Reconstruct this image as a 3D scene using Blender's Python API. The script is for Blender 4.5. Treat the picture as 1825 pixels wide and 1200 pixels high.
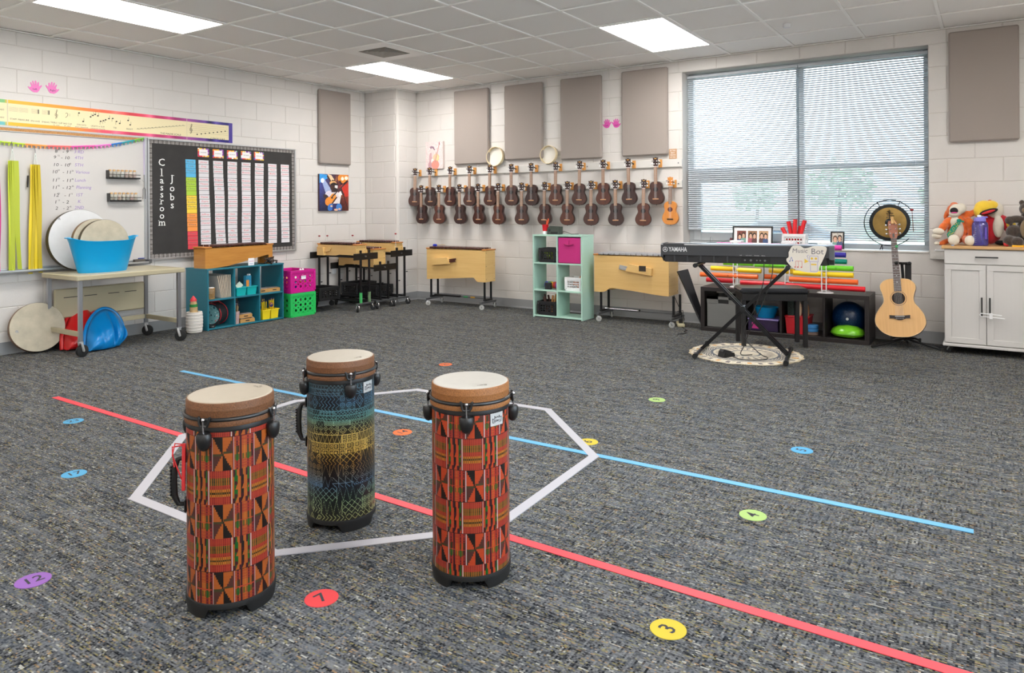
import bpy, math, random
import numpy as np
from mathutils import Matrix, Vector, Euler

for o in list(bpy.data.objects): bpy.data.objects.remove(o)
C = bpy.context.scene.collection
R = math.radians
PI = math.pi
random.seed(7)
rng = np.random.default_rng(11)

# ------------------------------------------------------------------ camera, sky, exposure
HC = 2.7186                      # ceiling height
cam_d = bpy.data.cameras.new('camera'); cam = bpy.data.objects.new('camera', cam_d); C.objects.link(cam)
cam_d.sensor_width = 36; cam_d.lens = 1285.25/1825*36
cam_d.shift_y = -(600-368.21)/1825
cam_d.clip_start = 0.05; cam_d.clip_end = 500
yaw, roll = R(33.558), R(-0.3544)
F = Vector((-math.sin(yaw), math.cos(yaw), 0)); R0 = Vector((math.cos(yaw), math.sin(yaw), 0)); U0 = Vector((0,0,1))
RR = R0*math.cos(roll)+U0*math.sin(roll); UU = U0*math.cos(roll)-R0*math.sin(roll)
cam.matrix_world = Matrix(((RR.x,UU.x,-F.x,6.8708),(RR.y,UU.y,-F.y,-7.2393),(RR.z,UU.z,-F.z,1.2106),(0,0,0,1)))
bpy.context.scene.camera = cam

PANEL = 7.4       # ceiling panel strength
SKY = 3.4          # overcast sky strength
w = bpy.data.worlds.new('sky'); bpy.context.scene.world = w; w.use_nodes = True
bg = w.node_tree.nodes['Background']
bg.inputs[0].default_value = (0.74, 0.87, 1.0, 1); bg.inputs[1].default_value = SKY
vs = bpy.context.scene.view_settings
vs.view_transform = 'Standard'; vs.look = 'None'; vs.exposure = 1.55; vs.gamma = 1.0
try: vs.use_curve_mapping = False
except Exception: pass

# ------------------------------------------------------------------ colour and materials
def lin(c):
    c = np.asarray(c, float)/255.0
    return np.where(c <= 0.04045, c/12.92, ((c+0.055)/1.055)**2.4)
def col(c):
    v = lin(c); return (float(v[0]), float(v[1]), float(v[2]), 1)
MATS = {}
def mat(name, c=(128,128,128), rough=0.6, metal=0.0, bump=None, var=None, spec=0.5, coat=0, emit=None, grain=None, alpha=None, trans=None, sheen=0):
    """bump=(scale,strength) var=(scale,amount) grain=(scale vector, dark colour, amount)"""
    if name in MATS: return MATS[name]
    m = bpy.data.materials.new(name); m.use_nodes = True; MATS[name] = m
    nt = m.node_tree; N = nt.nodes; L = nt.links
    b = N['Principled BSDF']
    b.inputs['Base Color'].default_value = col(c); b.inputs['Roughness'].default_value = rough
    b.inputs['Metallic'].default_value = metal
    b.inputs['Specular IOR Level'].default_value = spec
    if coat: b.inputs['Coat Weight'].default_value = coat; b.inputs['Coat Roughness'].default_value = .08
    if sheen: b.inputs['Sheen Weight'].default_value = sheen
    if emit: b.inputs['Emission Color'].default_value = col(c); b.inputs['Emission Strength'].default_value = emit
    if trans: b.inputs['Transmission Weight'].default_value = trans
    if alpha is not None: b.inputs['Alpha'].default_value = alpha
    tc = N.new('ShaderNodeTexCoord')
    src = None
    if var:
        n = N.new('ShaderNodeTexNoise'); n.inputs['Scale'].default_value = var[0]; n.inputs['Detail'].default_value = 4
        L.new(tc.outputs['Object'], n.inputs['Vector'])
        mr = N.new('ShaderNodeMapRange'); mr.inputs['From Min'].default_value = .3; mr.inputs['From Max'].default_value = .7
        mr.inputs['To Min'].default_value = 1-var[1]; mr.inputs['To Max'].default_value = 1+var[1]*.5
        L.new(n.outputs['Fac'], mr.inputs['Value'])
        mx = N.new('ShaderNodeVectorMath'); mx.operation = 'SCALE'
        mx.inputs[0].default_value = col(c)[:3]; L.new(mr.outputs[0], mx.inputs['Scale'])
        src = mx.outputs[0]; L.new(src, b.inputs['Base Color'])
    if grain:
        mp = N.new('ShaderNodeMapping'); mp.inputs['Scale'].default_value = grain[0]
        L.new(tc.outputs['Object'], mp.inputs['Vector'])
        n = N.new('ShaderNodeTexNoise'); n.inputs['Scale'].default_value = 1; n.inputs['Detail'].default_value = 5; n.inputs['Roughness'].default_value = .65
        L.new(mp.outputs[0], n.inputs['Vector'])
        mr = N.new('ShaderNodeMapRange'); mr.inputs['From Min'].default_value = .35; mr.inputs['From Max'].default_value = .7
        mr.inputs['To Max'].default_value = grain[2]
        L.new(n.outputs['Fac'], mr.inputs['Value'])
        mx = N.new('ShaderNodeMix'); mx.data_type = 'RGBA'; mx.inputs[6].default_value = col(c); mx.inputs[7].default_value = col(grain[1])
        L.new(mr.outputs[0], mx.inputs[0]); L.new(mx.outputs[2], b.inputs['Base Color'])
    if bump:
        n = N.new('ShaderNodeTexNoise'); n.inputs['Scale'].default_value = bump[0]; n.inputs['Detail'].default_value = 3
        L.new(tc.outputs['Object'], n.inputs['Vector'])
        bp = N.new('ShaderNodeBump'); bp.inputs['Strength'].default_value = bump[1]; bp.inputs['Distance'].default_value = .004
        L.new(n.outputs['Fac'], bp.inputs['Height']); L.new(bp.outputs[0], b.inputs['Normal'])
    return m
def print_mat(name, rough=.6, coat=0, spec=.5):
    m = mat(name, (200,200,200), rough, coat=coat, spec=spec)
    nt = m.node_tree; a = nt.nodes.new('ShaderNodeAttribute'); a.attribute_name = 'Col'
    nt.links.new(a.outputs['Color'], nt.nodes['Principled BSDF'].inputs['Base Color'])
    return m

# ------------------------------------------------------------------ mesh builder
class MB:
    def __init__(s): s.v = []; s.f = []; s.M = Matrix.Identity(4)
    def add(s, vs, fs):
        o = len(s.v); M = s.M
        s.v += [tuple(M @ Vector(p)) for p in vs]; s.f += [tuple(i+o for i in f) for f in fs]
        return s
    def box(s, x0, x1, y0, y1, z0, z1, b=0):
        if x1 < x0: x0, x1 = x1, x0
        if y1 < y0: y0, y1 = y1, y0
        if z1 < z0: z0, z1 = z1, z0
        if b <= 0:
            vs = [(x,y,z) for x in (x0,x1) for y in (y0,y1) for z in (z0,z1)]
            return s.add(vs, [(0,1,3,2),(4,6,7,5),(0,4,5,1),(2,3,7,6),(0,2,6,4),(1,5,7,3)])
        cx,cy,cz = (x0+x1)/2,(y0+y1)/2,(z0+z1)/2; X,Y,Z = (x1-x0)/2,(y1-y0)/2,(z1-z0)/2
        b = min(b, X*.95, Y*.95, Z*.95)
        vs = []; ix = {}
        for sx in (-1,1):
            for sy in (-1,1):
                for sz in (-1,1):
                    for a in range(3):
                        p = [sx*(X-b), sy*(Y-b), sz*(Z-b)]; p[a] = (sx*X, sy*Y, sz*Z)[a]
                        ix[(sx,sy,sz,a)] = len(vs); vs.append((p[0]+cx,p[1]+cy,p[2]+cz))
        fs = []
        def fc(ids):
            P = [Vector(vs[i])-Vector((cx,cy,cz)) for i in ids]
            n = (P[1]-P[0]).cross(P[2]-P[0]); c = sum(P, Vector())/len(P)
            fs.append(tuple(ids) if n.dot(c) > 0 else tuple(reversed(ids)))
        for sg in (-1,1):
            fc([ix[(sg,a,b_,0)] for a,b_ in ((-1,-1),(1,-1),(1,1),(-1,1))])
            fc([ix[(a,sg,b_,1)] for a,b_ in ((-1,-1),(1,-1),(1,1),(-1,1))])
            fc([ix[(a,b_,sg,2)] for a,b_ in ((-1,-1),(1,-1),(1,1),(-1,1))])
        for a in (-1,1):
            for c in (-1,1):
                fc([ix[(a,c,-1,0)],ix[(a,c,1,0)],ix[(a,c,1,1)],ix[(a,c,-1,1)]])
                fc([ix[(a,-1,c,0)],ix[(a,1,c,0)],ix[(a,1,c,2)],ix[(a,-1,c,2)]])
                fc([ix[(-1,a,c,1)],ix[(1,a,c,1)],ix[(1,a,c,2)],ix[(-1,a,c,2)]])
        for k in [(a,b_,c) for a in (-1,1) for b_ in (-1,1) for c in (-1,1)]: fc([ix[k+(0,)],ix[k+(1,)],ix[k+(2,)]])
        return s.add(vs, fs)
    def cyl(s, p0, p1, r0, r1=None, n=16, cap=True):
        if r1 is None: r1 = r0
        return s.tube([p0,p1], [r0,r1], n, cap)
    def tube(s, pts, r, n=8, cap=True, closed=False):
        pts = [Vector(p) for p in pts]; k = len(pts)
        rs = r if isinstance(r, (list,tuple)) else [r]*k
        T = []
        for i in range(k):
            if closed: t = pts[(i+1)%k]-pts[i-1]
            else: t = pts[min(i+1,k-1)]-pts[max(i-1,0)]
            T.append(t.normalized() if t.length > 0 else Vector((0,0,1)))
        up = Vector((0,0,1)) if abs(T[0].z) < .9 else Vector((1,0,0))
        u = T[0].cross(up).normalized(); vs = []
        for i in range(k):
            if i:
                u = (u - T[i]*u.dot(T[i]))
                if u.length < 1e-6: u = T[i].orthogonal()
                u.normalize()
            w_ = T[i].cross(u)
            for j in range(n):
                a = 2*PI*j/n; vs.append(tuple(pts[i]+(u*math.cos(a)+w_*math.sin(a))*rs[i]))
        fs = []
        for i in range(k if closed else k-1):
            for j in range(n):
                a = i*n+j; b = i*n+(j+1)%n; c = ((i+1)%k)*n+(j+1)%n; d = ((i+1)%k)*n+j
                fs.append((a,b,c,d))
        if cap and not closed:
            fs.append(tuple(range(n-1,-1,-1))); fs.append(tuple((k-1)*n+j for j in range(n)))
        return s.add(vs, fs)
    def lathe(s, prof, n=32, c=(0,0,0), cap=True, sx=1, sy=1):
        vs = []; k = len(prof)
        for r, z in prof:
            for j in range(n):
                a = 2*PI*j/n; vs.append((c[0]+sx*r*math.cos(a), c[1]+sy*r*math.sin(a), c[2]+z))
        fs = [(i*n+j, i*n+(j+1)%n, (i+1)*n+(j+1)%n, (i+1)*n+j) for i in range(k-1) for j in range(n)]
        if cap:
            if prof[0][0] > 1e-6: fs.append(tuple(range(n-1,-1,-1)))
            if prof[-1][0] > 1e-6: fs.append(tuple((k-1)*n+j for j in range(n)))
        return s.add(vs, fs)
    def ball(s, c, r, n=16, m=10, rot=None):
        r = r if isinstance(r,(tuple,list)) else (r,r,r)
        Rm = Euler(rot).to_matrix() if rot else Matrix.Identity(3)
        vs = [Vector((0,0,-1))]
        for i in range(1,m):
            t = -PI/2+PI*i/m
            for j in range(n): a = 2*PI*j/n; vs.append(Vector((math.cos(t)*math.cos(a), math.cos(t)*math.sin(a), math.sin(t))))
        vs.append(Vector((0,0,1)))
        vs = [tuple(Rm @ Vector((p.x*r[0],p.y*r[1],p.z*r[2]))+Vector(c)) for p in vs]
        fs = [(0,1+(j+1)%n,1+j) for j in range(n)]
        for i in range(m-2):
            for j in range(n): a=1+i*n+j; b=1+i*n+(j+1)%n; fs.append((a,b,b+n,a+n))
        e = len(vs)-1; o = 1+(m-2)*n
        fs += [(o+j, o+(j+1)%n, e) for j in range(n)]
        return s.add(vs, fs)
    def prism(s, poly, d0, d1, ax='z', bev=0):
        """extrude polygon (a,b) along axis: z:(a,b,d)  y:(a,d,b)  x:(d,a,b)"""
        def P(a,b,d): return {'z':(a,b,d),'y':(a,d,b),'x':(d,a,b)}[ax]
        n = len(poly)
        area = sum(poly[i][0]*poly[(i+1)%n][1]-poly[(i+1)%n][0]*poly[i][1] for i in range(n))
        pp = list(poly) if area > 0 else list(reversed(poly))
        if ax == 'y': pp = pp[::-1]
        if d1 < d0: d0, d1 = d1, d0
        vs = [P(a,b,d0) for a,b in pp]+[P(a,b,d1) for a,b in pp]
        fs = [tuple(range(n-1,-1,-1)), tuple(range(n,2*n))]+[(i,(i+1)%n,n+(i+1)%n,n+i) for i in range(n)]
        return s.add(vs, fs)
    def build(s, name, m, parent=None, smooth=35, loc=None):
        me = bpy.data.meshes.new(name); me.from_pydata(s.v, [], s.f); me.update()
        if smooth:
            me.shade_smooth()
            try: me.set_sharp_from_angle(angle=R(smooth))
            except Exception: pass
        ms = m if isinstance(m,(list,tuple)) else [m]
        for x in ms: me.materials.append(x)
        return link(name, me, parent, loc)
def link(name, me, parent=None, loc=None, rot=None):
    o = bpy.data.objects.new(name, me); C.objects.link(o)
    if parent is not None: o.parent = parent
    if loc is not None: o.location = loc
    if rot is not None: o.rotation_euler = rot
    return o
def empty(name, loc=(0,0,0), rz=0, label=None, cat=None, group=None, rot=None):
    o = bpy.data.objects.new(name, None); C.objects.link(o); o.location = loc
    o.rotation_euler = rot if rot else (0,0,rz); o.empty_display_size = .05
    return tag(o, label, cat, group)
def tag(o, label=None, cat=None, group=None, kind=None):
    if label: o['label'] = label
    if cat: o['category'] = cat
    if group: o['group'] = group
    if kind: o['kind'] = kind
    return o
def struct(o): o['kind'] = 'structure'; return o
def copy_tree(o, parent=None):
    c = o.copy(); C.objects.link(c)
    if parent is not None: c.parent = parent
    for ch in list(o.children): copy_tree(ch, c)
    return c
ORD = ['first','second','third','fourth','fifth','sixth','seventh','eighth','ninth','tenth','eleventh','twelfth']

# ------------------------------------------------------------------ lettering
TXT = {}
def text_mesh(s, ext=0.0, bold=0.0, shear=0.0):
    k = (s, ext, bold, shear)
    if k not in TXT:
        cu = bpy.data.curves.new('lettering', 'FONT'); cu.body = s; cu.size = 1; cu.extrude = ext; cu.offset = bold; cu.shear = shear
        cu.align_x = 'CENTER'; cu.align_y = 'CENTER'; cu.resolution_u = 2
        ob = bpy.data.objects.new('tmp', cu); C.objects.link(ob)
        dg = bpy.context.evaluated_depsgraph_get(); dg.update()
        me = bpy.data.meshes.new_from_object(ob.evaluated_get(dg))
        n = len(me.vertices); co = np.empty(n*3); me.vertices.foreach_get('co', co); co = co.reshape(-1,3)
        fs = [tuple(p.vertices) for p in me.polygons]
        TXT[k] = (co, fs)
        bpy.data.objects.remove(ob); bpy.data.meshes.remove(me)
    return TXT[k]
def text_into(mb, s, O, X, Y, size, width=None, ext=.0, bold=0.0, shear=0.0):
    """put text centred at O, reading direction X, up direction Y"""
    co, fs = text_mesh(s, ext, bold, shear)
    X = Vector(X).normalized(); Y = Vector(Y).normalized(); Z = X.cross(Y)
    sx = size
    if width:
        w_ = co[:,0].max()-co[:,0].min(); sx = width/w_
        co = co.copy(); co[:,0] -= (co[:,0].max()+co[:,0].min())/2
    O = Vector(O)
    mb.add([tuple(O+X*(p[0]*sx)+Y*(p[1]*size)+Z*(p[2]*size)) for p in co], fs)
    return mb
def text(name, s, O, X, Y, size, m, parent=None, width=None, bold=0.0, shear=0.0):
    mb = MB(); text_into(mb, s, O, X, Y, size, width, 0, bold, shear)
    return mb.build(name, m, parent, smooth=0)

# ------------------------------------------------------------------ painted prints (a grid of coloured cells)
class Canvas:
    def __init__(s, w, h, c): s.w=w; s.h=h; s.a=np.zeros((h,w,3)); s.a[:]=c; s.Y,s.X=np.mgrid[0:h,0:w]; s.X=(s.X+.5)/w; s.Y=(s.Y+.5)/h
    def put(s, m, c, k=1.0): s.a[m] = s.a[m]*(1-k)+np.array(c,float)*k
    def ell(s, cx, cy, rx, ry, c, ang=0, k=1):
        a=R(ang); dx=s.X-cx; dy=s.Y-cy; u=dx*math.cos(a)+dy*math.sin(a); v=-dx*math.sin(a)+dy*math.cos(a)
        s.put((u/rx)**2+(v/ry)**2<=1, c, k)
    def rect(s, x0,y0,x1,y1,c,k=1): s.put((s.X>=x0)&(s.X<x1)&(s.Y>=y0)&(s.Y<y1), c, k)
    def line(s, x0,y0,x1,y1,wd,c,k=1):
        dx,dy=x1-x0,y1-y0; L=dx*dx+dy*dy+1e-12; t=np.clip(((s.X-x0)*dx+(s.Y-y0)*dy)/L,0,1)
        ar=s.h/s.w
        s.put(((s.X-x0-t*dx)**2+((s.Y-y0-t*dy)*ar)**2)<wd*wd, c, k)
    def poly(s, P, c, k=1):
        m=np.zeros(s.X.shape,bool); n=len(P)
        for i in range(n):
            x0,y0=P[i]; x1,y1=P[(i+1)%n]
            if y0==y1: continue
            cr=((y0>s.Y)!=(y1>s.Y))&(s.X<(x1-x0)*(s.Y-y0)/(y1-y0)+x0); m^=cr
        s.put(m,c,k)
    def noise(s, amt, rs=1):
        r=np.random.default_rng(rs); s.a+= r.normal(0,amt,s.a.shape[:2])[...,None]; s.a=np.clip(s.a,0,255)
def grid_mesh(name, P, colors, m, parent=None, smooth=0):
    """P (ny+1,nx+1,3) points, colors (ny,nx,3) sRGB per cell"""
    ny,nx = colors.shape[:2]
    vs = P.reshape(-1,3)
    i = np.arange(ny)[:,None]*(nx+1)+np.arange(nx)[None,:]
    f = np.stack([i, i+nx+1, i+nx+2, i+1], -1).reshape(-1,4)
    me = bpy.data.meshes.new(name)
    me.vertices.add(len(vs)); me.vertices.foreach_set('co', vs.astype(np.float32).ravel())
    me.loops.add(f.size); me.loops.foreach_set('vertex_index', f.astype(np.int32).ravel())
    me.polygons.add(len(f)); me.polygons.foreach_set('loop_start', np.arange(0,f.size,4,dtype=np.int32))
    me.update(calc_edges=True); me.validate()
    at = me.attributes.new('Col','FLOAT_COLOR','FACE')
    c = np.ones((len(f),4),np.float32); c[:,:3] = lin(colors.reshape(-1,3)); at.data.foreach_set('color', c.ravel())
    if smooth: me.shade_smooth()
    me.materials.append(m)
    return link(name, me, parent)
def flat_print(name, cv, O, X, Y, wd, ht, m, parent=None):
    """canvas laid flat: O = top left, X right, Y DOWN direction (so the face looks along X cross up)"""
    O=np.array(O,float); X=np.array(X,float); Y=np.array(Y,float)
    a = cv.a if isinstance(cv,Canvas) else cv
    ny,nx = a.shape[:2]
    u=np.linspace(0,wd,nx+1); v=np.linspace(0,ht,ny+1)
    P = O[None,None]+u[None,:,None]*X+v[:,None,None]*Y
    return grid_mesh(name, P, a, m, parent)
# ------------------------------------------------------------------ common materials
M_wall = mat('painted_block', (213,208,203), .42, bump=(230,.35), var=(3,.03))
M_mortar = mat('painted_joint', (206,200,194), .6)
M_plainwall = mat('plain_wall', (238,235,231), .6, bump=(120,.15))
M_tile = mat('ceiling_tile', (247,244,240), .95, bump=(260,.5), var=(300,.06))
M_tee = mat('ceiling_tee', (252,250,246), .5)
M_base = mat('grey_vinyl', (128,129,131), .45)
M_black = mat('black_plastic', (24,24,25), .4)
M_blackm = mat('black_metal', (26,26,28), .35, metal=.3)
M_rubber = mat('rubber', (20,20,20), .7)
M_chrome = mat('chrome', (200,200,204), .22, metal=1)
M_alu = mat('aluminium', (196,198,200), .35, metal=.8)
M_steel = mat('grey_steel', (120,122,124), .35, metal=.8)
M_white = mat('white_plastic', (235,235,236), .35)
M_paper = mat('white_paper', (240,239,240), .8)
M_wpaint = mat("white_paint", (214,211,206), .4)
M_maple = mat('pale_maple', (226,188,122), .38, grain=((1.5,1.5,26),(205,160,92),.6))
M_oak = mat('oak_side', (200,140,66), .35, grain=((3,3,40),(170,105,40),.7))
M_oaktop = mat('orange_wood', (200,130,60), .35, grain=((3,20,3),(170,100,40),.6))
M_rose = mat('rosewood_bar', (82,44,36), .35, grain=((30,3,3),(50,24,20),.8))
M_cream = mat('putty_metal', (178,168,140), .4)

# ------------------------------------------------------------------ carpet
def carpet_mat():
    m = mat('carpet', (100,100,100), .95, spec=.15); nt = m.node_tree; N=nt.nodes; L=nt.links; b=N['Principled BSDF']
    tc = N.new('ShaderNodeTexCoord')
    def noise(sc, detail=2, rough=.5, off=0):
        mp = N.new('ShaderNodeMapping'); mp.inputs['Scale'].default_value = sc; mp.inputs['Location'].default_value=(off,off*2,0)
        L.new(tc.outputs['Object'], mp.inputs['Vector'])
        n = N.new('ShaderNodeTexNoise'); n.inputs['Scale'].default_value = 1; n.inputs['Detail'].default_value = detail; n.inputs['Roughness'].default_value=rough
        L.new(mp.outputs[0], n.inputs['Vector']); return n.outputs['Fac']
    def ramp(src, a, b_, lo=0, hi=1):
        r = N.new('ShaderNodeMapRange'); r.inputs['From Min'].default_value=a; r.inputs['From Max'].default_value=b_; r.inputs['To Min'].default_value=lo; r.inputs['To Max'].default_value=hi
        L.new(src, r.inputs['Value']); return r.outputs[0]
    def mth(op, a, b_):
        q = N.new('ShaderNodeMath'); q.operation = op
        for i,x in enumerate((a,b_)):
            if isinstance(x,(int,float)): q.inputs[i].default_value = x
            else: L.new(x, q.inputs[i])
        return q.outputs[0]
    def mix(fac, a, b_):
        q = N.new('ShaderNodeMix'); q.data_type='RGBA'
        if isinstance(fac,(int,float)): q.inputs[0].default_value=fac
        else: L.new(fac, q.inputs[0])
        for i,x in ((6,a),(7,b_)):
            if isinstance(x,tuple): q.inputs[i].default_value = col(x)
            else: L.new(x, q.inputs[i])
        return q.outputs[2]
    # loops of yarn: every 6 x 4.5 mm cell has its own shade
    mp = N.new('ShaderNodeMapping'); mp.inputs['Scale'].default_value=(165,215,0); L.new(tc.outputs['Object'], mp.inputs['Vector'])
    fl = N.new('ShaderNodeVectorMath'); fl.operation='FLOOR'; L.new(mp.outputs[0], fl.inputs[0])
    wn = N.new('ShaderNodeTexWhiteNoise'); wn.noise_dimensions='2D'; L.new(fl.outputs[0], wn.inputs['Vector'])
    def lw_noise(sc, detail=2, off=0):
        m2 = N.new('ShaderNodeMapping'); m2.inputs['Scale'].default_value=sc; m2.inputs['Location'].default_value=(off,off*1.7,0)
        L.new(fl.outputs[0], m2.inputs['Vector'])
        n = N.new('ShaderNodeTexNoise'); n.inputs['Scale'].default_value=1; n.inputs['Detail'].default_value=detail
        L.new(m2.outputs[0], n.inputs['Vector']); return n.outputs['Fac']
    sx = lw_noise((.06,.75,0),2,0)      # streaks along x
    sy = lw_noise((.8,.07,0),2,9)       # ribs along y
    patch = noise((1.3,3.2,1),3,.55,7)
    big = noise((2.2,26,1),2,.6,17)
    r_ = wn.outputs['Value']
    a = ramp(sx,.36,.64); c_ = ramp(sy,.36,.64)
    pm = ramp(patch,.38,.62,.25,.85)
    st = mth('ADD', mth('MULTIPLY', a, pm), mth('MULTIPLY', c_, mth('SUBTRACT', 1.0, pm)))
    base = mth('ADD', mth('MULTIPLY', st, .55), mth('MULTIPLY', r_, .45))
    tone = mth('ADD', base, ramp(big,.35,.65,-.1,.1))
    dark, lite = (15,18,24), (108,110,113)
    cc = mix(ramp(tone,.2,.8), dark, lite)
    sep = N.new('ShaderNodeSeparateColor'); L.new(wn.outputs['Color'], sep.inputs[0])
    gold = mth('MULTIPLY', ramp(lw_noise((.12,.9,0),1,12),.56,.62), ramp(sep.outputs[1],.4,.6))
    cc = mix(mth('MULTIPLY', gold, .7), cc, (130,122,78))
    org = mth('MULTIPLY', ramp(lw_noise((.16,.9,0),1,31),.62,.66), ramp(sep.outputs[2],.4,.6))
    cc = mix(mth('MULTIPLY', org, .6), cc, (158,128,88))
    wht = mth('MULTIPLY', ramp(lw_noise((.12,.9,0),1,51),.63,.67), ramp(r_,.4,.6))
    cc = mix(mth('MULTIPLY', wht, .8), cc, (166,166,158))
    blu = ramp(noise((5,22,1),2,.5,31),.5,.66)
    cc = mix(mth('MULTIPLY', blu, .3), cc, (70,80,92))
    L.new(cc, b.inputs['Base Color'])
    bp = N.new('ShaderNodeBump'); bp.inputs['Strength'].default_value=.6; bp.inputs['Distance'].default_value=.006
    L.new(base, bp.inputs['Height']); L.new(bp.outputs[0], b.inputs['Normal'])
    return m
M_carpet = carpet_mat()
X1, Y1 = 8.0, -8.4               # right wall and the wall behind the camera
mb = MB(); mb.box(-.2, X1+.2, Y1-.2, .2, -.12, 0); struct(mb.build('floor', M_carpet, smooth=0))

# ------------------------------------------------------------------ walls with their blocks
BL, BH, Z0 = .3995, .2007, .190
J = .003
block_cache = {}
def block_mesh(w_, h_, m):
    k = (round(w_,3), round(h_,3))
    if k not in block_cache:
        w_,h_ = k; a=J; d=.0036; e=.003
        # local: width along x, height z, front at y=0 looking to -y
        o = [(a,d,a),(w_-a,d,a),(w_-a,d,h_-a),(a,d,h_-a)]
        i = [(a+e,0,a+e),(w_-a-e,0,a+e),(w_-a-e,0,h_-a-e),(a+e,0,h_-a-e)]
        me = bpy.data.meshes.new('block'); me.from_pydata(o+i,[],[(4,5,6,7),(0,1,5,4),(1,2,6,5),(2,3,7,6),(3,0,4,7)])
        me.materials.append(m); block_cache[k] = me
    return block_cache[k]
def lay_blocks(parent, u0, u1, phase_even, to_world, rz, holes=(), top=HC):
    """courses of blocks along u; phase_even = u of a joint in the topmost course"""
    zs = [0.0, Z0]
    while zs[-1]+BH < top-.02: zs.append(zs[-1]+BH)
    zs.append(top)
    n = len(zs)-1
    for r in range(n):
        z0, z1 = zs[r], zs[r+1]
        ph = phase_even + (0 if (n-1-r)%2==0 else BL/2)
        k0 = math.floor((u0-ph)/BL); u = ph+k0*BL
        while u < u1-1e-4:
            a, b_ = max(u,u0), min(u+BL,u1); u += BL
            segs = [(a,b_)]
            for (h0,h1,hz0,hz1) in holes:
                if z0 < hz1-.02 and z1 > hz0+.02:
                    ns = []
                    for (p,q) in segs:
                        if q <= h0 or p >= h1: ns.append((p,q)); continue
                        if p < h0: ns.append((p,h0))
                        if q > h1: ns.append((h1,q))
                    segs = ns
            for (p,q) in segs:
                if q-p < .02: continue
                link('block', block_mesh(q-p, z1-z0, M_wall), parent, to_world(p, q, z0), (0,0,rz))
WX0, WX1, WZ0, WZ1 = 4.203, 6.425, .792, 2.598
mb = MB(); d0=.0034
mb.box(-.2,WX0,d0,.3,0,HC+.3); mb.box(WX1,X1+.2,d0,.3,0,HC+.3); mb.box(WX0,WX1,d0,.3,0,WZ0); mb.box(WX0,WX1,d0,.3,WZ1,HC+.3)
PXW = .565
wb = struct(mb.build('wall_back', M_mortar, smooth=0))
lay_blocks(wb, PXW, X1, .971, lambda p,q,z:(p,0,z), 0, holes=[(WX0,WX1,WZ0,WZ1)])
mb = MB(); mb.box(-.3,-d0,Y1-.2,.2,0,HC+.3); wl = struct(mb.build('wall_left', M_mortar, smooth=0))
lay_blocks(wl, -5.75, -.378, -4.465, lambda p,q,z:(0,p,z), R(90))
# the corner pier
PXW, PYW = .565, -.378
mb = MB(); mb.box(-.0,PXW-.02-d0,PYW+d0,.01,0,HC+.3); mb.box(-.0,PXW-d0,PYW+.02+d0,.01,0,HC+.3)
mb.cyl((PXW-.026,PYW+.026,0),(PXW-.026,PYW+.026,HC),.0225,n=20)
wp = struct(mb.build('wall_corner', M_mortar))
lay_blocks(wp, 0, PXW-.026, .123, lambda p,q,z:(p,PYW,z), 0)
lay_blocks(wp, PYW+.026, 0, -.20, lambda p,q,z:(PXW,p,z), R(90))
q = Z0
RW=(-6.4,-2.6,.85,2.40)    # opening added in the unseen right wall to let in light for the ceiling
mb = MB(); mb.box(X1,X1+.2,Y1-.2,RW[0],0,HC+.3); mb.box(X1,X1+.2,RW[1],.2,0,HC+.3); mb.box(X1,X1+.2,RW[0],RW[1],0,RW[2]); mb.box(X1,X1+.2,RW[0],RW[1],RW[3],HC+.3); struct(mb.build('wall_right', M_plainwall, smooth=0))
mb = MB(); mb.box(-.2,X1+.2,Y1-.2,Y1,0,HC+.3); struct(mb.build('wall_front', M_plainwall, smooth=0))
# baseboards: cove profile (distance out from wall, z)
cove = [(0,.0),(.020,.0),(.019,.004),(.010,.010),(.005,.022),(.004,.098),(.002,.102),(0,.102)]
def baseboard(name, pts):
    mb = MB()
    for (p, q, nx, ny) in pts:
        p=Vector((*p,0)); q=Vector((*q,0)); n=Vector((nx,ny,0)); k=len(cove)
        vs=[tuple(p+n*a+Vector((0,0,b))) for a,b in cove]+[tuple(q+n*a+Vector((0,0,b))) for a,b in cove]
        fs=[(i,(i+1)%k,k+(i+1)%k,k+i) for i in range(k)]+[tuple(range(k)),tuple(range(2*k-1,k-1,-1))]
        mb.add(vs,fs)
    return struct(mb.build(name, M_base, smooth=40))
baseboard('baseboard_back', [((PXW,0),(X1,0),0,-1)])
baseboard('baseboard_left', [((0,Y1),(0,PYW),1,0)])
baseboard('baseboard_corner', [((0,PYW),(PXW+.004,PYW),0,-1),((PXW,PYW-.004),(PXW,0),1,0)])

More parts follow.
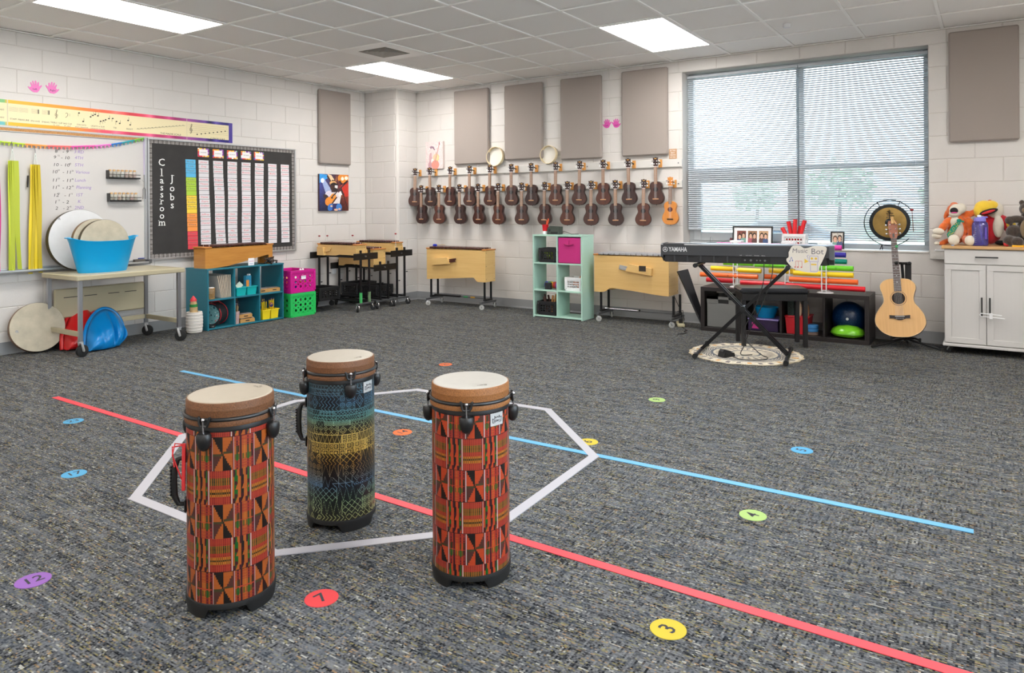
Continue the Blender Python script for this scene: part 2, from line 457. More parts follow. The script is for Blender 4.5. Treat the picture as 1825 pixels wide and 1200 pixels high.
# ------------------------------------------------------------------ ceiling: tiles, tees, panels
GX, GY, T = -.1704, -1.1575, .6096
mb = MB(); mb.box(-.2,X1+.2,Y1-.2,.3,HC+.03,HC+.2)
ceil = struct(mb.build('ceiling', M_tile, smooth=0))
light_cells = {}
lights = [(2,4),(2,-1),(7,-1),(7,4),(12,1),(12,5),(2,9),(7,9),(12,9)]
for (i,j) in lights: light_cells[(i,j)] = light_cells[(i,j+1)] = True
vent_cell = (3,1)
tile_cache = {}
def tile_mesh(w_, h_):
    k=(round(w_,3),round(h_,3))
    if k not in tile_cache:
        b=MB(); g=.0135; b.box(g,w_-g,g,h_-g,0,.02,.0); me=bpy.data.meshes.new('ceiling_tile'); me.from_pydata(b.v,[],b.f); me.materials.append(M_tile); tile_cache[k]=me
    return tile_cache[k]
for i in range(0,16):
    for j in range(-2,14):
        x0,x1 = max(GX+i*T,0), min(GX+(i+1)*T,X1); y0,y1 = max(GY-(j+1)*T,Y1), min(GY-j*T,0)
        if x1-x0<.05 or y1-y0<.05: continue
        if (i,j) in light_cells or (i,j)==vent_cell: continue
        link('ceiling_tile', tile_mesh(x1-x0,y1-y0), ceil, (x0,y0,HC+.009))
def tee_runs(lo,hi,blocked):
    runs=[]; a=lo
    for (p,q) in sorted(blocked):
        if p>a: runs.append((a,p))
        a=max(a,q)
    if hi>a: runs.append((a,hi))
    return runs
lit=[(i,j) for (i,j) in lights if GX+(i+1)*T<X1 and GY-(j+2)*T>Y1]
for i in range(1,17):
    x = GX+i*T
    if x<X1: m_=MB(); m_.box(x-.012,x+.012,Y1,0,HC,HC+.008); m_.build('ceiling_tee',M_tee,ceil,smooth=0)
for j in range(-2,15):
    y = GY-j*T
    if Y1<y<-.02:
        bl=[(GX+i*T+.012,GX+(i+1)*T-.012) for (i,jj) in lit if jj==j-1]
        m_=MB()
        for (a,b_) in tee_runs(0,X1,bl): m_.box(a,b_,y-.012,y+.012,HC-.0005,HC+.008)
        m_.build('ceiling_tee',M_tee,ceil,smooth=0)
m_=MB(); m_.box(0,.022,Y1,0,HC-.003,HC+.004); m_.box(0,X1,-.022,0,HC-.003,HC+.004); m_.box(0,PXW+.02,PYW-.022,PYW,HC-.003,HC+.004); m_.box(PXW,PXW+.022,PYW,0,HC-.003,HC+.004)
m_.build('wall_angle',M_tee,ceil,smooth=0)
M_panel = mat('lit_diffuser', (254,251,247), .5, emit=PANEL)
lab = {(2,4):'long lit panel above the whiteboard, nearest the upper left of the room', (2,-1):'lit ceiling panel in the far corner beside the air vent', (7,-1):'lit ceiling panel in front of the window and fabric panels'}
extra = ['over the middle of the room','at the right by the window wall','at the right in mid room','behind the camera at the left','behind the camera in the middle','behind the camera at the right']
for (i,j) in lights:
    x0 = GX+i*T; y1 = GY-j*T; y0 = y1-2*T
    if x0+T > X1 or y0 < Y1: continue
    l = lab.get((i,j)) or ('lit ceiling panel '+extra.pop(0))
    t = empty('ceiling_light', (x0+T/2,(y0+y1)/2,HC-.001), 0, l, 'ceiling light', 'recessed ceiling light panels')
    a,b_ = T/2-.013, T-.013
    m_=MB(); w_=.012
    m_.box(-a,a,-b_,-b_+w_,0,.03); m_.box(-a,a,b_-w_,b_,0,.03); m_.box(-a,-a+w_,-b_+w_,b_-w_,0,.03); m_.box(a-w_,a,-b_+w_,b_-w_,0,.03)
    m_.build('frame', M_tee, t, smooth=0)
    m_=MB(); m_.box(-a+w_,a-w_,-b_+w_,b_-w_,.006,.012); m_.build('diffuser', M_panel, t, smooth=0)
# air vent: white plate with four way louvres
i,j = vent_cell; x0=GX+i*T; y0=GY-(j+1)*T
t = empty('ceiling_vent', (x0+T/2,y0+T/2,HC-.002),0,'square white ceiling air vent with nested louvres','vent')
M_vent = mat('vent_white',(250,248,244),.4)
m_=MB(); a=T/2-.004; h=.18
for (p,q,r_,s_) in ((-a,a,h,a),(-a,a,-a,-h),(-a,-h,-h,h),(h,a,-h,h)): m_.box(p,q,r_,s_,0,.004)
m_.build('plate', M_vent, t, smooth=0)
m_=MB(); m_.box(-h,h,-h,h,.045,.05); m_.build('duct', M_rubber, t, smooth=0)
M_louv = mat('louvre',(176,170,162),.45)
for k in range(5):
    r_=h-.004-k*.034; m_=MB()
    for sx in range(4):
        m_.M = Matrix.Rotation(sx*PI/2,4,'Z')
        m_.add([(-r_,r_,0),(r_,r_,0),(r_-.022,r_-.022,.03),(-r_+.022,r_-.022,.03),(-r_,r_,.003),(r_,r_,.003),(r_-.022,r_-.022,.033),(-r_+.022,r_-.022,.033)],
               [(0,1,2,3),(7,6,5,4),(0,4,5,1),(2,6,7,3)])
    m_.build('louvre', M_louv, t, smooth=0)
# small sensor on a tile
t = MB().lathe([(.0,0),(.028,0),(.03,.004),(.03,.03)],24).build('smoke_sensor', M_white, None, loc=(5.46,-.93,HC-.024))
tag(t,'small round white sensor on the ceiling above the window','sensor')

# ------------------------------------------------------------------ window
M_frame = mat('window_frame',(188,192,196),.4,metal=.4)
M_glass = mat('window_glass',(255,255,255),.02)
nt=M_glass.node_tree; N=nt.nodes; L=nt.links
tr=N.new('ShaderNodeBsdfTransparent'); tr.inputs[0].default_value=(.93,.96,.97,1); gl=N.new('ShaderNodeBsdfGlossy'); gl.inputs['Roughness'].default_value=.02
fr=N.new('ShaderNodeFresnel'); mx=N.new('ShaderNodeMixShader'); L.new(fr.outputs[0],mx.inputs[0]); L.new(tr.outputs[0],mx.inputs[1]); L.new(gl.outputs[0],mx.inputs[2]); L.new(mx.outputs[0],N['Material Output'].inputs[0])
win = bpy.data.objects.new('window_1',None); C.objects.link(win); win['kind']='structure'
FY0,FY1=.20,.27
def fr_box(x0,x1,z0,z1,y0=FY0,y1=FY1,name='window_frame'): MB().box(x0,x1,y0,y1,z0,z1,.004).build(name,M_frame,win)
fr_box(WX0,WX0+.05,WZ0+.05,WZ1); fr_box(WX1-.05,WX1,WZ0+.05,WZ1); fr_box(WX0+.05,WX1-.05,WZ1-.05,WZ1); fr_box(WX0,WX1,WZ0,WZ0+.05)
fr_box(5.285,5.36,WZ0+.05,WZ1-.05); fr_box(WX0+.05,5.285,1.545,1.60); fr_box(5.36,WX1-.05,1.555,1.60)
# opening sash, lower left
for (a,b_,c_,d_) in ((WX0+.05,WX0+.13,.842,1.545),(5.205,5.285,.842,1.545),(WX0+.13,5.205,.842,.93),(WX0+.13,5.205,1.455,1.545)): fr_box(a,b_,c_,d_,.185,.25,'sash_rail')
MB().box(4.70,4.82,.165,.186,1.485,1.505,.004).build('sash_handle',M_black,win)
for (a,b_,c_,d_) in ((WX0+.05,5.285,1.60,WZ1-.05),(5.36,WX1-.05,1.60,WZ1-.05),(WX0+.13,5.205,.93,1.455),(5.36,WX1-.05,.842,1.555)):
    MB().box(a,b_,.228,.236,c_,d_).build('pane',M_glass,win,smooth=0)
mb=MB(); mb.box(WX0,WX1,-.012,FY0,WZ0-.012,WZ0+.004,.003); mb.build('window_sill',M_wpaint,win)
# side window added out of view on the right to brighten the ceiling
w2=bpy.data.objects.new('added_window',None); C.objects.link(w2); w2['kind']='structure'
for (a,b_,c_,d_) in ((RW[0],RW[0]+.05,RW[2],RW[3]),(RW[1]-.05,RW[1],RW[2],RW[3]),(-4.53,-4.47,RW[2]+.05,RW[3]-.05),(RW[0]+.05,RW[1]-.05,RW[2],RW[2]+.05),(RW[0]+.05,RW[1]-.05,RW[3]-.05,RW[3])): MB().box(X1+.10,X1+.16,a,b_,c_,d_,.003).build('window_frame',M_frame,w2)
for (a,b_) in ((RW[0]+.05,-4.53),(-4.47,RW[1]-.05)): MB().box(X1+.12,X1+.128,a,b_,RW[2]+.05,RW[3]-.05).build('pane',M_glass,w2,smooth=0)
g=MB().box(X1+.25,X1+40,-30,.6,-.4,-.35).build('added_bounce_walk',mat('bounce_concrete',(206,202,196),.9,var=(.6,.1)),smooth=0); struct(g)  # unseen pale slab added to bounce daylight up to the ceiling
# blinds
M_slat = mat('blind_slat',(178,184,190),.45)
nslat=[0]
def blind(x0,x1,zb,label):
    zt=2.57; yc=.13
    t = empty('window_blind',((x0+x1)/2,yc,zt-.03),0,label,'window blind','venetian blinds in the window')
    hx=(x1-x0)/2
    MB().box(-hx,hx,-.02,.02,0,.028,.003).build('headrail',M_slat,t)
    prof=[(-.0125,-.0042),(-.006,-.0008),(0,.0010),(.006,.0018),(.0125,.0022)]
    m_=MB()
    th=.0004; tl=R(31)
    P=[(a*math.cos(tl)-b*math.sin(tl), a*math.sin(tl)+b*math.cos(tl)) for a,b in prof]
    vs=[(-hx+.003,a,b) for a,b in P]+[(hx-.003,a,b) for a,b in P]; k=len(P)
    m_.add(vs,[(i,i+1,k+i+1,k+i) for i in range(k-1)])
    first=None; z=-.012
    n=int((zt-.03-zb-.02)/.0212)
    for i in range(n):
        if first is None: first=m_.build('slat',M_slat,t,smooth=60,loc=(0,0,z))
        else: link('slat',first.data,t,(0,0,z))
        z-=.0212
    MB().box(-hx+.003,hx-.003,-.011,.011,z-.004,z+.008,.003).build('bottom_rail',M_slat,t)
    m_=MB()
    for xx in (-hx+.1,-hx*.36+.0,hx*.30,hx-.1):  # plain green colour of the buttons
        for yy in (-.0135,.0135): m_.cyl((xx,yy,0),(xx,yy,z),.0006,n=4)
    m_.build('ladder_cord',M_white,t)
    nslat[0]+=n
    return t
blind(WX0+.012,5.316,.945,'left venetian blind of the window, lower edge stopping above the triple photo frame')
blind(5.326,WX1-.008,.852,'right venetian blind of the window, hanging lower behind the gong')
# outside
M_grass=mat('lawn',(168,184,150),.9,var=(.4,.3)); M_asph=mat('asphalt',(150,154,160),.9,var=(.5,.1))
g=MB().box(-60,70,.6,120,-.75,-.7).build('outside_ground',M_grass,smooth=0); struct(g)
g=MB().box(-30,50,9,24,-.7,-.69).build('parking_lot',M_asph,smooth=0); struct(g)
M_leaf=mat('leaf',(186,202,178),.8,var=(3,.4)); M_bark=mat('bark',(90,76,64),.9)
def tree(x,y,h,r,label,k):
    rs=random.Random(k); t=empty('tree',(x,y,-.7),0,label,'tree','trees beyond the parking lot')
    MB().tube([(0,0,0),(.1,0,h*.35),(0,.1,h*.6)],[.2,.15,.08],8).build('trunk',M_bark,t)
    m_=MB()
    for q in range(420):
        a=rs.uniform(0,2*PI); e=math.asin(rs.uniform(-.7,1)); rr=r*rs.uniform(.45,1)
        c_=Vector((math.cos(a)*math.cos(e)*rr,math.sin(a)*math.cos(e)*rr,h*.62+math.sin(e)*rr*.9))
        s_=rs.uniform(.2,.42); ax=Vector((rs.gauss(0,1),rs.gauss(0,1),rs.gauss(0,1))).normalized(); u=ax.orthogonal().normalized()*s_; v=ax.cross(u)
        m_.add([tuple(c_+u),tuple(c_+v),tuple(c_-u),tuple(c_-v)],[(0,1,2,3)])
    o=m_.build('crown',M_leaf,t,smooth=0); o['kind']='stuff'
for k,(x,y,h,r) in enumerate([(-22,60,5.0,2.6),(-12,64,4.4,2.3),(-4,60,5.2,2.9),(4.0,66,4.4,2.4),(10.5,62,5.2,2.8),(18.5,66,4.4,2.6)]):
    tree(x,y,h,r,'green tree beyond the parking lot, %s from the left seen through the blinds'%ORD[k],k+3)
t=empty('parked_car',(1.2,17,-.69),R(6),'pale parked car seen through the lower left blind','car')
M_car=mat('car_paint',(170,178,190),.25,metal=.5); M_cg=mat('car_glass',(40,50,60),.1)
MB().prism([(-2.2,.3),(-2.1,.85),(-1.2,1.0),(-.6,1.42),(.9,1.42),(1.6,1.0),(2.2,.9),(2.25,.3)],-.85,.85,'y').build('body',M_car,t,smooth=0)
MB().prism([(-1.05,1.0),(-.55,1.36),(.85,1.36),(1.4,1.0)],-.86,.86,'y').build('window_glass',M_cg,t,smooth=0)
for sx in (-1.4,1.4):
    for sy in (-.8,.8): MB().cyl((sx,sy-.1,.32),(sx,sy+.1,.32),.32,n=20).build('wheel',M_rubber,t)
# ------------------------------------------------------------------ tape and numbered spots on the carpet
def strip(pts, w_, z, closed=False):
    m_=MB(); n=len(pts)
    for i in range(n if closed else n-1):
        a=Vector((*pts[i],0)); b_=Vector((*pts[(i+1)%n],0)); d=(b_-a).normalized(); nn=Vector((-d.y,d.x,0))*w_/2
        e=d*w_*.35 if closed or n>2 else d*0
        zz=z+.0006*(i%2); v=[a-e-nn,b_+e-nn,b_+e+nn,a-e+nn]
        m_.add([(p.x,p.y,zz) for p in v]+[(p.x,p.y,.0005) for p in v],[(0,1,2,3),(4,5,1,0),(5,6,2,1),(6,7,3,2),(7,4,0,3)])
    return m_
o=strip([(1.86,-5.0),(3.2,-5.012),(5.4,-5.052),(6.95,-5.06)],.040,.0022).build('floor_tape',mat('red_tape',(222,64,74),.5),smooth=0)
tag(o,'red tape line across the carpet, under the drums','tape','tape lines on the carpet')
o=strip([(1.858,-4.128),(4.3,-4.112),(6.8,-4.088)],.038,.0020).build('floor_tape',mat('blue_tape',(92,160,200),.5),smooth=0)
tag(o,'light blue tape line across the carpet, behind the drums','tape','tape lines on the carpet')
oct_=[(3.885,-5.602),(3.285,-5.012),(3.245,-4.235),(3.705,-3.618),(4.675,-3.558),(5.27,-4.125),(5.312,-5.02),(4.775,-5.602)]
o=strip(oct_,.046,.0036,True).build('floor_tape',mat('white_tape',(170,168,174),.5),smooth=0)
tag(o,'white tape octagon on the carpet around the drums','tape','tape lines on the carpet')
M_ink=mat('ink',(42,42,48),.7)
SP={'red':(200,54,58),'orange':(204,98,48),'yellow':(188,168,46),'lime':(152,180,104),'blue':(74,150,190),'purple':(134,88,164)}
spots=[('23',2.503,-5.197,'blue'),('17',3.374,-5.603,'blue'),('12',4.263,-6.147,'purple'),('7',5.138,-5.708,'red'),('3',6.098,-5.281,'yellow'),
 ('4',6.093,-4.381,'lime'),('5',6.091,-3.494,'blue'),('9',5.134,-3.001,'lime'),('6',5.145,-3.945,'yellow'),('14',4.232,-4.34,'orange'),('25',3.379,-2.912,'orange')]
where={'23':'left of the red line end','17':'on the carpet left of the octagon','12':'nearest the bottom left corner','7':'in front of the drums','3':'below the red line at the right','4':'between the blue and red lines',
 '5':'beyond the right end of the blue line','9':'in front of the keyboard stand','6':'touching the white octagon','14':'between the middle and right drums','25':'behind the drums towards the shelves'}
for s_,x,y,c_ in spots:
    t=empty('floor_spot',(x,y,0),0,'round %s carpet spot with the number %s, %s'%(c_,s_,where[s_]),'floor spot','numbered floor spots')
    MB().lathe([(.0515,0),(.0515,.0012),(.051,.0016)],48).build('disc',mat('spot_'+c_,SP[c_],.8),t)
    text('number',s_,(0,0,.0020),(.12,1,0),(-1,.12,0),.062 if len(s_)>1 else .07,M_ink,t,bold=.012)

# ------------------------------------------------------------------ drums
def stepf(x,n): return np.floor(x*n)/n
def kente(nu,nv,circ,ht,org,off=0.0,voff=0.0):
    """flattened kente print; u around, v down in metres"""
    U,V=np.meshgrid((np.arange(nu)+.5)/nu*circ+off,(np.arange(nv)+.5)/nv*ht+voff)
    P=.12; B=.0995
    band=np.floor(V/B).astype(int); y=(V/B)%1.0; A=(band%2==0)
    u=((U+np.where(A,0,.054*P))/P)%1.0
    u=np.where(A,u,np.where(u<.45,u/.9,.5+(u-.45)/1.1))
    out=np.zeros(U.shape+(3,)); org=np.array(org,float)
    out[:]=org+((np.floor(V/.0022)%2)*6-3)[...,None]
    def put(m,c): out[m]=c
    blk,brn,olv,grn,mar,red,amb=(26,20,18),(94,50,44),(78,72,40),(16,106,36),(74,18,34),(186,54,44),(222,130,40)
    # plaid half
    a=u*2; pl=A&(u<.5)
    for c0,c1,cc,k in ((.12,.22,olv,.0),(.30,.40,mar,0),(.50,.55,amb,0),(.66,.76,olv,0),(.86,.97,mar,0)):
        put(pl&(a>c0)&(a<c1),cc)
    hz=((V/.0042)%1)<.5; ends=((y<.32)|(y>.68))
    put(pl&ends&hz&~((a>.30)&(a<.40)),red); put(pl&ends&~hz&(a>.12)&(a<.22),mar); put(pl&ends&~hz&(a>.66)&(a<.76),mar)
    put(pl&(y>.50)&(y<.54)&hz,(214,70,50))
    put(pl&(y>.56)&(y<.72)&(((a>.05)&(a<.30))|((a>.42)&(a<.5))|((a>.58)&(a<.86))),(120,96,36))
    put(pl&(y>.56)&(y<.76)&(((a>.14)&(a<.22))|((a>.68)&(a<.76))),grn)
    put(pl&(y>.30)&(y<.50)&(((a>.2)&(a<.28))|((a>.84)&(a<.94))),(70,44,22))
    # stepped squares
    st=A&(u>=.5); a=(u-.5)*2; n=7
    qx=np.where(a<.5,a*2,(a-.5)*2); qy=np.where(y<.5,y*2,(y-.5)*2); sy=stepf(qy,n); sxx=stepf(qx,n)
    TL=st&(a<.5)&(y<.5); TR=st&(a>=.5)&(y<.5); BLq=st&(a<.5)&(y>=.5); BR=st&(a>=.5)&(y>=.5)
    put(TL&(qx>.12+.86*sy),blk)
    put(TR&(qx>.98-.86*sy),brn); put(TR&(qx>.86-.0*sy)&(qy<.5),olv); put(TR&(qy>.88)&(qx>.05),olv)
    put(BLq&(qx<.98-.86*sy),brn); put(BLq&(qy<.14),olv); put(BLq&(qx<.12)&(qy>.5),olv)
    put(BR&(qx<.04+.86*sy+.06),blk)
    # arrows half
    ar=(~A)&(u<.5); a=u*2; k=np.minimum((a*3).astype(int),2); q=(a*3)%1.0
    dark=np.where((k==1)[...,None],np.array(blk),np.array(grn))
    yy=(y+np.where(k==1,.0,.0))
    for c0,hh in ((.42,.24),(.80,.22)):
        for sh in (0,):
            d=np.abs(yy-c0)/hh; ins=ar&(d<1)&(np.abs(q-.5)<.5*(1-d)+.02)
            put(ins,org); m=ins&(q>.5); out[m]=dark[m]; put(ins&(q>.55)&(d<.25),mar)
    m=ar&(yy<.22)&(q>.3)&(q<.62); put(m,mar); m=ar&(yy<.3)&(q>=.62)&(q<.85); out[m]=dark[m]
    d=np.abs(yy-.42)/.24; m=ar&(yy>.18)&(yy<.42)&(np.abs(q-.5)>=.5*(1-d))&(q>.5); out[m]=dark[m]
    d=np.abs(yy-.80)/.22; m=ar&(yy>.60)&(yy<.82)&(np.abs(q-.5)>=.5*(1-d))&(q>.4); out[m]=dark[m]
    m=ar&(yy>.86)&(q>.2)&(q<.6); put(m,mar)
    # striped half
    sp=(~A)&(u>=.5); a=(u-.5)*2; fs=((a*11)%1)<.55; dot=((V/.0030)%1)<.45
    put(sp&fs,(150,32,34)); put(sp&~fs,(204,78,50)); put(sp&fs&dot,(196,60,44))
    for y0,y1,c1,c2 in ((.22,.44,(74,72,28),(196,120,40)),(.56,.78,(226,132,42),(150,96,30))):
        m=sp&(y>y0)&(y<y1); put(m&fs,c1); put(m&~fs,c2)
        put(m&fs&((np.abs(y-(y0+y1)/2)<.03)),(50,44,22))
    # white lines
    wl_=((u<.022)|((u>.5)&(u<.522))); put(wl_,(232,214,214)); put((u>.978)|((u>.478)&(u<=.5)),(150,50,44))
    put((y<.012),(40,24,20))
    return out
def tapa(nu,nv,circ,ht):
    c=Canvas(nu,nv,(24,30,34)); X=c.X*circ; Y=c.Y*ht
    v=c.Y
    keys=[0,.14,.26,.36,.5,.58,.66,.74,.84,1.0]
    bgc=np.array([(34,44,48),(20,30,44),(28,44,44),(64,56,26),(104,78,30),(34,26,20),(26,24,26),(24,34,50),(22,40,40),(44,44,22)],float)
    lnc=np.array([(84,108,116),(78,122,152),(96,148,140),(190,168,96),(226,190,92),(150,110,50),(120,112,100),(96,132,164),(140,168,128),(190,186,120)],float)
    bgI=np.stack([np.interp(v,keys,bgc[:,i]) for i in range(3)],-1); lnI=np.stack([np.interp(v,keys,lnc[:,i]) for i in range(3)],-1)
    bgI=bgI*.55; out=bgI.copy(); rs=np.random.default_rng(5)
    line=np.zeros(X.shape,bool); fill=np.zeros(X.shape,bool)
    y=0.0; rowi=0; hs=[.022,.022,.056,.018,.020,.018,.034,.030,.040,.040,.045,.040,.050,.050,.06]
    t=.0009
    while y<ht:
        h=hs[rowi%len(hs)]; x=rs.uniform(0,.05)-.05
        while x<circ:
            w_=rs.choice([.04,.06,.08,.10]); 
            m=(Y>=y)&(Y<y+h)&(X>=x)&(X<x+w_)
            if m.any():
                lx=X-x; ly=Y-y; kind=int(rs.integers(0,9)); s=max(.012,min(h*.62,.024)); 
                border=(lx<t)|(ly<t)
                if kind==0: L_=np.abs(((lx/s)%1)-.5)*2*h; pat=np.abs(ly-L_)<t*1.5
                elif kind==1: q=(lx/s)%1; pat=(np.abs(ly%s-q*s)<t)|((lx%s)<t)|((ly%s)<t)
                elif kind==2: q=np.abs((lx%s)-s/2)+np.abs((ly%s)-s/2); pat=(np.abs(q-s*.42)<t)|(q<s*.12)
                elif kind==3: q=np.maximum(np.abs((lx%s)-s/2),np.abs((ly%s)-s/2)); pat=(np.abs(q-s*.38)<t)|(np.abs(q-s*.12)<t*.8)
                elif kind==4: pat=np.abs(((lx+np.abs((ly%s)-s/2))%(s*.6))-.3*s)<t
                elif kind==5: q=np.hypot((lx%s)-s/2,(ly%s)-s/2); pat=(np.abs(q-s*.36)<t)|(np.abs(q-s*.14)<t*.8)
                elif kind==6: q=np.abs((lx%(s*1.6))-s*.8)/.8+np.abs(ly-h/2)/h*s*2; pat=(np.abs(q-s*.85)<t*1.3)|(np.abs(q-s*.45)<t*1.2)
                elif kind==7: L_=np.abs(((lx/(s*1.3))%1)-.5)*2*h; pat=(np.abs(ly-L_)<t*1.6)|((lx%(s*1.3))<t)
                else: pat=((np.abs(((lx+ly)%s)-s/2)<t)|(np.abs(((lx-ly)%s)-s/2)<t))
                line|=m&(pat|border)
                if rs.random()<.12: fill|=m&~pat
            x+=w_
        y+=h; rowi+=1
    out[fill]=out[fill]*.72+lnI[fill]*.28
    out[line]=lnI[line]
    return out
M_kente=print_mat('kente_print',.35); M_tapa=print_mat('geometric_print',.35)
M_head=mat('drum_skin',(158,150,136),.45,var=(30,.03)); M_head2=mat('drum_skin_light',(164,160,152),.45,var=(30,.03))
M_tan=mat('speckled_collar',(146,94,48),.6,var=(260,.35),bump=(200,.3)); M_tan2=mat('speckled_collar_dark',(112,72,42),.6,var=(260,.4),bump=(200,.3))
M_badge=mat('badge_silver',(190,192,192),.4,metal=.3)
def tubano(loc,rz,label,kind,lugs,badge,handle,arch=0,phase=(0,0),ribbon=False,coll=M_tan,head=M_head):
    t=empty('tall_drum',(*loc,0),rz,label,'drum','tall hand drums on the carpet')
    RB=.1275; H=.637
    z0,z1=.040,.555
    NU=560; NV=310; circ=2*PI*RB
    if kind=='tapa': a=tapa(NU,NV,circ,z1-z0)
    else: a=kente(NU,NV,circ,z1-z0,kind,off=phase[0],voff=phase[1])*.76
    # u=0 at angle pi (behind), increasing counterclockwise seen from the front left-to-right
    th=-PI+np.linspace(0,2*PI,NU+1)      # local front is -y => angle -90deg
    zz=np.linspace(z1,z0,NV+1)
    P=np.zeros((NV+1,NU+1,3)); P[...,0]=RB*np.cos(th+PI/2-PI/2)[None,:]; P[...,1]=RB*np.sin(th)[None,:]; P[...,2]=zz[:,None]
    grid_mesh('shell',P,a,M_tapa if kind=='tapa' else M_kente,t,1)
    # foot ring with arches
    m_=MB(); n=96; r0,r1=.1320,.1270; prof=[]
    def ring(r,z): return [(r*math.cos(2*PI*k/n),r*math.sin(2*PI*k/n),z) for k in range(n)]
    def zb(k):
        a_=(k*360/n)%120; return 0.029*max(0,min(1,(31-abs((a_-arch)%120-60))/7))
    outer_b=[(r1*math.cos(2*PI*k/n),r1*math.sin(2*PI*k/n),zb(k)) for k in range(n)]
    inner_b=[((r1-.012)*math.cos(2*PI*k/n),(r1-.012)*math.sin(2*PI*k/n),zb(k)) for k in range(n)]
    rows=[inner_b,outer_b,ring(r0-.001,.030),ring(r0,.042),ring(r0-.001,.045),ring(.126,.046)]
    m_.add(sum(rows,[]),[(i*n+k,i*n+(k+1)%n,(i+1)*n+(k+1)%n,(i+1)*n+k) for i in range(5) for k in range(n)])
    m_.add(inner_b+ring(.118,.04),[(k,n+k,n+(k+1)%n,(k+1)%n) for k in range(n)])
    m_.build('foot_ring',M_rubber,t,45)
    MB().lathe([(.1285,.551),(.1295,.556),(.127,.564),(.1265,.570)],64,cap=False).build('neck_band',M_black,t,50)
    MB().lathe([(.126,.567),(.1325,.567),(.1335,.570),(.1335,.581),(.1325,.584),(.126,.584)],64).build('counter_hoop',coll,t,50)
    m_=MB(); rr=.1325; m_.tube([(rr*math.cos(2*PI*k/64),rr*math.sin(2*PI*k/64),.5885) for k in range(64)],.0058,8,closed=True); m_.build('tension_hoop',M_black,t)
    MB().lathe([(.128,.575),(.1285,.585),(.1285,.611),(.1292,.613),(.1285,.615),(.1285,.627),(.1265,.634),(.124,.635)],64,cap=False).build('collar',coll,t,50)
    hd=MB().lathe([(.125,.6335),(.121,.636),(.118,.6368),(.09,.6372),(0,.6372)],64).build('drumhead',head,t,50)
    for a_ in lugs:
        lg=MB(); lg.M=Matrix.Rotation(R(a_),4,'Z')
        lg.tube([(.1355,-.019,.596),(.1385,-.017,.596),(.1400,-.014,.580),(.1400,-.010,.571),(.1400,.010,.571),(.1400,.014,.580),(.1385,.017,.596),(.1355,.019,.596)],.0042,8)
        lg.box(.133,.142,-.008,.008,.570,.588,.002)
        L_=lg.build('tension_lug',M_black,t)
        b_=MB(); b_.M=Matrix.Rotation(R(a_),4,'Z'); b_.ball((.1425,0,.591),.0058,12,8); b_.cyl((.1425,0,.590),(.1425,0,.540),.0026,n=8); b_.build('tension_rod',M_chrome,L_)
        k_=MB(); k_.M=Matrix.Rotation(R(a_),4,'Z')
        sec=[(0,.552),(.010,.553),(.0185,.551),(.0225,.545),(.0225,.530),(.0195,.515),(.013,.505),(.004,.500),(0,.4995)]
        k_.lathe([(r_,z_) for r_,z_ in reversed(sec)],20,c=(.140,0,0),sx=.85); k_.build('tension_knob',M_black,L_)
    if badge:
        ang,zc=badge; m_=MB(); n=10; w_=.052; hh=.040
        vs=[]
        for j in range(2):
            for k in range(n+1):
                a_=R(ang)+(k/n-.5)*w_/RB
                for rr in (.1280,.1297): vs.append((rr*math.cos(a_),rr*math.sin(a_),zc+(j-.5)*hh))
        st=(n+1)*2; fs=[]
        for k in range(n):
            i0=k*2; fs+=[(i0+1,i0+3,st+i0+3,st+i0+1),(i0,i0+1,st+i0+1,st+i0) if k==0 else (i0,i0+2,i0+3,i0+1),(st+i0+1,st+i0+3,st+i0+2,st+i0)]
        fs+=[(0,2,3,1),(2*n+1,2*n,st+2*n,st+2*n+1)]
        m_.add(vs,fs); bd=m_.build('badge',M_badge,t,60)
        def cp(u,z): a_=R(ang)+u/RB; return (.1300*math.cos(a_),.1300*math.sin(a_),zc+z)
        m_=MB()
        crown=[(-.018,-.010),(-.018,.004),(-.019,.002),(-.010,.002),(-.010,.011),(-.005,.004),(0,.009),(.004,.004),(.010,.011),(.010,.003),(.019,.006),(.017,-.010),(-.018,-.010)]
        for i in range(len(crown)-1):
            p,q=crown[i],crown[i+1]; m_.cyl(cp(*p),cp(*q),.0009,n=5)
        cx=Vector((-math.sin(R(ang)),math.cos(R(ang)),0)); text_into(m_,'REMO',cp(0,-.005),cx,(0,0,1),.0085,width=.027,bold=.02)
        m_.build('crown_logo',M_ink,bd,0)
    if handle is not None:
        m_=MB(); m_.M=Matrix.Rotation(R(handle),4,'Z')
        pts=[(.128,0,.455),(.150,0,.450),(.160,0,.425),(.162,0,.38),(.160,0,.34),(.150,0,.315),(.128,0,.310)]
        m_.tube(pts,[.006,.008,.010,.010,.010,.008,.006],10)
        for k in range(9): m_.ball((.171,0,.345+k*.0105),(.004,.010,.0042),8,6)
        m_.box(.127,.134,-.02,.02,.44,.48,.003); m_.box(.127,.134,-.02,.02,.29,.33,.003)
        m_.build('handle',M_black,t)
    if ribbon:
        m_=MB(); m_.M=Matrix.Rotation(R(handle),4,'Z')
        for s_ in (0,1): 
            pts=[(.134,.008*s_,.492),(.158+.008*s_,.006,.500-.01*s_),(.165,.02*(1-s_),.47),(.140+.02*s_,.01,.43-.04*(1-s_))]
            m_.tube(pts,.0022,5)
        m_.tube([(.133,.02,.50),(.134,.022,.42),(.135,.02,.36)],.006,5)
        m_.build('red_ribbon',mat('red_cord',(216,52,56),.6),t)
    # maker mark on the head
    m_=MB()
    a_=R(lugs[0]+ (120 if not ribbon else 150)); cc=Vector((.088*math.cos(a_),.088*math.sin(a_),.6376)); 
    text_into(m_,'REMO',cc,(-math.sin(a_-PI),math.cos(a_-PI),0),(-math.cos(a_-PI),-math.sin(a_-PI),0),.013,bold=.01)
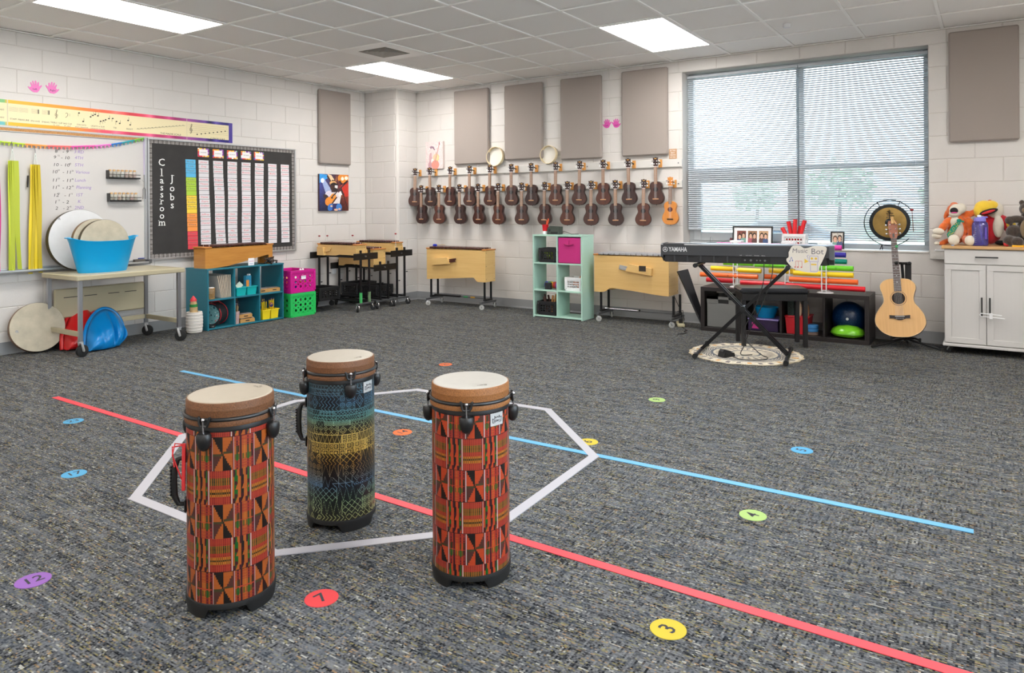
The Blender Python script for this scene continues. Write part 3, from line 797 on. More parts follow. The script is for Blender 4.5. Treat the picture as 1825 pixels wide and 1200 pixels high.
    for s_ in (-1,0,1): m_.box(cc.x+s_*.007-.001,cc.x+s_*.007+.001,cc.y+.008,cc.y+.016,.6374,.6376)
    m_.build('head_mark',mat('faint_ink',(118,112,102),.8),hd,0)
    return t

def dpos(x,y,dx):
    return (x+RR.x*dx, y+RR.y*dx)
tubano(dpos(4.9016,-5.848,-.0085),R(-35.2),'tall hand drum in orange kente print at the front left, red cord on its handle',(206,106,40),[-32,60,152,240],None,-88,arch=-66,phase=(.0729,.181),ribbon=True,coll=M_tan2,head=mat('drum_skin_cream',(158,147,129),.45,var=(30,.03)))
tubano(dpos(4.770,-5.267,-.0095),R(-43.2),'tall hand drum in blue and gold geometric print, behind the two others','tapa',[-75,15,105,195],(52,.528),-100,arch=-90,coll=M_tan2,head=M_head)
tubano(dpos(5.433,-5.317,-.0065),R(-53.2),'tall hand drum in light-reddened kente print with a silver badge, rightmost of three',(218,78,36),[-95,-5,85,175],(41,.532),None,arch=-65,phase=(.0362,.0245),coll=M_tan,head=M_head2)  # same print as the left drum; its redder tint is light in the colour
# ------------------------------------------------------------------ left wall: boards, banner, ribbons
YP=(0,1,0); ZP=(0,0,1)
M_wb=mat('whiteboard_enamel',(202,198,194),.25); M_cork=mat('cork',(190,140,88),.8,var=(120,.3))
wbd=empty('whiteboard',(0,-4.35,.69),0,'long whiteboard with a handwritten timetable on the left wall','whiteboard')
def lwp(name,m,y0,y1,z0,z1,x0,x1,par,b=0,org=(-4.35,.69)):
    return MB().box(x0,x1,y0-org[0],y1-org[0],z0-org[1],z1-org[1],b).build(name,m,par)
WY0,WY1=-5.6,-3.345
lwp('panel',M_wb,WY0+.02,WY1-.02,.715,1.868,.003,.016,wbd)
lwp('cork_strip',M_cork,WY0+.02,WY1-.04,1.872,1.896,.003,.022,wbd)
for (a,b_,c_,d_) in ((WY0,WY1,1.896,1.908),(WY0,WY1,1.864,1.872),(WY0,WY1,.702,.718),(WY1-.03,WY1,.718,1.896),(WY0,WY0+.02,.718,1.896)): lwp('frame',M_alu,a,b_,c_,d_,.002,.024,wbd,.002)
m_=MB(); pr=[(.02,.703),(.02,.674),(.066,.674),(.094,.690),(.094,.704),(.088,.704),(.084,.700),(.02,.700)]
m_.prism([(a,b_-.69) for a,b_ in pr],WY0+4.35,WY1+4.35,'y'); m_.build('marker_tray',M_alu,wbd)
MB().box(.02,.095,WY1+4.35-.03,WY1+4.35+.002,-.004,.03,.003).build('tray_end',M_steel,wbd)
M_mk=mat('black_marker_ink',(74,70,68),.7); M_mkp=mat('purple_marker_ink',(150,124,184),.7)
rows=[('8   - 9','3 RD',1.722,'30','15'),('9   - 10','4TH',1.668,'15',''),('10 - 10','5TH',1.603,'','45'),('10   - 11','Various',1.540,'50','20'),('11   - 11','Lunch',1.466,'20','45'),('11   - 12','Planning',1.402,'45','30'),('12   - 1','1ST',1.334,'30','15'),('1   - 2','K',1.274,'15',''),('2   - 2','2ND',1.219,'','45')]
for a,b_,z,s1,s2 in rows:
    m_=MB(); text_into(m_,a,(.0175,.232,z-.69),YP,ZP,.040,width=.036*len(a.replace('   ','  '))*.52,shear=.15)
    if s1: text_into(m_,s1,(.0175,.205,z+.016-.69),YP,ZP,.020)
    if s2: text_into(m_,s2,(.0175,.232+.019*len(a)*.52,z+.014-.69),YP,ZP,.019)
    m_.build('handwriting',M_mk,wbd,0)
    text('handwriting',b_,(.0175,.375+.01*max(0,len(b_)-4),z-.685),YP,ZP,.040,M_mkp,wbd,shear=.15)
text('handwriting','bell',(.0175,.735,.135),YP,(0,.2,1),.05,mat('teal_marker_ink',(90,150,170),.7),wbd,shear=.3)
# timeline banner
N_=620; cv=Canvas(N_,52,(236,222,178)); gx=cv.X*2.64-5.02
k=[-5.02,-4.56,-4.535,-4.0,-3.75,-3.4,-3.1,-2.8,-2.6,-2.37]
cl=np.array([(96,170,110),(130,190,120),(250,186,50),(248,150,60),(244,112,80),(226,66,90),(196,60,120),(120,60,140),(72,52,150),(58,48,150)],float)
top=np.stack([np.interp(gx,k,cl[:,i]) for i in range(3)],-1)
cl2=cl.copy(); cl2[0]=(90,170,190); cl2[1]=(110,190,190); cl2[4]=(236,90,110); cl2[5]=(206,60,100)
bot=np.stack([np.interp(gx,k,cl2[:,i]) for i in range(3)],-1)
r_=np.random.default_rng(3); sm=np.interp(np.linspace(0,40,N_),np.arange(41),r_.normal(0,26,41))[None,:,None]
top=np.clip(top+sm*(gx>-3.8)[...,None],0,255); bot=np.clip(bot+sm*(gx>-3.8)[...,None],0,255)
m=cv.Y<.135; cv.a[m]=top[m]; m=cv.Y>.865; cv.a[m]=bot[m]; m=cv.X>.982; cv.a[m]=(66,50,150)
for yy in (-4.535,-2.915): cv.put(np.abs(gx-yy)<.003,(210,200,170))
ban=empty('music_banner',(0,-3.70,2.026),0,'long rainbow bordered music notation banner above the whiteboard','banner')
def banp(*a): return a
O_=(0,0,0)
MB().box(.001,.0042,-1.32,1.323,-.108,.108).build('backing',M_paper,ban,0)
flat_print('print',cv,(.0046,-1.32,.108),YP,(0,0,-1),2.64,.216,print_mat('banner_print',.35),ban)
def by(y): return y+3.70
M_bt=mat('banner_ink',(44,38,36),.7)
def btxt(s_,y,z,sz,w_=None): text('lettering',s_,(.0052,by(y),z),YP,ZP,sz,M_bt,ban,width=w_)
for s_,y,w_ in (('STAFF',-4.492,.05),('MEASURE',-4.415,.085),('(the end)',-4.325,.07),('(repeat)',-4.242,.06),('TREBLE CLEF',-4.155,.10),('BASS CLEF',-4.062,.07),('STACCATO',-3.945,.08),('LEGATO or SLUR',-3.80,.12),('TIE',-3.645,.03),('REST',-3.505,.06)): btxt(s_,y,-.052,.019,w_)
for s_,y,w_ in (('G clef',-4.155,.05),('F clef',-4.062,.05),('short, detached',-3.945,.11),('connected smoothly',-3.80,.13)): btxt(s_,y,-.072,.014,w_)
btxt('THE MAJOR SCALE',-3.09,-.066,.026,.22); btxt('C MAJOR SCALE',-2.56,-.074,.024,.17); btxt('CRESCENDO',-4.60,.02,.018,.08); btxt('DECRESCENDO',-4.61,-.045,.018,.1)
m_=MB()
def note(y,z,up=1,s=1.0):
    m_.ball((.0062,by(y),z),(.0015,.0085*s,.006*s),10,6); m_.box(.005,.0062,by(y)+.006*s*up,by(y)+(.0075*s)*up,z,z+.03*up*s)
for y in (-4.53+.04,-4.415):
    for k_ in range(5): m_.box(.005,.0056,by(y)-.035,by(y)+.035,.015+k_*.008,.0158+k_*.008)
for y in (-4.325,-4.242):
    for k_ in range(5): m_.box(.005,.0056,by(y)-.03,by(y)+.03,.015+k_*.008,.0158+k_*.008)
    m_.box(.005,.006,by(y)+.024,by(y)+.030,.013,.05); m_.box(.005,.006,by(y)+.018,by(y)+.0195,.013,.05)
def clef(y,z,s):
    P=[(0,-.034),(-.006,-.036),(-.008,-.028),(.0,-.024),(.004,-.03),(-.002,.03),(.004,.044),(.009,.036),(.002,.020),(-.010,.004),(-.012,-.008),(-.002,-.018),(.010,-.012),(.010,.0),(.0,.004),(-.005,-.003),(-.001,-.009)]
    m_.tube([(.0062,by(y)+a*s,z+b_*s) for a,b_ in P],.0012*s,5)
clef(-4.155,.022,1.0); clef(-2.868,.002,1.25)
m_.tube([(.0062,by(-4.075)+a,.025+b_) for a,b_ in ((-.004,.012),(.004,.02),(.014,.014),(.014,0),(.004,-.016),(-.006,-.022))],.0016,5)
for dy in (0,): m_.ball((.0062,by(-4.045),.035),.0022,6,4); m_.ball((.0062,by(-4.045),.022),.0022,6,4)
for y,z,u in ((-3.965,.055,-1),(-3.93,-.018,1),(-3.865,.03,1),(-3.845,.045,1),(-3.825,.056,1),(-3.80,.046,1),(-3.775,-.002,-1),(-3.75,.006,-1),(-3.73,.016,-1),(-3.70,.03,1),(-3.665,.035,-1),(-3.63,.01,-1),(-3.60,-.005,1),(-3.52,.03,1),(-3.50,-.01,1)): note(y,z,u)
for k_ in range(5): m_.box(.005,.0056,by(-2.90),by(-2.44),-.028+k_*.02,-.0272+k_*.02)
for k_ in range(8): note(-2.80+k_*.047,-.045+k_*.0085,0.0001 if k_<8 else 1)
for k_ in range(14):
    y=-3.44+k_*.036; z=-.045+k_*.0058; m_.box(.005,.006,by(y),by(y)+.034,z,z+.0015); m_.box(.005,.006,by(y)+.033,by(y)+.0345,z,z+.008); m_.box(.005,.006,by(y)+.008,by(y)+.022,z+.004,z+.007)
m_.build('notation',M_bt,ban,0)
# bulletin board
bb=empty('bulletin_board',(0,-2.44,.702),0,'black bulletin board titled Classroom Jobs in a silver frame','bulletin board')
def bp(name,m,y0,y1,z0,z1,x0,x1,b=0): return lwp(name,m,y0,y1,z0,z1,x0,x1,bb,b,(-2.44,.702))
bp('paper',mat('black_paper',(50,48,47),.8,var=(8,.15)),-3.31,-1.575,.74,1.885,.003,.012)
plaid=Canvas(380,10,(150,140,132)); r_=np.random.default_rng(8)
def plaid_c(n,m_w):
    a=np.zeros((m_w,n,3)); a[:]=(142,136,132); xs=r_.random(n); 
    a+= np.where((np.arange(n)%9<4)[None,:,None],-26,8)+np.where((np.arange(n)%5==0)[None,:,None],-34,0)+np.where((np.arange(m_w)%4==0)[:,None,None],-26,4)+r_.normal(0,8,(m_w,n,1)); return np.clip(a,0,255)
M_bd=print_mat('border_print',.7)
def bl(y,z): return (.0135,y+2.44,z-.702)
flat_print('border',plaid_c(360,8),bl(-3.325,1.893),YP,(0,0,-1),1.775,.036,M_bd,bb)
flat_print('border',plaid_c(360,8),bl(-3.325,.762),YP,(0,0,-1),1.775,.045,M_bd,bb)
flat_print('border',plaid_c(220,8).transpose(1,0,2),bl(-3.325,1.857),YP,(0,0,-1),.034,1.095,M_bd,bb)
flat_print('border',plaid_c(220,8).transpose(1,0,2),bl(-1.592,1.857),YP,(0,0,-1),.042,1.095,M_bd,bb)
for a in ((-3.34,-1.538,1.890,1.905),(-3.34,-1.538,.702,.722),(-3.34,-3.322,.722,1.890),(-1.556,-1.538,.722,1.890)): bp('frame',M_alu,a[0],a[1],a[2],a[3],.002,.026,.002)
M_let=mat('white_letters',(238,238,234),.7)
def serif(s_,y,z,h,wd):
    # letters with drawn serifs
    m_=MB(); O=(.0145,y+2.44,z-.702); text_into(m_,s_,O,YP,ZP,h*1.35,bold=.004)
    def sb(dy,dz,w_): m_.box(.0142,.0148,y+2.44+dy-w_/2,y+2.44+dy+w_/2,z-.702+dz-.0022,z-.702+dz+.0022)
    if s_=='l': sb(0,-h*.46,.030); sb(-.006,h*.47,.016)
    if s_=='r': sb(-.010,-h*.36,.030); sb(-.016,h*.32,.012)
    if s_=='m': sb(-.026,-h*.36,.022); sb(0,-h*.36,.018); sb(.026,-h*.36,.022); sb(-.032,h*.32,.012)
    if s_=='b': sb(-.020,h*.47,.014)
    if s_=='J': sb(.006,h*.46,.034)
    if s_=='a': sb(.018,-h*.36,.012)
    return m_.build('letter',M_let,bb,0)
zs_=[1.672,1.573,1.493,1.420,1.345,1.27,1.195,1.125,1.05]
for ch,z in zip('Classroom',[1.668,1.570,1.490,1.420,1.350,1.282,1.213,1.140,1.070]): serif(ch,-3.193,z,.075 if ch in 'Cl' else .07,0)
for ch,z in zip('Jobs',[1.510,1.415,1.325,1.245]): serif(ch,-3.084,z,.075,0)
# colour name cards
HEX=[(92,180,222)]*4+[(174,208,66)]*4+[(240,206,68)]*4+[(240,150,72)]*4+[(226,72,84)]*4
cz=[1.716-.0467*i for i in range(21)]
pale=mat('grey_writing',(120,112,108),.8)
names0=['Brady','Cole','Mayah','','Kadie','Parker','Chris','','Maddox','Bradley','Marley','','Drew','Dakota','Eliza','','Toni','Kareena','Thomas','']
def card(y,z,wd,h,m,name,inkm,tilt=0,ttl='name_card'):
    o=MB().box(.0135,.0146,-wd/2,wd/2,-h/2,h/2).build(ttl,m,bb,0); o.location=(0,y+2.44,z-.702); o.rotation_euler=(R(tilt),0,0)
    if name: text('name',name,(.0150,0,0),YP,ZP,h*.62,inkm,o,width=min(wd*.8,.016*len(name)),shear=.1)
    return o
for i,(c_,n_) in enumerate(zip(HEX,names0)):
    z=1.693-.0463*i; card(-2.882+.0012*i,z,.112,.0436,mat('card_%d'%(i//4),c_,.7),n_,pale,0,'colour_card')
M_redw=mat('red_writing',(226,84,96),.8)
cols=[(-2.737,['Jenny','Zoey','Valentina','','Amanda','Thiana','Leonidas','','Dante','Zayra','Dallas','','Jeffrey','Donovan','Daniel','','Gilli','Cooper','Bailey','']),
 (-2.563,['Crazy','Maliea','Leemarie','','Bridgette','Stephan','Ada','','Braden','Shane','Corynn','','Julianna','Rachel','Killian','','Malaya','Rex','Lily','']),
 (-2.390,['Trey','Anaiah','Scarlett','','Kelly','Aymen','Reign','','Valerie','Jerusalem','Jaxson','','Hank','Jaden','Destiny','','Mia','Kylie','Susan','']),
 (-2.217,['Aspen','Juniper','Bonnie','','Kassie','Yasmin','Draven','','Jasper','Jocelyn','Samantha','','Abigail','Melo','David','','Kali','Drew','Nathan','']),
 (-2.045,['Ivy','Marcus','Melissa','','Kaylee','Thalia','Eric','','Isabella','Rio','Josh','','Lilly','Amari','Carly','','Craig','Maylin','Dustin','']),
 (-1.868,['Melony','Noah','Bella','','Jim','Mackenzie','Mollie','','Jordan','Rosa','Chris','','Issac','Dana','Brynna','','Ashley','Charlie','Duane','']),
 (-1.690,['Gracia','Ellie','Jayden','','Lorelei','Colin','William','','Jules','Fiona','Milan','','Allana','Nelson','Cali','','Jamie','Ella','Susan',''])]
M_card=mat('name_card',(222,218,220),.7)
rs_=random.Random(4)
for ci,(y,nm) in enumerate(cols):
    ph=rs_.uniform(0,6)
    for i,n_ in enumerate(nm):
        dy=(.0015*i if ci<2 else .0) + .0025*math.sin(ph+i*.5)
        card(y+dy,1.694-.0455*i,.116,.0418,M_card,n_,M_redw,rs_.uniform(-.6,.6))
M_cp=print_mat('card_print',.6)
for k_,(y,z) in enumerate([(-2.736,1.795),(-2.563,1.792),(-2.391,1.791),(-2.217,1.794),(-2.048,1.795)]):
    cv=Canvas(30,21,(244,240,240)); r_=random.Random(k_)
    pal=[(60,70,190),(220,50,60),(240,150,40),(240,200,60),(140,60,160),(60,160,120)]
    for q in range(60):
        a=r_.uniform(0,1); side=r_.randint(0,3); x,yv=[(a,.05),(a,.93),(.05,a),(.95,a)][side]
        cv.ell(x,yv,.07,.09,pal[min(5,int((x*.6+(1-yv)*.3)*5+r_.uniform(0,1.4)))])
    o=MB().box(.0135,.0146,-.065,.065,-.046,.046).build('title_card',M_card,bb,0); o.location=(0,y+2.44,z-.702)
    flat_print('print',cv,(.0148,-.065,.046),YP,(0,0,-1),.13,.092,M_cp,o)
    text('title',['LINE LEADER','MATERIALS','HALL MONITOR','TECH HELPER','DOOR HOLDER'][k_],(.0152,0,0),YP,ZP,.013,M_bt,o,width=.07)
# pink paper hands
M_pink=mat('pink_paper',(232,128,190),.7); M_pink2=mat('pink_paper_deep',(214,84,168),.7)
def hand(loc,ax,s,flip,m,word,label,tilt=0):
    P=[(-.018,-.045),(-.032,-.03),(-.040,-.012),(-.058,.012),(-.056,.020),(-.048,.018),(-.034,.006),(-.036,.040),(-.030,.046),(-.024,.040),(-.020,.012),(-.014,.052),(-.008,.058),(-.003,.051),(-.003,.014),(.008,.050),(.014,.055),(.018,.048),(.012,.012),(.026,.038),(.032,.040),(.034,.033),(.026,.006),(.040,-.006),(.050,.004),(.055,-.002),(.040,-.024),(.026,-.038),(.012,-.046)]
    P=[(-a if flip else a,b_) for a,b_ in P]
    ct,st=math.cos(R(tilt)),math.sin(R(tilt)); P=[((a*ct-b_*st)*s,(a*st+b_*ct)*s) for a,b_ in P]
    t=empty('paper_hand',loc,0,label,'paper cutout','pink paper hands on the walls')
    if ax=='x': MB().prism(P,.001,.003,'x').build('cutout',m,t,0); text('word',word,(.0035,0,-.018*s),YP,ZP,.022*s,M_bt,t)
    else: MB().prism(P,-.003,-.001,'y').build('cutout',m,t,0); text('word',word,(0,-.0035,-.018*s),(1,0,0),ZP,.022*s,M_bt,t)
hand((0,-4.325,2.268),'x',1.0,True,M_pink,'Left','pink paper hand marked Left, above the music banner',3)
hand((0,-4.183,2.275),'x',1.0,False,M_pink,'Right','pink paper hand marked Right, above the music banner',-3)
hand((3.337,0,2.118),'y',.98,True,M_pink2,'Left','pink paper hand marked Left, between two fabric panels',3)
hand((3.452,0,2.115),'y',.98,False,M_pink2,'Right','pink paper hand marked Right, between two fabric panels',-3)
# hanging ribbons
def ribbons(y,z0,z1,c_,label,spread,seed,wide):
    t=empty('ribbon_wand',(.018,y,z0),0,label,'ribbon','ribbon streamers hanging on the whiteboard')
    m1=mat('ribbon_%d'%seed,c_,.55); m2=mat('ribbon_dark_%d'%seed,tuple(int(v*.82) for v in c_),.6)
    r_=random.Random(seed)
    MB().tube([(.03,-.002,.16),(.03,0,.12),(.034,0,.07)],.003,6).build('hook',M_steel,t)
    m_=MB(); 
    for s_ in (-1,1): m_.tube([(.034,0,.10),(.036,s_*.014,.0)],.0028,6)
    m_.build('cord',mat('clear_cord',(206,214,206),.4),t)
    L_=z0-z1
    for k_ in range(wide):
        off=(k_-(wide-1)/2)/(wide-1)*spread; w_=r_.uniform(.010,.020); x=.035+.006*(k_%2)+.002*k_; n=14; dr=r_.uniform(-.02,.03); ph=r_.uniform(0,6); Lk=L_*r_.uniform(.955,1.0)
        vs=[];fs=[]
        for i in range(n+1):
            q=i/n; yy=off*(.65+.35*q)+dr*q*q+.003*math.sin(ph+q*7); tw=.35*math.sin(ph+q*5)
            vs+=[(x-.012*math.sin(tw)*1,yy-w_*math.cos(tw),-q*Lk),(x+.012*math.sin(tw),yy+w_*math.cos(tw),-q*Lk-(.004 if i==n else 0))]
            if i: b_=2*i; fs.append((b_-2,b_-1,b_+1,b_))
        MB().add(vs,fs).build('streamer',m2 if k_%2 else m1,t,60)
    return t
ribbons(-4.520,1.62,.682,(212,226,62),'lime green ribbon streamers hanging at the left of the whiteboard',.062,21,6)
ribbons(-4.345,1.595,.665,(232,204,36),'yellow ribbon streamers hanging on the whiteboard beside the timetable',.066,22,6)
ribbons(-4.640,1.62,.672,(236,52,150),'pink ribbon streamers at the left edge of the whiteboard',.05,23,4)
t=MB().tube([(.03,-4.392,1.50),(.034,-4.400,1.40)],.006,6).build('marker_pen',M_black); tag(t,'black marker pen hanging beside the yellow streamers','marker pen')
# bead garland
t=empty('garland',(.037,-4.0,1.80),0,'rainbow tasselled garland swagged across the whiteboard','garland')
gp=[(-4.9,1.80),(-4.59,1.774),(-4.42,1.766),(-4.247,1.763),(-4.05,1.770),(-3.844,1.790),(-3.70,1.812),(-3.598,1.835),(-3.48,1.868),(-3.385,1.896)]
gc=[(170,210,60),(190,214,60),(250,160,80),(246,110,110),(240,90,170),(236,120,200),(40,120,200),(40,160,170),(120,190,80),(230,210,50)]
for i in range(len(gp)-1):
    m_=MB(); a,b_=gp[i],gp[i+1]; mm=mat('garland_%d'%i,gc[i],.6)
    m_.tube([(0,a[0]+4.0,a[1]-1.80),(0,b_[0]+4.0,b_[1]-1.80)],.008,6)
    n=int((b_[0]-a[0])/.03)
    for q in range(n): 
        f_=(q+.5)/n; y=a[0]+(b_[0]-a[0])*f_+4.0; z=a[1]+(b_[1]-a[1])*f_-1.80; m_.cyl((.002,y,z-.004),(.002,y,z-.026),.0035,.006,6)
    m_.build('tassel_run',mm,t)
# lilac cord with tuning fork
t=empty('tuning_fork',(.034,-3.385,1.89),0,'tuning fork hanging on a lilac cord at the end of the whiteboard','tuning fork')
MB().tube([(0,-.006,0),(0,.001,-.35)],.0022,5).tube([(0,.008,0),(0,.003,-.35)],.0022,5).build('cord',mat('lilac_cord',(206,190,222),.6),t)
MB().tube([(0,.002,-.35),(0,.002,-.47)],.004,6).tube([(0,-.010,-.585),(0,-.009,-.49),(0,.002,-.472),(0,.013,-.49),(0,.014,-.585)],.0042,6).build('fork',M_chrome,t)
# jar shelves
M_jar=mat('jar_glass',(214,214,204),.15,alpha=.55); M_corkc=mat('jar_cork',(200,160,110),.8)
fill=[(200,150,120),(110,40,50),(96,96,100),(150,140,160),(214,90,96),(226,140,50),(206,60,60)]
fill2=[(196,178,140),(180,168,140),(222,130,80),(176,150,110),(130,110,100),(204,60,60),(206,180,150)]
for (yc,z,lb,fl) in ((-3.588,1.494,'upper',fill),(-3.580,1.280,'lower',fill2)):
    t=empty('jar_shelf',(0.0168,yc,z),0,'%s black wire rack of little corked jars on the whiteboard'%lb,'rack','magnetic jar racks')
    MB().box(0,.058,-.148,.148,0,.006,.001).build('shelf_tray',M_black,t); MB().box(0,.058,-.150,-.146,0,.078,.001).build('end_plate',M_black,t)
    MB().box(.054,.058,-.148,.148,.036,.042).build('rail',M_black,t); MB().box(.054,.058,-.148,.148,0,.014).build('rail',M_black,t)
    if lb=='upper':
        for yy in (.13,.165): MB().tube([(.055,yy,0),(.056,yy,-.016),(.056,yy+.012,-.020),(.056,yy+.016,-.012)],.0014,5).build('hook',M_steel,t)
    for k_ in range(7):
        yy=yc-.122+k_*.0385+(0 if lb=='lower' else -.004)
        j=empty('corked_jar',(.045,yy,z+.0065),0,'%s of seven corked jars on the %s wire rack'%(ORD[k_],lb),'jar','corked jars on the whiteboard racks')
        MB().lathe([(0,.0),(.014,.0),(.0155,.002),(.0155,.050),(.011,.058),(.011,.066),(.0095,.066)],16).build('glass',M_jar,j)
        MB().lathe([(0,.002),(.0140,.002),(.0140,.044),(0,.046)],14).build('contents',mat('filling_%d_%s'%(k_,lb),fl[k_],.8,var=(200,.3)),j)
        MB().lathe([(0,.060),(.010,.060),(.0125,.067),(.0125,.078),(0,.079)],14).build('cork',M_corkc,j)
# acoustic panels
M_felt=mat('grey_fabric',(160,149,142),.95,bump=(500,.5),var=(420,.12),sheen=.2)
def apanel(u0,u1,z0,z1,ax,label):
    w_=u1-u0; h=z1-z0; d=.05; b_=.012
    cx=(u0+u1)/2
    m_=MB(); m_.box(-w_/2,w_/2,-d,-.002,0,h,b_)
    loc=(cx,0,z0) if ax=='y' else (0,cx,z0)
    o=m_.build('acoustic_baffle',M_felt,None,loc=loc)
    if ax=='x': o.rotation_euler=(0,0,R(90))
    tag(o,label,'acoustic panel','grey fabric wall panels')
apanel(-1.19,-.672,1.752,2.668,'x','grey fabric panel on the left wall above the guitar-playing animal canvas')
apanel(1.224,1.755,1.742,2.670,'y','leftmost grey fabric panel over the ukuleles, beside the cello canvas')
apanel(1.995,2.527,1.770,2.664,'y','grey fabric panel between the two hoop drums')
apanel(2.770,3.287,1.742,2.664,'y','grey fabric panel left of the pink hands on the back wall')
apanel(3.534,4.056,1.745,2.668,'y','grey fabric panel next to the window')
apanel(6.579,7.074,1.733,2.674,'y','grey fabric panel to the right of the window')
# canvas prints
cv=Canvas(96,120,(120,50,36)); X,Y=cv.X,cv.Y
base=np.zeros(cv.a.shape)
lft=np.clip(1-(X-.0)/.55,0,1); rt=np.clip((X-.5)/.5,0,1)
base[:]=(70,40,56); base=base*(1-lft[...,None]*.7)+np.array((60,90,190))*lft[...,None]*.7; base=base*(1-rt[...,None]*.8)+np.array((206,66,30))*rt[...,None]*.8
base=base*(1-np.clip(Y-.35,0,.65)[...,None]*.8)
cv.a=base
cv.poly([(.0,.0),(.28,.02),(.30,.1),(.0,.25)],(50,150,220)); cv.poly([(.05,.12),(.14,.10),(.42,.45),(.2,.5)],(180,200,236),.8); cv.ell(.1,.18,.06,.06,(240,240,250))
cv.ell(.82,.10,.2,.13,(250,160,50),0,.8); cv.ell(.79,.11,.05,.05,(255,250,220)); cv.ell(.92,.09,.06,.05,(255,250,220)); cv.poly([(.7,.3),(1,.25),(1,.6),(.72,.62)],(214,50,34),.8)
cv.poly([(.24,.06),(.30,.0),(.52,.14),(.52,.26),(.40,.26)],(70,42,30)); cv.poly([(.27,.0),(.40,.02),(.50,.14),(.42,.22)],(238,200,160)); cv.poly([(.52,.18),(.58,.02),(.60,.12),(.58,.2)],(150,90,60))
cv.ell(.45,.2,.05,.05,(60,36,28)); cv.ell(.46,.24,.12,.06,(220,170,110)); cv.ell(.49,.35,.13,.13,(66,40,32)); cv.ell(.57,.33,.05,.07,(230,226,226)); cv.rect(.38,.25,.64,.30,(24,20,22)); cv.ell(.54,.42,.08,.05,(40,30,30))
cv.ell(.30,.56,.13,.10,(214,206,220),-35); cv.poly([(.36,.5),(.62,.48),(.74,.56),(.68,.82),(.44,.82)],(226,216,214)); cv.ell(.22,.62,.10,.06,(60,44,46),30); cv.ell(.72,.54,.07,.08,(240,232,230)); cv.line(.74,.42,.82,.56,.035,(70,46,44)); cv.ell(.80,.60,.07,.05,(120,60,40)); cv.ell(.40,.66,.04,.06,(226,200,180),-40)
cv.ell(.31,.74,.13,.11,(232,140,50),-30); cv.ell(.46,.62,.11,.09,(238,150,56),-30); cv.ell(.39,.68,.10,.08,(236,146,54)); cv.ell(.42,.64,.035,.03,(60,34,24)); cv.line(.36,.87,.58,.63,.022,(50,30,26)); cv.line(.42,.62,.93,.2,.020,(60,52,56)); cv.line(.85,.25,.96,.17,.03,(40,30,28)); cv.line(.68,.2,.97,.95,.011,(30,26,30)); cv.line(.7,.18,.76,.26,.025,(30,26,30))
cv.ell(.37,.90,.11,.09,(50,110,190),-40); cv.poly([(.45,.80),(.72,.80),(.76,1),(.42,1)],(40,40,96)); cv.ell(.66,.90,.10,.10,(70,130,200),30); cv.ell(.40,.87,.04,.025,(230,190,150)); cv.ell(.68,.95,.04,.025,(230,180,150)); cv.ell(.56,.97,.07,.03,(230,180,150)); cv.noise(10)
def canvas_thing(name,loc,w_,h,d,cv,ax,label,edge):
    t=empty(name,loc,R(90) if ax=='x' else 0,label,'canvas print')
    MB().box(-w_/2,w_/2,-d,-.002,0,h,.002).build('stretcher',edge,t)
    flat_print('print',cv,(-w_/2,-d-.0006,h),(1,0,0),(0,0,-1),w_,h,print_mat('canvas_paint',.6),t); return t
canvas_thing('canvas_print',(0,-.948,1.170),.478,.456,.03,cv,'x','canvas print of a donkey in sunglasses playing guitar under stage lights',mat('canvas_edge',(70,44,50),.7))
cv=Canvas(60,68,(226,206,204)); cv.noise(14,2); cv.ell(.38,.22,.13,.06,(150,120,136),10); cv.ell(.46,.26,.1,.03,(140,110,126),25); cv.ell(.38,.33,.09,.09,(226,204,200)); cv.ell(.30,.6,.1,.2,(202,160,164)); cv.ell(.42,.5,.07,.12,(222,200,196)); cv.ell(.4,.7,.09,.08,(232,222,218)); cv.ell(.25,.85,.1,.14,(196,150,156)); cv.ell(.62,.60,.17,.16,(240,190,140)); cv.ell(.62,.60,.13,.12,(246,206,150)); cv.ell(.56,.85,.22,.17,(226,146,130)); cv.line(.55,.75,.80,.08,.022,(196,140,130)); cv.line(.79,.04,.80,.10,.03,(176,110,116)); cv.line(.5,.68,.62,.4,.02,(206,170,160))
canvas_thing('canvas_print',(.895,0,1.702),.285,.352,.038,cv,'y','pale pink canvas print of a cello player in a cap, above the ukuleles',mat('canvas_edge_pale',(206,190,184),.7))
t=empty('wood_sign',(4.1,0,1.752),0,'small wooden sign reading be the best version of you','sign')
MB().box(-.042,.042,-.008,-.001,-.052,.052,.002).build('board',mat('sign_wood',(190,148,110),.6),t)
for k_,s_ in enumerate(['BE THE','BEST','VERSION','OF YOU']): text('lettering',s_,(0,-.0085,.034-.023*k_),(1,0,0),ZP,.019,M_let,t,width=.06 if len(s_)>4 else .042)
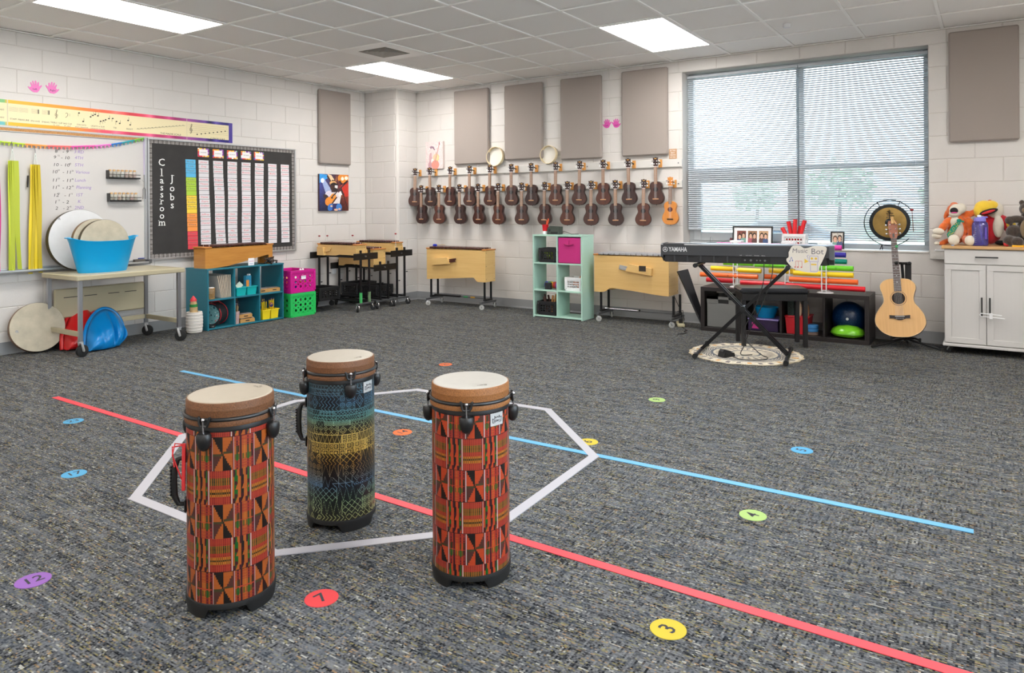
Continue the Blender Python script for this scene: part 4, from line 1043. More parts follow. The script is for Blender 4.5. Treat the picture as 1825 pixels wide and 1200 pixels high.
# ------------------------------------------------------------------ shared builders
def caster(parent,x,y,zt,r,m_fork,m_wheel,ang=0,name='caster'):
    """swivel caster whose top is at zt, wheel touching z=0"""
    t=bpy.data.objects.new(name,None)
    m_=MB(); ca,sa=math.cos(ang),math.sin(ang); ox,oy=x+ca*r*.28,y+sa*r*.28
    m_.cyl((x,y,zt),(x,y,zt-.012),r*.45,n=14)
    for s_ in (-1,1):
        px,py=-sa*s_*r*.42,ca*s_*r*.42
        m_.M=Matrix.Identity(4)
        m_.tube([(x+px*.9,y+py*.9,zt-.012),(x+px,y+py,zt-.016),(ox+px,oy+py,r*1.02)],[r*.16,r*.2,r*.22],6)
    m_.cyl((ox-sa*r*.5,oy+ca*r*.5,r),(ox+sa*r*.5,oy-ca*r*.5,r),r*.16,n=8)
    f_=m_.build(name,m_fork,parent)
    w_=MB(); d=(-sa*r*.30,ca*r*.30)
    pr=[(-1,.80),(-.8,.97),(0,1.0),(.8,.97),(1,.80)]
    w_.tube([(ox+d[0]*a,oy+d[1]*a,r) for a,b_ in pr],[r*b_ for a,b_ in pr],20)
    w_.build('wheel',m_wheel,f_)
    return f_
def hole_panel(mb,O,U,V,w_,h,nx,ny,mx,my,rr,th,K=16,diamond=False):
    """panel spanned by U,V from O with a grid of holes, thickness th along UxV"""
    O=Vector(O);U=Vector(U).normalized();V=Vector(V).normalized();Nn=U.cross(V)*th
    def P(a,b_,k): return tuple(O+U*a+V*b_+Nn*k)
    def rect(a0,a1,b0,b1):
        if a1-a0<1e-5 or b1-b0<1e-5: return
        vs=[P(a,b_,k) for k in (0,1) for a,b_ in ((a0,b0),(a1,b0),(a1,b1),(a0,b1))]
        mb.add(vs,[(3,2,1,0),(4,5,6,7),(0,1,5,4),(1,2,6,5),(2,3,7,6),(3,0,4,7)])
    rect(0,w_,0,my); rect(0,w_,h-my,h); rect(0,mx,my,h-my); rect(w_-mx,w_,my,h-my)
    cw=(w_-2*mx)/nx; ch=(h-2*my)/ny
    if diamond: K=8
    for i in range(nx):
        for j in range(ny):
            cx=mx+cw*(i+.5); cy=my+ch*(j+.5); vs=[]
            for k in range(K):
                a=2*PI*k/K+ (PI/K if not diamond else 0); c_,s_=math.cos(a),math.sin(a)
                q=max(abs(c_),abs(s_)); ox,oy=cx+c_/q*cw/2,cy+s_/q*ch/2
                if diamond:
                    rad=1/(abs(c_)+abs(s_)); ix,iy=cx+c_*rad*cw*.42,cy+s_*rad*ch*.42
                else: ix,iy=cx+c_*rr,cy+s_*rr
                vs+=[P(ox,oy,1),P(ix,iy,1),P(ox,oy,0),P(ix,iy,0)]
            fs=[]
            for k in range(K):
                a=4*k; b_=4*((k+1)%K); fs+=[(a,b_,b_+1,a+1),(a+3,b_+3,b_+2,a+2),(a+1,b_+1,b_+3,a+3)]
            mb.add(vs,fs)
def crate(name,loc,rz,W,D,H,m,label,group=None,nx=5,ny=3,rr=.0165,diamond=False,grip=True,cat='crate'):
    t=empty(name,loc,rz,label,cat,group)
    th=.004
    def side(a,b_,L_,nxx):
        m_=MB(); d=(Vector(b_)-Vector(a)).normalized(); n=Vector((d.y,-d.x,0))
        hole_panel(m_,Vector(a)+Vector((0,0,.02)),d,(0,0,1),L_,H-.045,nxx,ny,L_*.09,H*.09,rr,th,diamond=diamond)
        return m_.build('side',m,t,30)
    w2,d2=W/2-.012,D/2-.012
    side((-w2,-d2,0),(w2,-d2,0),2*w2,nx); side((w2,-d2,0),(w2,d2,0),2*d2,max(3,int(nx*D/W))); side((w2,d2,0),(-w2,d2,0),2*w2,nx); side((-w2,d2,0),(-w2,-d2,0),2*d2,max(3,int(nx*D/W)))
    MB().box(-w2,w2,-d2,d2,.003,.008).build('floor_plate',m,t,0)
    for z0,z1,e,nm in ((0,.022,.006,'base_rim'),(H-.028,H,.012,'rim')):
        a,b_=w2+e,d2+e; i_=.004+e
        o=[(-a,-b_),(a,-b_),(a,b_),(-a,b_)]; n_=[(-a+i_,-b_+i_),(a-i_,-b_+i_),(a-i_,b_-i_),(-a+i_,b_-i_)]
        vs=[(x,y,z) for z in (z0,z1) for x,y in o+n_]
        fs=[]
        for k in range(4):
            q=(k+1)%4; fs+=[(k,q,8+q,8+k),(4+q,4+k,12+k,12+q),(8+k,8+q,12+q,12+k),(q,k,4+k,4+q)]
        MB().add(vs,fs).build(nm,m,t,0)
    for sx in (-1,1):
        for sy in (-1,1): MB().box(sx*(w2+.003)-.012,sx*(w2+.003)+.012,sy*(d2+.003)-.012,sy*(d2+.003)+.012,.015,H-.02,.005).build('corner_post',m,t,30)
    return t
def xylophone(name,loc,rz,label,L,W,prof,zt,nb,bm,body,endm,group='wooden barred instruments',holder=None,wtaper=1.0,caps=.05,screws=True,blen=(1.0,.8)):
    """x along the length, front at y=0, prof: bottom outline (x,z) from left to right, zt: box top"""
    t=empty(name,loc,rz,label,'xylophone',group)
    def panel(y0,y1,nm,y0b=None):
        poly=list(prof)+[(L,zt),(0,zt)]
        return MB().prism(poly,y0,y1,'y').build(nm,body,t,0)
    panel(0,.012,'front_panel'); panel(W-.012,W,'back_panel')
    zl=prof[0][1]; zr=prof[-1][1]
    MB().box(0,.014,.012,W-.012,zl,zt).build('end_panel',body,t,0); MB().box(L-.014,L,.012,W-.012,zr,zt).build('end_panel',body,t,0)
    MB().box(.014,L-.014,.012,W-.012,zt-.05,zt-.045).build('inner_board',body,t,0)
    MB().box(-.012,caps,-.006,W+.006,zt,zt+.014,.004).build('end_cap',endm,t); MB().box(L-caps,L+.012,-.006,W+.006,zt,zt+.014,.004).build('end_cap',endm,t)
    n=nb; bw_=(L-2*caps)/n; first=None
    for i in range(n):
        f_=blen[0]+(blen[1]-blen[0])*i/(n-1); ll=(W+.03)*f_
        if isinstance(bm,tuple): pass
        o=MB().box(-bw_*.45,bw_*.45,-ll/2,ll/2,0,.020,.004).build('tone_bar',bm,t)
        o.location=(caps+bw_*(i+.5),W/2,zt+.010)
    m_=MB()
    for i in range(n+1): 
        for yy in (W*.24,W*.76): m_.cyl((caps+bw_*i,yy,zt),(caps+bw_*i,yy,zt+.031),.0018,n=5)
    m_.build('bar_pin',M_white,t)
    if screws:
        m_=MB()
        for xx in (L-.007,):
            for yy in (.02,W-.02):
                for zz in (zt-.03,(zt+zr)/2,zr+.03): m_.cyl((L-.001,yy,zz),(L+.0015,yy,zz),.004,n=8)
        m_.build('screw',M_black,t)
    if holder:
        hx,hz,hl,sgn,bars=holder   # spare bar holder on the front
        pts=[(.012,0),(hl,.026),(hl-.035,.100),(0,.082)] if sgn>0 else [(0,.036),(hl-.006,0),(hl,.072),(.034,.108)]
        if hl<.2: pts=[(0,0),(hl,.0),(hl-.025,.10),(0,.10)]
        h=MB().prism([(hx+a,hz+b_) for a,b_ in pts],-.042,-.002,'y').build('bar_holder',body,t,0)
        for k_ in range(2):
            m_=MB(); x0=hx+(hl-.03 if sgn>0 else -.07); m_.M=Matrix.Translation((x0+.05,-.02-.012*k_+.01,hz+.075-.022*k_))@Matrix.Rotation(R(-8*sgn),4,'Y'); m_.box(-.06,.06,-.005,.005,-.011,.011,.002); m_.build('spare_bar',bars,h)
    return t
# ------------------------------------------------------------------ rolling table and what stands on it
TX0,TX1,TY0,TY1,TZ=.10,.71,-4.325,-3.385,.668
t=empty('rolling_table',(.40,-3.85,0),0,'putty coloured rolling metal table with chrome legs below the whiteboard','table')
def tb(name,m,x0,x1,y0,y1,z0,z1,b=0): return MB().box(x0-.40,x1-.40,y0+3.85,y1+3.85,z0,z1,b).build(name,m,t)
tb('table_top',M_cream,TX0,TX1,TY0,TY1,TZ-.042,TZ,.006)
M_leg=mat('chrome_leg',(170,172,176),.3,metal=.9)
for (x,y) in ((.665,-4.28),(.68,-3.43),(.135,-3.43),(.135,-4.28)):
    tb('leg',M_leg,x-.015,x+.015,y-.015,y+.015,.125,TZ-.042,.002)
    caster(t,x-.40,y+3.85,.127,.050,M_alu,M_rubber,R(100) if y<-4 else R(40))
for y in (-4.28,-3.43): tb('end_rail',M_cream,.15,.66,y-.010,y+.010,.165,.205,.002)
tb('long_rail',M_cream,.128,.146,-4.265,-3.445,.165,.205,.002)
mp=tb('modesty_panel',M_cream,.122,.150,-4.245,-3.45,.262,.518,.010)
m_=MB()
for (a,b_) in ((-4.17,-4.05),(-4.00,-3.89),(-3.79,-3.69),(-3.64,-3.53)): m_.box(.1505-.40,.152-.40,a+3.85,b_+3.85,.437,.443)
m_.build('slot',M_black,mp,0)
# big frame drum behind the bucket
def frame_drum(loc,r,d,tilt_y,rz,skin,hoop,label,mark=True,group='flat frame drums',name='frame_drum'):
    """disc axis along local +x; front skin at x=d"""
    t=bpy.data.objects.new(name,None); C.objects.link(t); t.location=loc; t.rotation_euler=(0,tilt_y,rz); tag(t,label,'drum',group)
    m_=MB(); n=56
    def ring(rr,x): return [(x,rr*math.cos(2*PI*k/n),rr*math.sin(2*PI*k/n)) for k in range(n)]
    rows=[ring(r-.008,0),ring(r,0),ring(r,d-.003),ring(r-.002,d),ring(r-.010,d)]
    m_.add(sum(rows,[]),[(i*n+(k+1)%n,i*n+k,(i+1)*n+k,(i+1)*n+(k+1)%n) for i in range(4) for k in range(n)])
    m_.add(ring(r-.008,0)+ring(r-.008,d-.002),[(k,(k+1)%n,n+(k+1)%n,n+k) for k in range(n)])
    m_.build('hoop',hoop,t,40)
    rows=[ring(r-.001,d-.002),ring(r-.002,d+.0006),ring(r-.010,d+.0012),ring(r*.5,d+.0012),ring(.001,d+.0012)]
    m_=MB(); m_.add(sum(rows,[]),[(i*n+(k+1)%n,i*n+k,(i+1)*n+k,(i+1)*n+(k+1)%n) for i in range(4) for k in range(n)])
    s_=m_.build('skin',skin,t,40)
    if mark:
        m_=MB()
        for a,b_ in ((-.010,.006),(-.003,.008),(.004,.005),(-.008,-.004),(0,-.003),(.007,-.006)): m_.box(d+.0014,d+.0017,mark[0]+a-.0022,mark[0]+a+.0022,mark[1]+b_-.005,mark[1]+b_+.005)
        m_.build('maker_mark',M_steel,s_,0)
    return t
M_skin=mat('mottled_skin',(180,170,148),.5,var=(14,.16)); M_skinw=mat('white_skin',(206,206,206),.4,var=(20,.03)); M_hoopd=mat('dark_hoop',(60,52,36),.5); M_hoopb=mat('brown_hoop',(112,86,62),.5,var=(40,.3))
frame_drum((.105,-4.025,TZ+.268),.268,.05,R(-4),0,M_skinw,M_hoopd,'largest white frame drum, standing on the table behind the blue tub',(-.175,.19))
# blue party tub
M_blue=mat('blue_plastic',(0,152,208),.3); M_bluef=mat('blue_plastic_rim',(60,170,226),.3)
t=empty('plastic_tub',(.44,-3.985,TZ),0,'bright blue oval plastic tub full of frame drums on the rolling table','tub')
n=64; rings=[]
for (f_,z,db) in ((.70,.0,0),(.705,.004,0),(.735,.045,0),(.742,.05,1),(.755,.07,0),(.80,.115,0),(.812,.12,1),(.83,.14,0),(.87,.185,0),(.882,.19,1),(.90,.205,0),(.975,.262,0),(1.0,.270,0),(1.015,.268,0),(1.0,.262,0),(.96,.24,0),(.84,.14,0),(.72,.01,0)):
    rr=[]
    for k in range(n):
        a=2*PI*k/n; ex=.150*f_*math.cos(a); ey=.283*f_*math.sin(a); up=.038*(abs(math.sin(a))**4)*max(0,(z-.15)/.12)
        rr.append((ex*(1+.0),ey,z+up))
    rings.append(rr)
m_=MB(); m_.add(sum(rings,[]),[(i*n+k,i*n+(k+1)%n,(i+1)*n+(k+1)%n,(i+1)*n+k) for i in range(len(rings)-1) for k in range(n)]+[tuple(range(n-1,-1,-1)),tuple((len(rings)-1)*n+k for k in range(n))])
m_.build('bowl',M_blue,t,50)
for s_ in (-1,1): MB().tube([(-.04,s_*.270,.296),(-.035,s_*.292,.300),(0,s_*.300,.302),(.035,s_*.292,.300),(.04,s_*.270,.296)],.005,6).build('grip',M_bluef,t)
frame_drum((.405,-3.965,TZ+.2465),.203,.045,R(-3),R(-4),M_skin,M_hoopd,'front mottled frame drum in the blue tub',None)
frame_drum((.345,-4.005,TZ+.2655),.190,.045,R(-4),R(-4),M_skin,M_hoopb,'second frame drum in the blue tub, mostly hidden behind the front one',None)
# markers on the tray
t=empty('pen_cup',(.062,-3.602,.700),0,'small pink cup of pens on the whiteboard tray beside the blue tub','cup')
MB().lathe([(0,0),(.018,0),(.021,.07),(.019,.07),(.016,.004)],16,sx=.9).build('cup',mat('pink_pale',(244,224,226),.5),t)
for k_,(a,b_) in enumerate(((.3,-.4),(.1,.3),(-.2,.6),(.4,.7))): MB().tube([(0,0,.01),(a*.02,b_*.035,.085+.012*k_)],.002,5).build('pen',mat('pen_blue',(60,150,190),.4),t)
t=MB().box(-.022,.022,-.05,.05,0,.026,.003).build('board_eraser',mat('eraser_grey',(86,80,74),.8),None,loc=(.062,-3.452,.7005)); tag(t,'grey board eraser on the whiteboard tray','eraser')
t=MB().cyl((0,-.03,0),(0,.03,0),.005).build('dry_marker',mat('navy',(40,60,140),.4),None,loc=(.050,-3.425,.733)); tag(t,'blue dry marker lying on top of the board eraser','marker')
# frame drum on the floor
frame_drum((.115,-4.375,.2065),.2055,.052,R(-12),R(-8),M_skin,M_hoopb,'brown rimmed frame drum leaning on the wall left of the rolling table',(-.15,-.02))
# scooped rocker seats under the table
def rocker(dx,dy,dz,sc,m,label):
    """rim arc leaning back to the wall, fluted shell running down from it to the carpet"""
    t=bpy.data.objects.new('rocker_seat',None); C.objects.link(t); O=Vector((.40,-3.95,0)); t.location=O+Vector((dx,dy,dz)); tag(t,label,'rocker','plastic rocker seats under the table')
    rim=[(-.200,.012,.075),(-.175,.125,.03),(-.120,.215,-.03),(-.045,.285,-.08),(.035,.318,-.105),(.105,.300,-.10),(.155,.245,-.08),(.178,.170,-.05),(.165,.095,-.01)]
    low=[(-.190,.004,.09),(-.150,.0,.115),(-.105,-.0,.13),(-.058,.0,.135),(-.010,.006,.13),(.035,.012,.115),(.075,.012,.10),(.118,.040,.07),(.150,.080,.03)]
    def rs(P,n):
        out=[]
        for i in range(len(P)-1):
            p0=P[max(i-1,0)];p1=P[i];p2=P[i+1];p3=P[min(i+2,len(P)-1)]
            for k in range(n):
                u=k/n; out.append([.5*((2*p1[j])+(-p0[j]+p2[j])*u+(2*p0[j]-5*p1[j]+4*p2[j]-p3[j])*u*u+(-p0[j]+3*p1[j]-3*p2[j]+p3[j])*u**3) for j in range(3)])
        out.append(list(P[-1])); return out
    A=rs(rim,7); B=rs(low,7); n=len(A); K=14; vs=[]
    for q in range(K+1):
        v=q/K
        for i in range(n):
            s_=i/(n-1); a=A[i]; b_=B[i]
            lobe=1-.55*math.exp(-((s_-.56)/.035)**2)-.5*math.exp(-((s_-.78)/.030)**2)-.18*math.exp(-((s_-.32)/.05)**2)
            bul=(.115*math.sin(PI*min(1,v*1.02))**.8)*(.35+.65*math.sin(PI*s_)**.5)*lobe if 0<v<1 else 0
            vs.append((a[2]*(1-v)+b_[2]*v+bul, a[0]*(1-v)+b_[0]*v, max(.006,a[1]*(1-v)+b_[1]*v)))
    vs=[(x*sc,y*sc,z*sc) for x,y,z in vs]
    m_=MB(); m_.add(vs,[(q*n+i,(q+1)*n+i,(q+1)*n+i+1,q*n+i+1) for q in range(K) for i in range(n-1)])
    o=m_.build('shell',m,t,60); md=o.modifiers.new('s','SOLIDIFY'); md.thickness=.004; md.offset=-1
    # rim flange
    fl=[]
    for i in range(n):
        s_=i/(n-1); y,z,x=A[i]; c_=Vector((y+.02,z-.12)); d=c_.normalized()
        fl.append(((x+.006)*sc,(y+0*d.x)*sc,z*sc)); fl.append(((x-.012)*sc,(y+d.x*.020)*sc,max(.006,z+d.y*.020)*sc))
    m_=MB(); m_.add(fl,[(2*i,2*i+1,2*i+3,2*i+2) for i in range(n-1)]); o=m_.build('rim_flange',m,t,60); md=o.modifiers.new('s','SOLIDIFY'); md.thickness=.004
    return t
M_redp=mat('red_plastic',(196,26,30),.3); M_bluep=mat('royal_blue_plastic',(0,128,200),.3)
rocker(0,0,0,1,M_bluep,'blue scooped plastic rocker seat propped under the rolling table')
rocker(-.215,-.062,0,1.10,M_redp,'red scooped plastic rocker seat behind the blue one under the table')
# rope basket with shaker
t=empty('rope_basket',(.405,-3.10,0),0,'white coiled rope basket on the carpet beside the teal shelf','basket')
prof=[(.0,.002),(.062,.002)]
for i in range(13): z=.008+i*.0152; rr=.068+.006*math.sin(i/13*PI)+.002*(i%2); prof+=[(rr,z),(rr+.004,z+.0076),(rr,z+.0150)]
prof+=[(.064,.205),(.060,.195),(.058,.02),(0,.018)]
MB().lathe(prof,40).build('coil',mat('white_rope',(226,220,212),.9,bump=(300,.6)),t,60)
t=empty('painted_shaker',(.405,-3.10,.021),0,'tan wooden shaker with a green band and red cap, standing in the rope basket','shaker')
M_wood=mat('tan_wood',(196,164,116),.6,var=(30,.25))
t.rotation_euler=(R(3),R(2),0)
MB().lathe([(0,0),(.034,0),(.036,.22),(.034,.245),(.031,.27),(.026,.29),(0,.292)],24).build('body',M_wood,t)
MB().lathe([(.0365,.235),(.0375,.237),(.0355,.262),(.0345,.262)],24).build('green_band',mat('green_band',(40,130,60),.6),t)
MB().lathe([(.032,.292),(.030,.302),(.022,.318),(.008,.335),(.004,.342),(0,.343)],20,cap=False).build('red_cap',mat('red_cap',(206,50,60),.5),t)
# ------------------------------------------------------------------ teal cube shelf
M_teal=mat('teal_laminate',(30,112,130),.4)
SY0,SY1,SX0,SX1=-2.98,-2.062,.075,.44
t=empty('cube_shelf',(.2575,-2.521,0),0,'teal six cube shelf standing against the left wall below the bulletin board','shelf')
def sb(name,x0,x1,y0,y1,z0,z1,b=.001): return MB().box(x0-.2575,x1-.2575,y0+2.521,y1+2.521,z0,z1,b).build(name,M_teal,t)
sb('side_panel',SX0,SX1,SY0,SY0+.015,0,.595); sb('side_panel',SX0,SX1,SY1-.015,SY1,0,.595)
sb('top_panel',SX0,SX1+.003,SY0-.004,SY1+.004,.595,.611,.002); sb('bottom_panel',SX0,SX1,SY0+.015,SY1-.015,.006,.021)
D1,D2=-2.672,-2.371
for d in (D1,D2): sb('divider',SX0,SX1,d-.0075,d+.0075,.021,.595)
for a,b_ in ((SY0+.015,D1-.0075),(D1+.0075,D2-.0075),(D2+.0075,SY1-.015)): sb('middle_shelf',SX0,SX1,a,b_,.290,.305)
xylo_prof=[(0,0),(.06,0),(.14,.004),(.26,.012),(.40,.036),(.53,.062),(.66,.086),(.732,.098),(.755,.098),(.755,0),(.803,0)]
# long wooden bass instrument on the shelf: length runs along y
o=xylophone('bass_xylophone',(.40,-2.977,.6112),R(90),'long brown wooden bass bar instrument on top of the teal shelf',.803,.19,xylo_prof,.202,11,M_rose,M_oak,M_oaktop,screws=False,caps=.075)
# (rz=90: local x -> world y, local y -> world -x)
# things on the shelf top
t=empty('sign_card',(.425,-2.462,.6115),0,'small white card with pink writing standing on the teal shelf','sign')
MB().box(-.003,0,-.036,.036,0,.076,.001).build('card',M_paper,t); text('writing','music',(.0006,0,.045),YP,ZP,.026,mat('pink_writing',(206,110,170),.7),t,shear=.1); text('writing','room',(.0006,0,.02),YP,ZP,.022,mat('blue_writing',(110,120,190),.7),t)
t=empty('frog_rasp',(.40,-2.195,.6115),R(20),'dark wooden frog rasp with a stick on its back, on the teal shelf','rasp')
m_=MB(); m_.ball((0,0,.030),(.032,.05,.026),16,10); m_.ball((0,-.045,.048),(.022,.024,.018),14,8); m_.ball((.012,-.055,.064),.008,8,6); m_.ball((-.012,-.055,.064),.008,8,6)
for s_ in (-1,1):
    m_.tube([(s_*.025,-.03,.03),(s_*.04,-.045,.014),(s_*.042,-.06,.004)],.009,8); m_.tube([(s_*.028,.03,.03),(s_*.045,.045,.03),(s_*.045,.03,.006)],.010,8)
for k_ in range(6): m_.box(-.008,.008,-.022+k_*.012,-.017+k_*.012,.05,.064)
m_.build('body',mat('dark_carved',(44,34,30),.4),t,60)
MB().cyl((.0,-.12,.052),(.0,.05,.070),.006,.008).build('stick',mat('dark_stick',(60,42,34),.4),t)
# top left cube: basket and lap boards
M_wick=mat('wicker',(170,134,84),.7,var=(60,.35)); zf=.3055
t=empty('wicker_basket',(.385,-2.915,zf),0,'small brown wicker basket with paper in the top left teal cube','basket')
m_=MB()
for i in range(9):
    z=.006+i*.0125; rr=.036+.004*i/9; n=20; m_.tube([((rr+.0025*((k+i)%2))*math.cos(2*PI*k/n),(rr+.0025*((k+i)%2))*1.05*math.sin(2*PI*k/n),z) for k in range(n)],.0055,5,closed=True)
m_.lathe([(0,.001),(.036,.001),(.036,.006),(0,.006)],20); m_.build('weave',M_wick,t)
MB().box(-.02,.02,-.025,.03,.05,.118,.001).build('paper_slips',M_paper,t,0)
M_lb=mat('lap_board',(206,202,196),.5); M_edge=mat('board_edge',(206,188,164),.6)
for k_ in range(8):
    t=empty('lap_board',(.405-.0,-2.694-.0150*k_,zf),0,'%s white lap board from the right in the top left teal cube'%ORD[k_],'board','white lap boards filed in the teal shelf')
    tl=R(0); sh=.0; 
    m_=MB(); m_.M=Matrix.Rotation(R(1.5+1.3*k_),4,'X'); m_.box(-.30,-.002,-.003,.003,.0015,.228); m_.build('board',M_lb,t,0)
    m_=MB(); m_.M=Matrix.Rotation(R(1.5+1.3*k_),4,'X'); m_.box(-.002,0,-.0036,.0036,.001,.2285); m_.build('edge_strip',M_edge,t,0)
# top middle cube: aqua caddy, box, small picture
M_aqua=mat('aqua_plastic',(20,178,178),.35); M_yell=mat('yellow_plastic',(246,218,40),.35)
def caddy(loc,W,D,H,m,label):
    t=empty('caddy',loc,0,label,'caddy','plastic two bin caddies in the teal shelf')
    for s_ in (-1,1):
        cy=s_*W/4; m_=MB(); a,b_=D/2,W/4-.004; f_=.86
        lo=[(-a*f_,-b_*f_),(a*f_,-b_*f_),(a*f_,b_*f_),(-a*f_,b_*f_)]; hi=[(-a,-b_),(a,-b_),(a,b_),(-a,b_)]
        q=.003
        vs=[(x,y+cy,.001) for x,y in lo]+[(x,y+cy,H) for x,y in hi]+[(x*(1-q/a),y*(1-q/b_)+cy,H) for x,y in hi]+[(x*(1-q/a),y*(1-q/b_)+cy,.005) for x,y in lo]
        m_.add(vs,[(3,2,1,0)]+[(i,(i+1)%4,4+(i+1)%4,4+i) for i in range(4)]+[(4+i,4+(i+1)%4,8+(i+1)%4,8+i) for i in range(4)]+[(8+i,8+(i+1)%4,12+(i+1)%4,12+i) for i in range(4)]+[(12,13,14,15)])
        m_.build('bin',m,t,0)
    m_=MB(); a,b_=D/2+.006,W/2+.006; m_.box(-a,a,-b_,-b_+.008,H-.008,H+.002,.002); m_.box(-a,a,b_-.008,b_,H-.008,H+.002,.002); m_.box(-a,-a+.008,-b_,b_,H-.008,H+.002,.002); m_.box(a-.008,a,-b_,b_,H-.008,H+.002,.002); m_.box(-a,a,-.008,.008,H-.008,H+.002,.002)
    m_.build('rim',m,t); return t
caddy((.375,-2.522,zf),.255,.11,.088,M_aqua,'aqua two bin caddy in the top middle teal cube')
t=empty('card_box',(.36,-2.455,zf+.006),R(8),'blue and orange patterned box standing in the aqua caddy','box')
MB().box(-.03,.012,-.036,.036,0,.190,.002).build('carton',mat('turquoise_print',(60,160,200),.5,var=(90,.3)),t); MB().box(.0125,.016,-.038,-.002,.02,.145).build('orange_card',mat('orange_card',(240,150,60),.6),t); MB().box(-.024,.004,.008,.03,.19,.205).build('white_flap',M_paper,t)
t=MB().box(-.002,.002,-.04,.04,0,.055).build('folded_card',mat('green_grey_card',(176,196,182),.7),None,loc=(.41,-2.575,.392)); t.rotation_euler=(R(35),R(-30),0); tag(t,'pale green folded card leaning in the aqua caddy','card')
t=empty('small_picture',(.18,-2.61,zf),0,'small black and white patterned picture behind the aqua caddy','picture')
MB().box(-.006,.0,-.038,.038,0,.205,.002).build('frame',M_black,t); MB().box(.0001,.001,-.028,.028,.012,.19).build('mat_board',M_paper,t)
m_=MB()
for k_ in range(4):
    for s_ in (-1,1): m_.cyl((.0012,s_*.012,.04+k_*.038),(.0022,s_*.012,.04+k_*.038),.009,n=12)
m_.build('dots',M_black,t)
# glockenspiels
M_glw=mat('glock_wood',(196,148,84),.5,grain=((3,30,3),(170,120,60),.5)); M_glb=mat('silver_bar',(186,182,178),.3,metal=.7)
def glock(loc,rz,label,nb=11,L=.17,W=.10):
    t=empty('glockenspiel',loc,rz,label,'glockenspiel','small glockenspiels in the teal shelf')
    MB().box(-L/2,L/2,-W/2,W/2,0,.038,.002).build('base',M_glw,t)
    MB().box(-.022,.022,-W/2-.0006,-W/2,.014,.024).build('grip_slot',M_black,t,0)
    for i in range(nb): 
        o=MB().box(-.0055,.0055,-W*.55+.001*i,W*.55-.001*i,0,.003,.001).build('bar',M_glb,t); o.location=(-L/2+.012+(L-.024)*i/(nb-1),0,.043)
    m_=MB()
    for i in range(0,nb,2): m_.box(-L/2+.010+(L-.024)*i/(nb-1),-L/2+.014+(L-.024)*i/(nb-1),-.03,.03,.036,.043)
    m_.build('felt_strip',M_black,t)
    return t
glock((.345,-2.283,zf),R(80),'left glockenspiel in the top right teal cube',L=.14)
glock((.345,-2.137,zf),R(80),'right glockenspiel in the top right teal cube',L=.13)
# lower cubes
zb=.0215
t=empty('round_drum_bag',(.29,-2.805,zb+.118),0,'round black drum bag with red zip and a teal patterned drumhead, bottom left teal cube','drum bag')
t.rotation_euler=(0,0,R(-66))
m_=MB(); m_.cyl((-.07,0,0),(.07,0,0),.110,n=40); m_.build('bag',mat('black_nylon',(34,34,38),.7),t)
for x in (-.06,.062): 
    n=40; MB().tube([(x,.111*math.cos(2*PI*k/n),.111*math.sin(2*PI*k/n)) for k in range(n)],.004,6,closed=True).build('red_piping',mat('red_zip',(200,40,50),.5),t)
MB().tube([(-.045,.05,.105),(-.035,.02,.128),(.035,-.02,.128),(.045,-.05,.103)],.009,8).build('strap',mat('red_strap',(180,36,46),.6),t)
cv=Canvas(48,48,(120,170,172)); r_=random.Random(9)
for q in range(46): cv.ell(r_.random(),r_.random(),r_.uniform(.02,.05),r_.uniform(.02,.05),r_.choice([(30,50,60),(206,90,90),(200,220,220),(50,110,120)]))
m_=(cv.X-.5)**2+(cv.Y-.5)**2>.235; cv.put(m_,(34,34,38))
flat_print('head_print',cv,(.0712,-.1,.1),(0,1,0),(0,0,-1),.2,.2,M_cp,t)
t=MB().lathe([(0,0),(.030,0),(.034,.008),(.030,.020),(0,.024)],20).build('castanet',M_black,None,loc=(.40,-2.905,zb)); tag(t,'small round black castanet in front of the drum bag','castanet')
t=MB().lathe([(0,0),(.022,0),(.026,.012),(.012,.04),(.010,.08),(.014,.10),(0,.105)],18).build('hand_bell',M_black,None,loc=(.345,-2.935,zb)); tag(t,'black stubby shaker standing behind the castanet','shaker')
t=empty('mallet_cup',(.395,-2.628,zb),0,'dusty pink patterned cup of mallets in the bottom middle teal cube','cup')
MB().lathe([(0,0),(.028,0),(.035,.128),(.033,.128),(.026,.004)],24).build('cup',mat('pink_pattern',(190,160,156),.6,var=(120,.25)),t)
r_=random.Random(12)
for k_ in range(8):
    a,b_=r_.uniform(-.02,.02),r_.uniform(-.02,.04); h=r_.uniform(.19,.235)
    s_=MB().tube([(a*.4,b_*.4,.01),(a,b_,h)],.003,6).build('stick',M_wood if k_%2 else M_black,t)
    MB().ball((a,b_,h),.0105,10,8).build('mallet_head',mat('blue_ball',(40,80,180),.4) if k_ in (1,4) else (M_white if k_==6 else mat('navy_yarn',(40,44,60),.7)),s_)
glock((.365,-2.495,zb),R(80),'lower of two stacked glockenspiels in the bottom middle teal cube',L=.16)
glock((.365,-2.515,zb+.048),R(80),'upper of two stacked glockenspiels in the bottom middle teal cube',L=.14)
caddy((.375,-2.225,zb),.215,.11,.10,M_yell,'yellow two bin caddy full of pencils in the bottom right teal cube')
for g,(cy,n) in enumerate(((-2.275,9),(-2.168,13))):
    for k_ in range(n):
        a=r_.uniform(-.035,.035); b_=r_.uniform(-.028,.028); h=r_.uniform(.17,.20)
        p=empty('pencil',(.375,cy,zb+.008),0,'yellow pencil standing in the %s bin of the yellow caddy'%('left' if g==0 else 'right'),'pencil','yellow pencils in the %s bin'%('left' if g==0 else 'right'))
        MB().tube([(a*.7,b_*.7,0),(a,b_,h)],.0038,6).build('shaft',M_yell,p); MB().tube([(a,b_,h),(a*1.03,b_*1.03,h+.012)],.0042,6).build('eraser_tip',mat('purple_tip',(80,50,130),.5),p)
